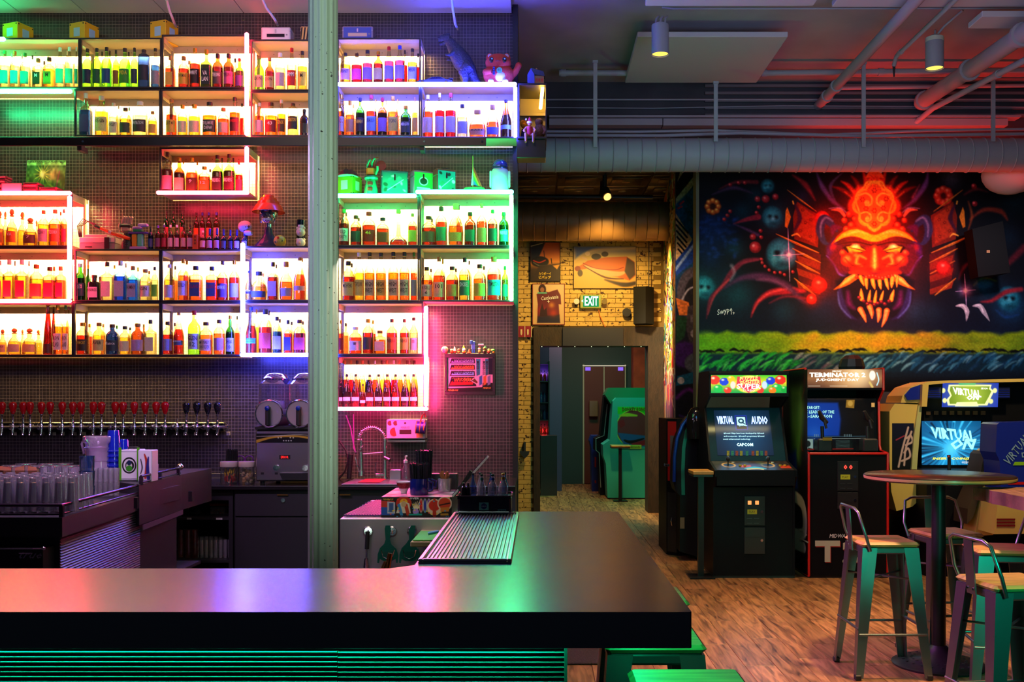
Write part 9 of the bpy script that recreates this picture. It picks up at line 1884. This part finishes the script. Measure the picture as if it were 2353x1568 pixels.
M().box(X(1563,9.75),X(1573,9.75),9.753,9.7595,Z(1220,9.6),Z(1194,9.6)).build('label_plate',mat('plate_tan','#6a5a44',0.6),t)
def ledge(px,y,w_,pyb,Y,label,top='#b8863c'):
    t = thing('drink_ledge',label,'ledge table',(X(px,Y),Y,0));x = X(px,Y);z = Z(y,Y)
    M().box(x-w_/2,x+w_/2,Y-0.15,Y+0.15,z-0.03,z,0.004).build('wood_top',mat('ledge_wood',hx(top),0.5,var=0.3,vscale=12),t);M().box(x-w_/2+0.005,x+w_/2-0.005,Y-0.14,Y+0.14,z-0.05,z-0.0305).build('under_frame',BLACK,t)
    M().box(x-0.025,x+0.025,Y-0.025,Y+0.025,0.012,z-0.0505).build('post',IRON,t);M().box(x-0.11,x+0.11,Y-0.12,Y+0.12,0.0,0.012).build('foot_plate',IRON,t)
ledge(1610,1081,0.18,1320,8.88,'narrow standing ledge with a wood top beside the first arcade cabinet');ledge(1425,1023,0.30,1155,15.7,'narrow standing ledge in front of the turquoise cabinet in the back room','#8a7828')
# ================================================================== BACK ROOM
Yd = 16.0;t = thing('turquoise_arcade_cabinet','turquoise arcade cabinet seen side-on through the opening','arcade cabinet',(X(1440,Yd),16.3,0))
def b_(pts):return [(X(1230+x/4.02,Yd),Z(790+y/4.02,Yd)) for x,y in pts]
TQ = mat('turquoise_paint','#2aa8a0',0.45)
M().prism(b_([(668,1425),(652,1110),(628,1040),(624,935),(690,890),(712,600),(718,530),(745,500),(1140,500),(1140,1425)]),'y',Yd,Yd+0.55).build('side_panel',TQ,t)
M().prism(b_([(655,470),(690,405),(1140,405),(1140,499),(745,499),(718,530),(712,560)]),'y',Yd+0.3,Yd+0.9).build('hood',mat('hood_green','#1a6a48',0.4),t)
M().prism(b_([(690,1426),(1140,1426),(1140,1455),(700,1455)]),'y',Yd+0.03,Yd+0.5).build('plinth',BLACK,t)
c = Canvas(72,100,1.4,'#2a9a92')
def dk_(c):
    c.grad([(0,'#2ab890'),(1,'#2a9aa0')]);c.poly([(0,2),(72,2),(72,18),(0,18)],'#30c020',3);c.ell(36,52,40,44,'#c8d838',1.2);c.ell(36,52,38,42,'#8a3038',1.2);c.poly([(0,62),(72,70),(72,96),(14,90)],'#2858a0',3);c.stroke([(6,22),(22,20),(44,22)],[4,9,4],'#c8c030',2);c.stroke([(16,80),(32,84),(60,76)],[4,8,3],'#141014',2);c.poly([(30,88),(70,76),(70,90),(40,96)],'#a82030',2);c.poly([(0,36),(14,30),(18,44),(6,52)],'#a02028',2)
dk_(c);c.build('side_art',(X(1419,Yd),Yd-0.003,Z(934,Yd)),(S(72,Yd),0,0),(0,0,-S(98,Yd)),PRINT,t)
text('DONKEY KONG',S(54,Yd),S(9,Yd),P(1457,941,Yd-0.006),mat('letter_brown','#7a2a14',0.5),t,bold=0.02)
M().box(X(1444,Yd),X(1474,Yd),Yd-0.006,Yd-0.001,Z(1032,Yd),Z(1023,Yd),0.002).build('name_plate',mat('plate_lime','#b8c838',0.5),t);text('Nintendo',S(24,Yd),S(5,Yd),P(1459,1027.5,Yd-0.008),INK['k'],t)
t = thing('dark_arcade_cabinet','black arcade cabinet with pale edge lines behind the turquoise one','arcade cabinet',(X(1390,16.7),16.9,0))
def b2(pts,Y):return [(X(1230+x/4.02,Y),Z(790+y/4.02,Y)) for x,y in pts]
M().prism(b2([(600,1405),(585,1010),(548,985),(550,880),(600,850),(640,470),(740,460),(740,1405)],16.7),'y',16.7,17.2).build('side_panel',CABB,t);M().tube([(X(1230+x/4.02,16.68),16.68,Z(790+y/4.02,16.68)) for x,y in ((605,1330),(590,1010),(560,985),(560,880),(635,850),(665,560))],0.008,6).build('edge_line',mat('pale_edge_line','#a89a9a',0.4),t)
t = thing('blue_arcade_cabinet','blue arcade cabinet with red stripes at the back of the room','arcade cabinet',(X(1364,17.4),17.6,0))
M().prism(b2([(525,1366),(518,960),(503,900),(520,850),(620,850),(620,1366)],17.4),'y',17.4,17.9).build('side_panel',mat('cab_blue','#142a90',0.4),t)
for y0,y1 in ((1045,1145),(1262,1290)):M().prism(b2([(548,y0),(563,y0+5),(563,y1),(548,y1-4)],17.39),'y',17.385,17.395).build('red_stripe',mat('stripe_red','#b01828',0.4),t)
Yw = 18.95;t = thing('double_door','dark red double door with glowing pale edges in the back room','door',P(1388,1112,Yw))
DRD = mat('door_red','#5a1c18',0.5)
for a_,c_ in ((1343,1386),(1390,1435)):M().box(X(a_,Yw),X(c_,Yw),Yw,Yw+0.04,0.01,Z(843,Yw),0.004).build('door_leaf',DRD,t)
ed = emat('door_edge_glow',(0.85,0.75,0.55),0.6)
for a_ in ((1339,1342.5,1112,838),(1435.5,1438.5,1112,838)):M().box(X(a_[0],Yw),X(a_[1],Yw),Yw-0.01,Yw+0.03,Z(a_[2],Yw),Z(a_[3],Yw)).build('frame_side',mat('door_frame_pale','#a8a890',0.4),t)
M().box(X(1339,Yw),X(1438.5,Yw),Yw-0.02,Yw+0.03,Z(842,Yw),Z(839.5,Yw)).build('lit_header',ed,t);M().box(X(1386.5,Yw),X(1389.5,Yw),Yw-0.01,Yw+0.03,Z(1112,Yw),Z(843,Yw)).build('meeting_stile',MATS['door_frame_pale'],t)
for px in (1351,1426):M().box(X(px-6,Yw),X(px+6,Yw),Yw-0.012,Yw-0.001,Z(852,Yw),Z(844,Yw)).build('purple_light',emat('purple_glow',(0.3,0.15,1.0),1.0),t)
o = M().box(X(1354,18.85),X(1374,18.85),18.84,18.94,Z(958,18.85),Z(921,18.85),0.01).build('wall_box',mat('box_tan','#8a6a50',0.3,0.5));tag(o,'tan metal box with a red badge on the back room door','box')
Yq = 17.2;t = thing('bottle_rack','tall dark bottle shelf glowing purple and red inside the back room','shelf',P(1250,1000,Yq));M().box(X(1236,Yq),X(1262,Yq),Yq+0.3,Yq+0.34,0.9,Z(796,Yq)).build('back_board',mat('rack_back','#1c1040',0.5),t)
for y in (835,876,925,965,1000):M().box(X(1236,Yq),X(1262,Yq),Yq,Yq+0.3,Z(y+2,Yq),Z(y,Yq)).build('shelf_board',BLACK,t)
M().box(X(1260,Yq),X(1263,Yq),Yq,Yq+0.3,0.9,Z(830,Yq)).build('side_board',BLACK,t)
k = 0
for y,cols_ in ((876,'rrc'),(925,'uuc'),(965,'puu'),(1000,'oro')):
    for i in range(3):
        k += 1;bottle(1240+i*8,1247+i*8,y-24,y,Yq+0.12,Z(y,Yq)+0.002,'r',{'r':'c','u':'u','c':'c','p':'c','o':'c'}[cols_[i]],cols_[i] if cols_[i] in 'rpo' else '-','k','-','','distant bottle in the back room rack, %s on the %s shelf' % (ORD[i],('upper','second','third','red-lit lowest')[[876,925,965,1000].index(y)]),'distant bottles in the back room')
light('POINT','rack_glow',P(1250,990,Yq+0.15),3,(1.0,0.05,0.05),radius=0.05);light('POINT','rack_glow',P(1250,860,Yq+0.15),2.5,(0.4,0.15,1.0),radius=0.05)
o = M().box(X(1242,17.0),X(1279,17.0),16.6,17.1,0,Z(1000,17.0)).build('back_counter_cabinet',BLACK);tag(o,'low black counter under the purple bottle rack in the back room','counter')
# ================================================================== TABLES AND STOOLS
STM = mat('stool_steel',(0.22,0.225,0.23),0.34,0.95)
def make_stool(back,label,group):
    t = thing('bar_stool',label,'stool',(0,0,0),0,group)
    s = M();s.box(-0.165,0.165,-0.165,0.165,0.735,0.762,0.016);so = s.build('seat',WOOD,t,1)
    M().box(-0.155,0.155,-0.155,0.155,0.695,0.7345,0.008).build('seat_frame',STM,t,1)
    for sx in (-1,1):
        for sy in (-1,1):
            top = [(sx*0.155,sy*0.155),(sx*0.155,sy*0.100),(sx*0.100,sy*0.155)];bot = [(sx*0.212,sy*0.212),(sx*0.212,sy*0.185),(sx*0.185,sy*0.212)]
            vs = [(x,y,0.73) for x,y in ((sx*0.158,sy*0.158),(sx*0.158,sy*0.075),(sx*0.149,sy*0.075),(sx*0.149,sy*0.149),(sx*0.075,sy*0.149),(sx*0.075,sy*0.158))]+[(x,y,0.012) for x,y in ((sx*0.214,sy*0.214),(sx*0.214,sy*0.172),(sx*0.207,sy*0.172),(sx*0.207,sy*0.207),(sx*0.172,sy*0.207),(sx*0.172,sy*0.214))]
            m = M();m.add(vs,[tuple(range(6)),tuple(range(11,5,-1))]+[(i,i+6,(i+1) % 6+6,(i+1) % 6) for i in range(6)]);lg = m.build('leg',STM,t,1)
            fo = M().box(sx*0.2-0.017,sx*0.2+0.017,sy*0.2-0.017,sy*0.2+0.017,0,0.03,0.004).build('rubber_foot',BLACK,lg,local=True)
    for s_ in (-1,1):
        M().tube([(-0.19,s_*0.192,0.25),(0.19,s_*0.192,0.25)],0.008,8).build('foot_rail',STM,t,1);M().tube([(s_*0.19,-0.192,0.28),(s_*0.19,0.192,0.28)],0.008,8).build('foot_rail',STM,t,1)
        M().tube([(-0.17*s_,-0.17,0.55),(0.17*s_,0.17,0.55)],0.006,6).build('cross_brace',STM,t,1)
    if back:
        M().tube([(-0.12,0.175,0.715),(-0.15,0.19,0.80),(-0.185,0.165,0.93),(-0.192,0.12,0.95),(-0.192,-0.12,0.95),(-0.185,-0.165,0.93),(-0.15,-0.19,0.80),(-0.12,-0.175,0.715)],0.009,8).build('back_loop',STM,t,1)
        m = M();m.prism([(-0.172,0.70),(-0.178,0.70),(-0.196,0.94),(-0.190,0.94)],'y',-0.035,0.035).build('back_plate',STM,t,1)
        for y in (-0.022,0.022):M().cyl((-0.178,y,0.725),(-0.184,y,0.725),0.006,n=8).build('rivet',CHROME,t,1)
    return t
g1_,g2_ = 'backed stools round the high tables','backless stools along the bar'
s1 = make_stool(True,'backed metal stool with wood seat nearest the red-edged arcade cabinet',g1_);s1.location = (1.985,5.78,0.0005)
def place(x,y,rz,label):c_ = copy_tree(s1,None,label);c_.location = (x,y,0.0005);c_.rotation_euler.z = rz
place(2.50,6.14,-PI/2+0.1,'backed metal stool with a wire loop back behind the round table post')
place(2.53,5.46,PI-0.15,'backed metal stool tucked under the rustic table edge')
place(2.10,4.46,0.12,'backed metal stool standing closest to the camera by the rustic table')
b1 = make_stool(False,'backless green-lit stool closest to the camera at the bar return',g2_);b1.location = (0.43,2.80,0.0005)
c_ = copy_tree(b1,None,'backless green-lit stool second along the bar return');c_.location = (0.385,3.40,0.0005)
c_ = copy_tree(b1,None,'backless stool farthest along the bar return, only its seat corner showing');c_.location = (0.44,4.12,0.0005)
tx,ty = 2.365,5.9;t = thing('round_high_table','round high table with dark top on a black iron post','table',(tx,ty,0))
TT = mat('table_top_dark','#2a1a14',0.22,var=0.4,vscale=4,stretch=(1,6,1))
M().lathe([(0.0,1.092),(0.405,1.092),(0.421,1.096),(0.421,1.120),(0.414,1.125),(0,1.125)],(tx,ty,0),64,caps=False).build('table_top',TT,t);M().lathe([(0.4205,1.098),(0.4225,1.108),(0.4205,1.119)],(tx,ty,0),64,caps=False).build('table_rim',mat('rim_wood','#b08a50',0.3),t)
M().cyl((tx,ty,0.05),(tx,ty,1.07),0.04,n=20).build('post',IRON,t);M().cyl((tx,ty,1.07),(tx,ty,1.091),0.14,n=20).build('mount_plate',IRON,t)
M().lathe([(0.26,0),(0.265,0.012),(0.24,0.025),(0.10,0.045),(0.06,0.10),(0.042,0.12)],(tx,ty,0),36).build('base',mat('cast_base',(0.03,0.028,0.032),0.4,0.5),t)
for i in range(22):
    for r_ in (0.15,0.20):a_ = 2*PI*(i+0.5*(r_ > .16))/22;M().cyl((tx+r_*math.cos(a_),ty+r_*math.sin(a_),0.030),(tx+r_*math.cos(a_),ty+r_*math.sin(a_),0.0405 if r_ < .16 else 0.0345),0.009,n=6).build('base_stud',BLACK,t)
t = thing('rustic_high_table','thick rough-edged wooden high table cut off by the frame','table',(2.8,5.0,0))
rt = M();q2 = random.Random(8);ed_ = [(2.47+q2.uniform(-.012,.012),5.66-i*0.12) for i in range(15)];rt.prism([(3.3,5.66)]+ed_+[(3.3,3.98)],'z',1.0,1.07);rt.build('slab_top',mat('slab_wood','#7a5a48',0.4,var=0.5,vscale=8,bump=0.6,bscale=20,stretch=(6,1,1)),t)
M().cyl((2.9,4.9,0.02),(2.9,4.9,1.0),0.045,n=16).build('post',IRON,t);M().cyl((2.9,4.9,0),(2.9,4.9,0.02),0.28,n=24).build('base',IRON,t)
# floor mat under the return
o = M().box(0.14,0.80,5.9,6.7,0.0008,0.012,0.004).build('floor_mat',mat('speckled_mat','#2a1818',0.95,var=0.9,vscale=90,bump=0.8,bscale=200));tag(o,'dark speckled rubber mat on the floor beyond the bar return','mat')
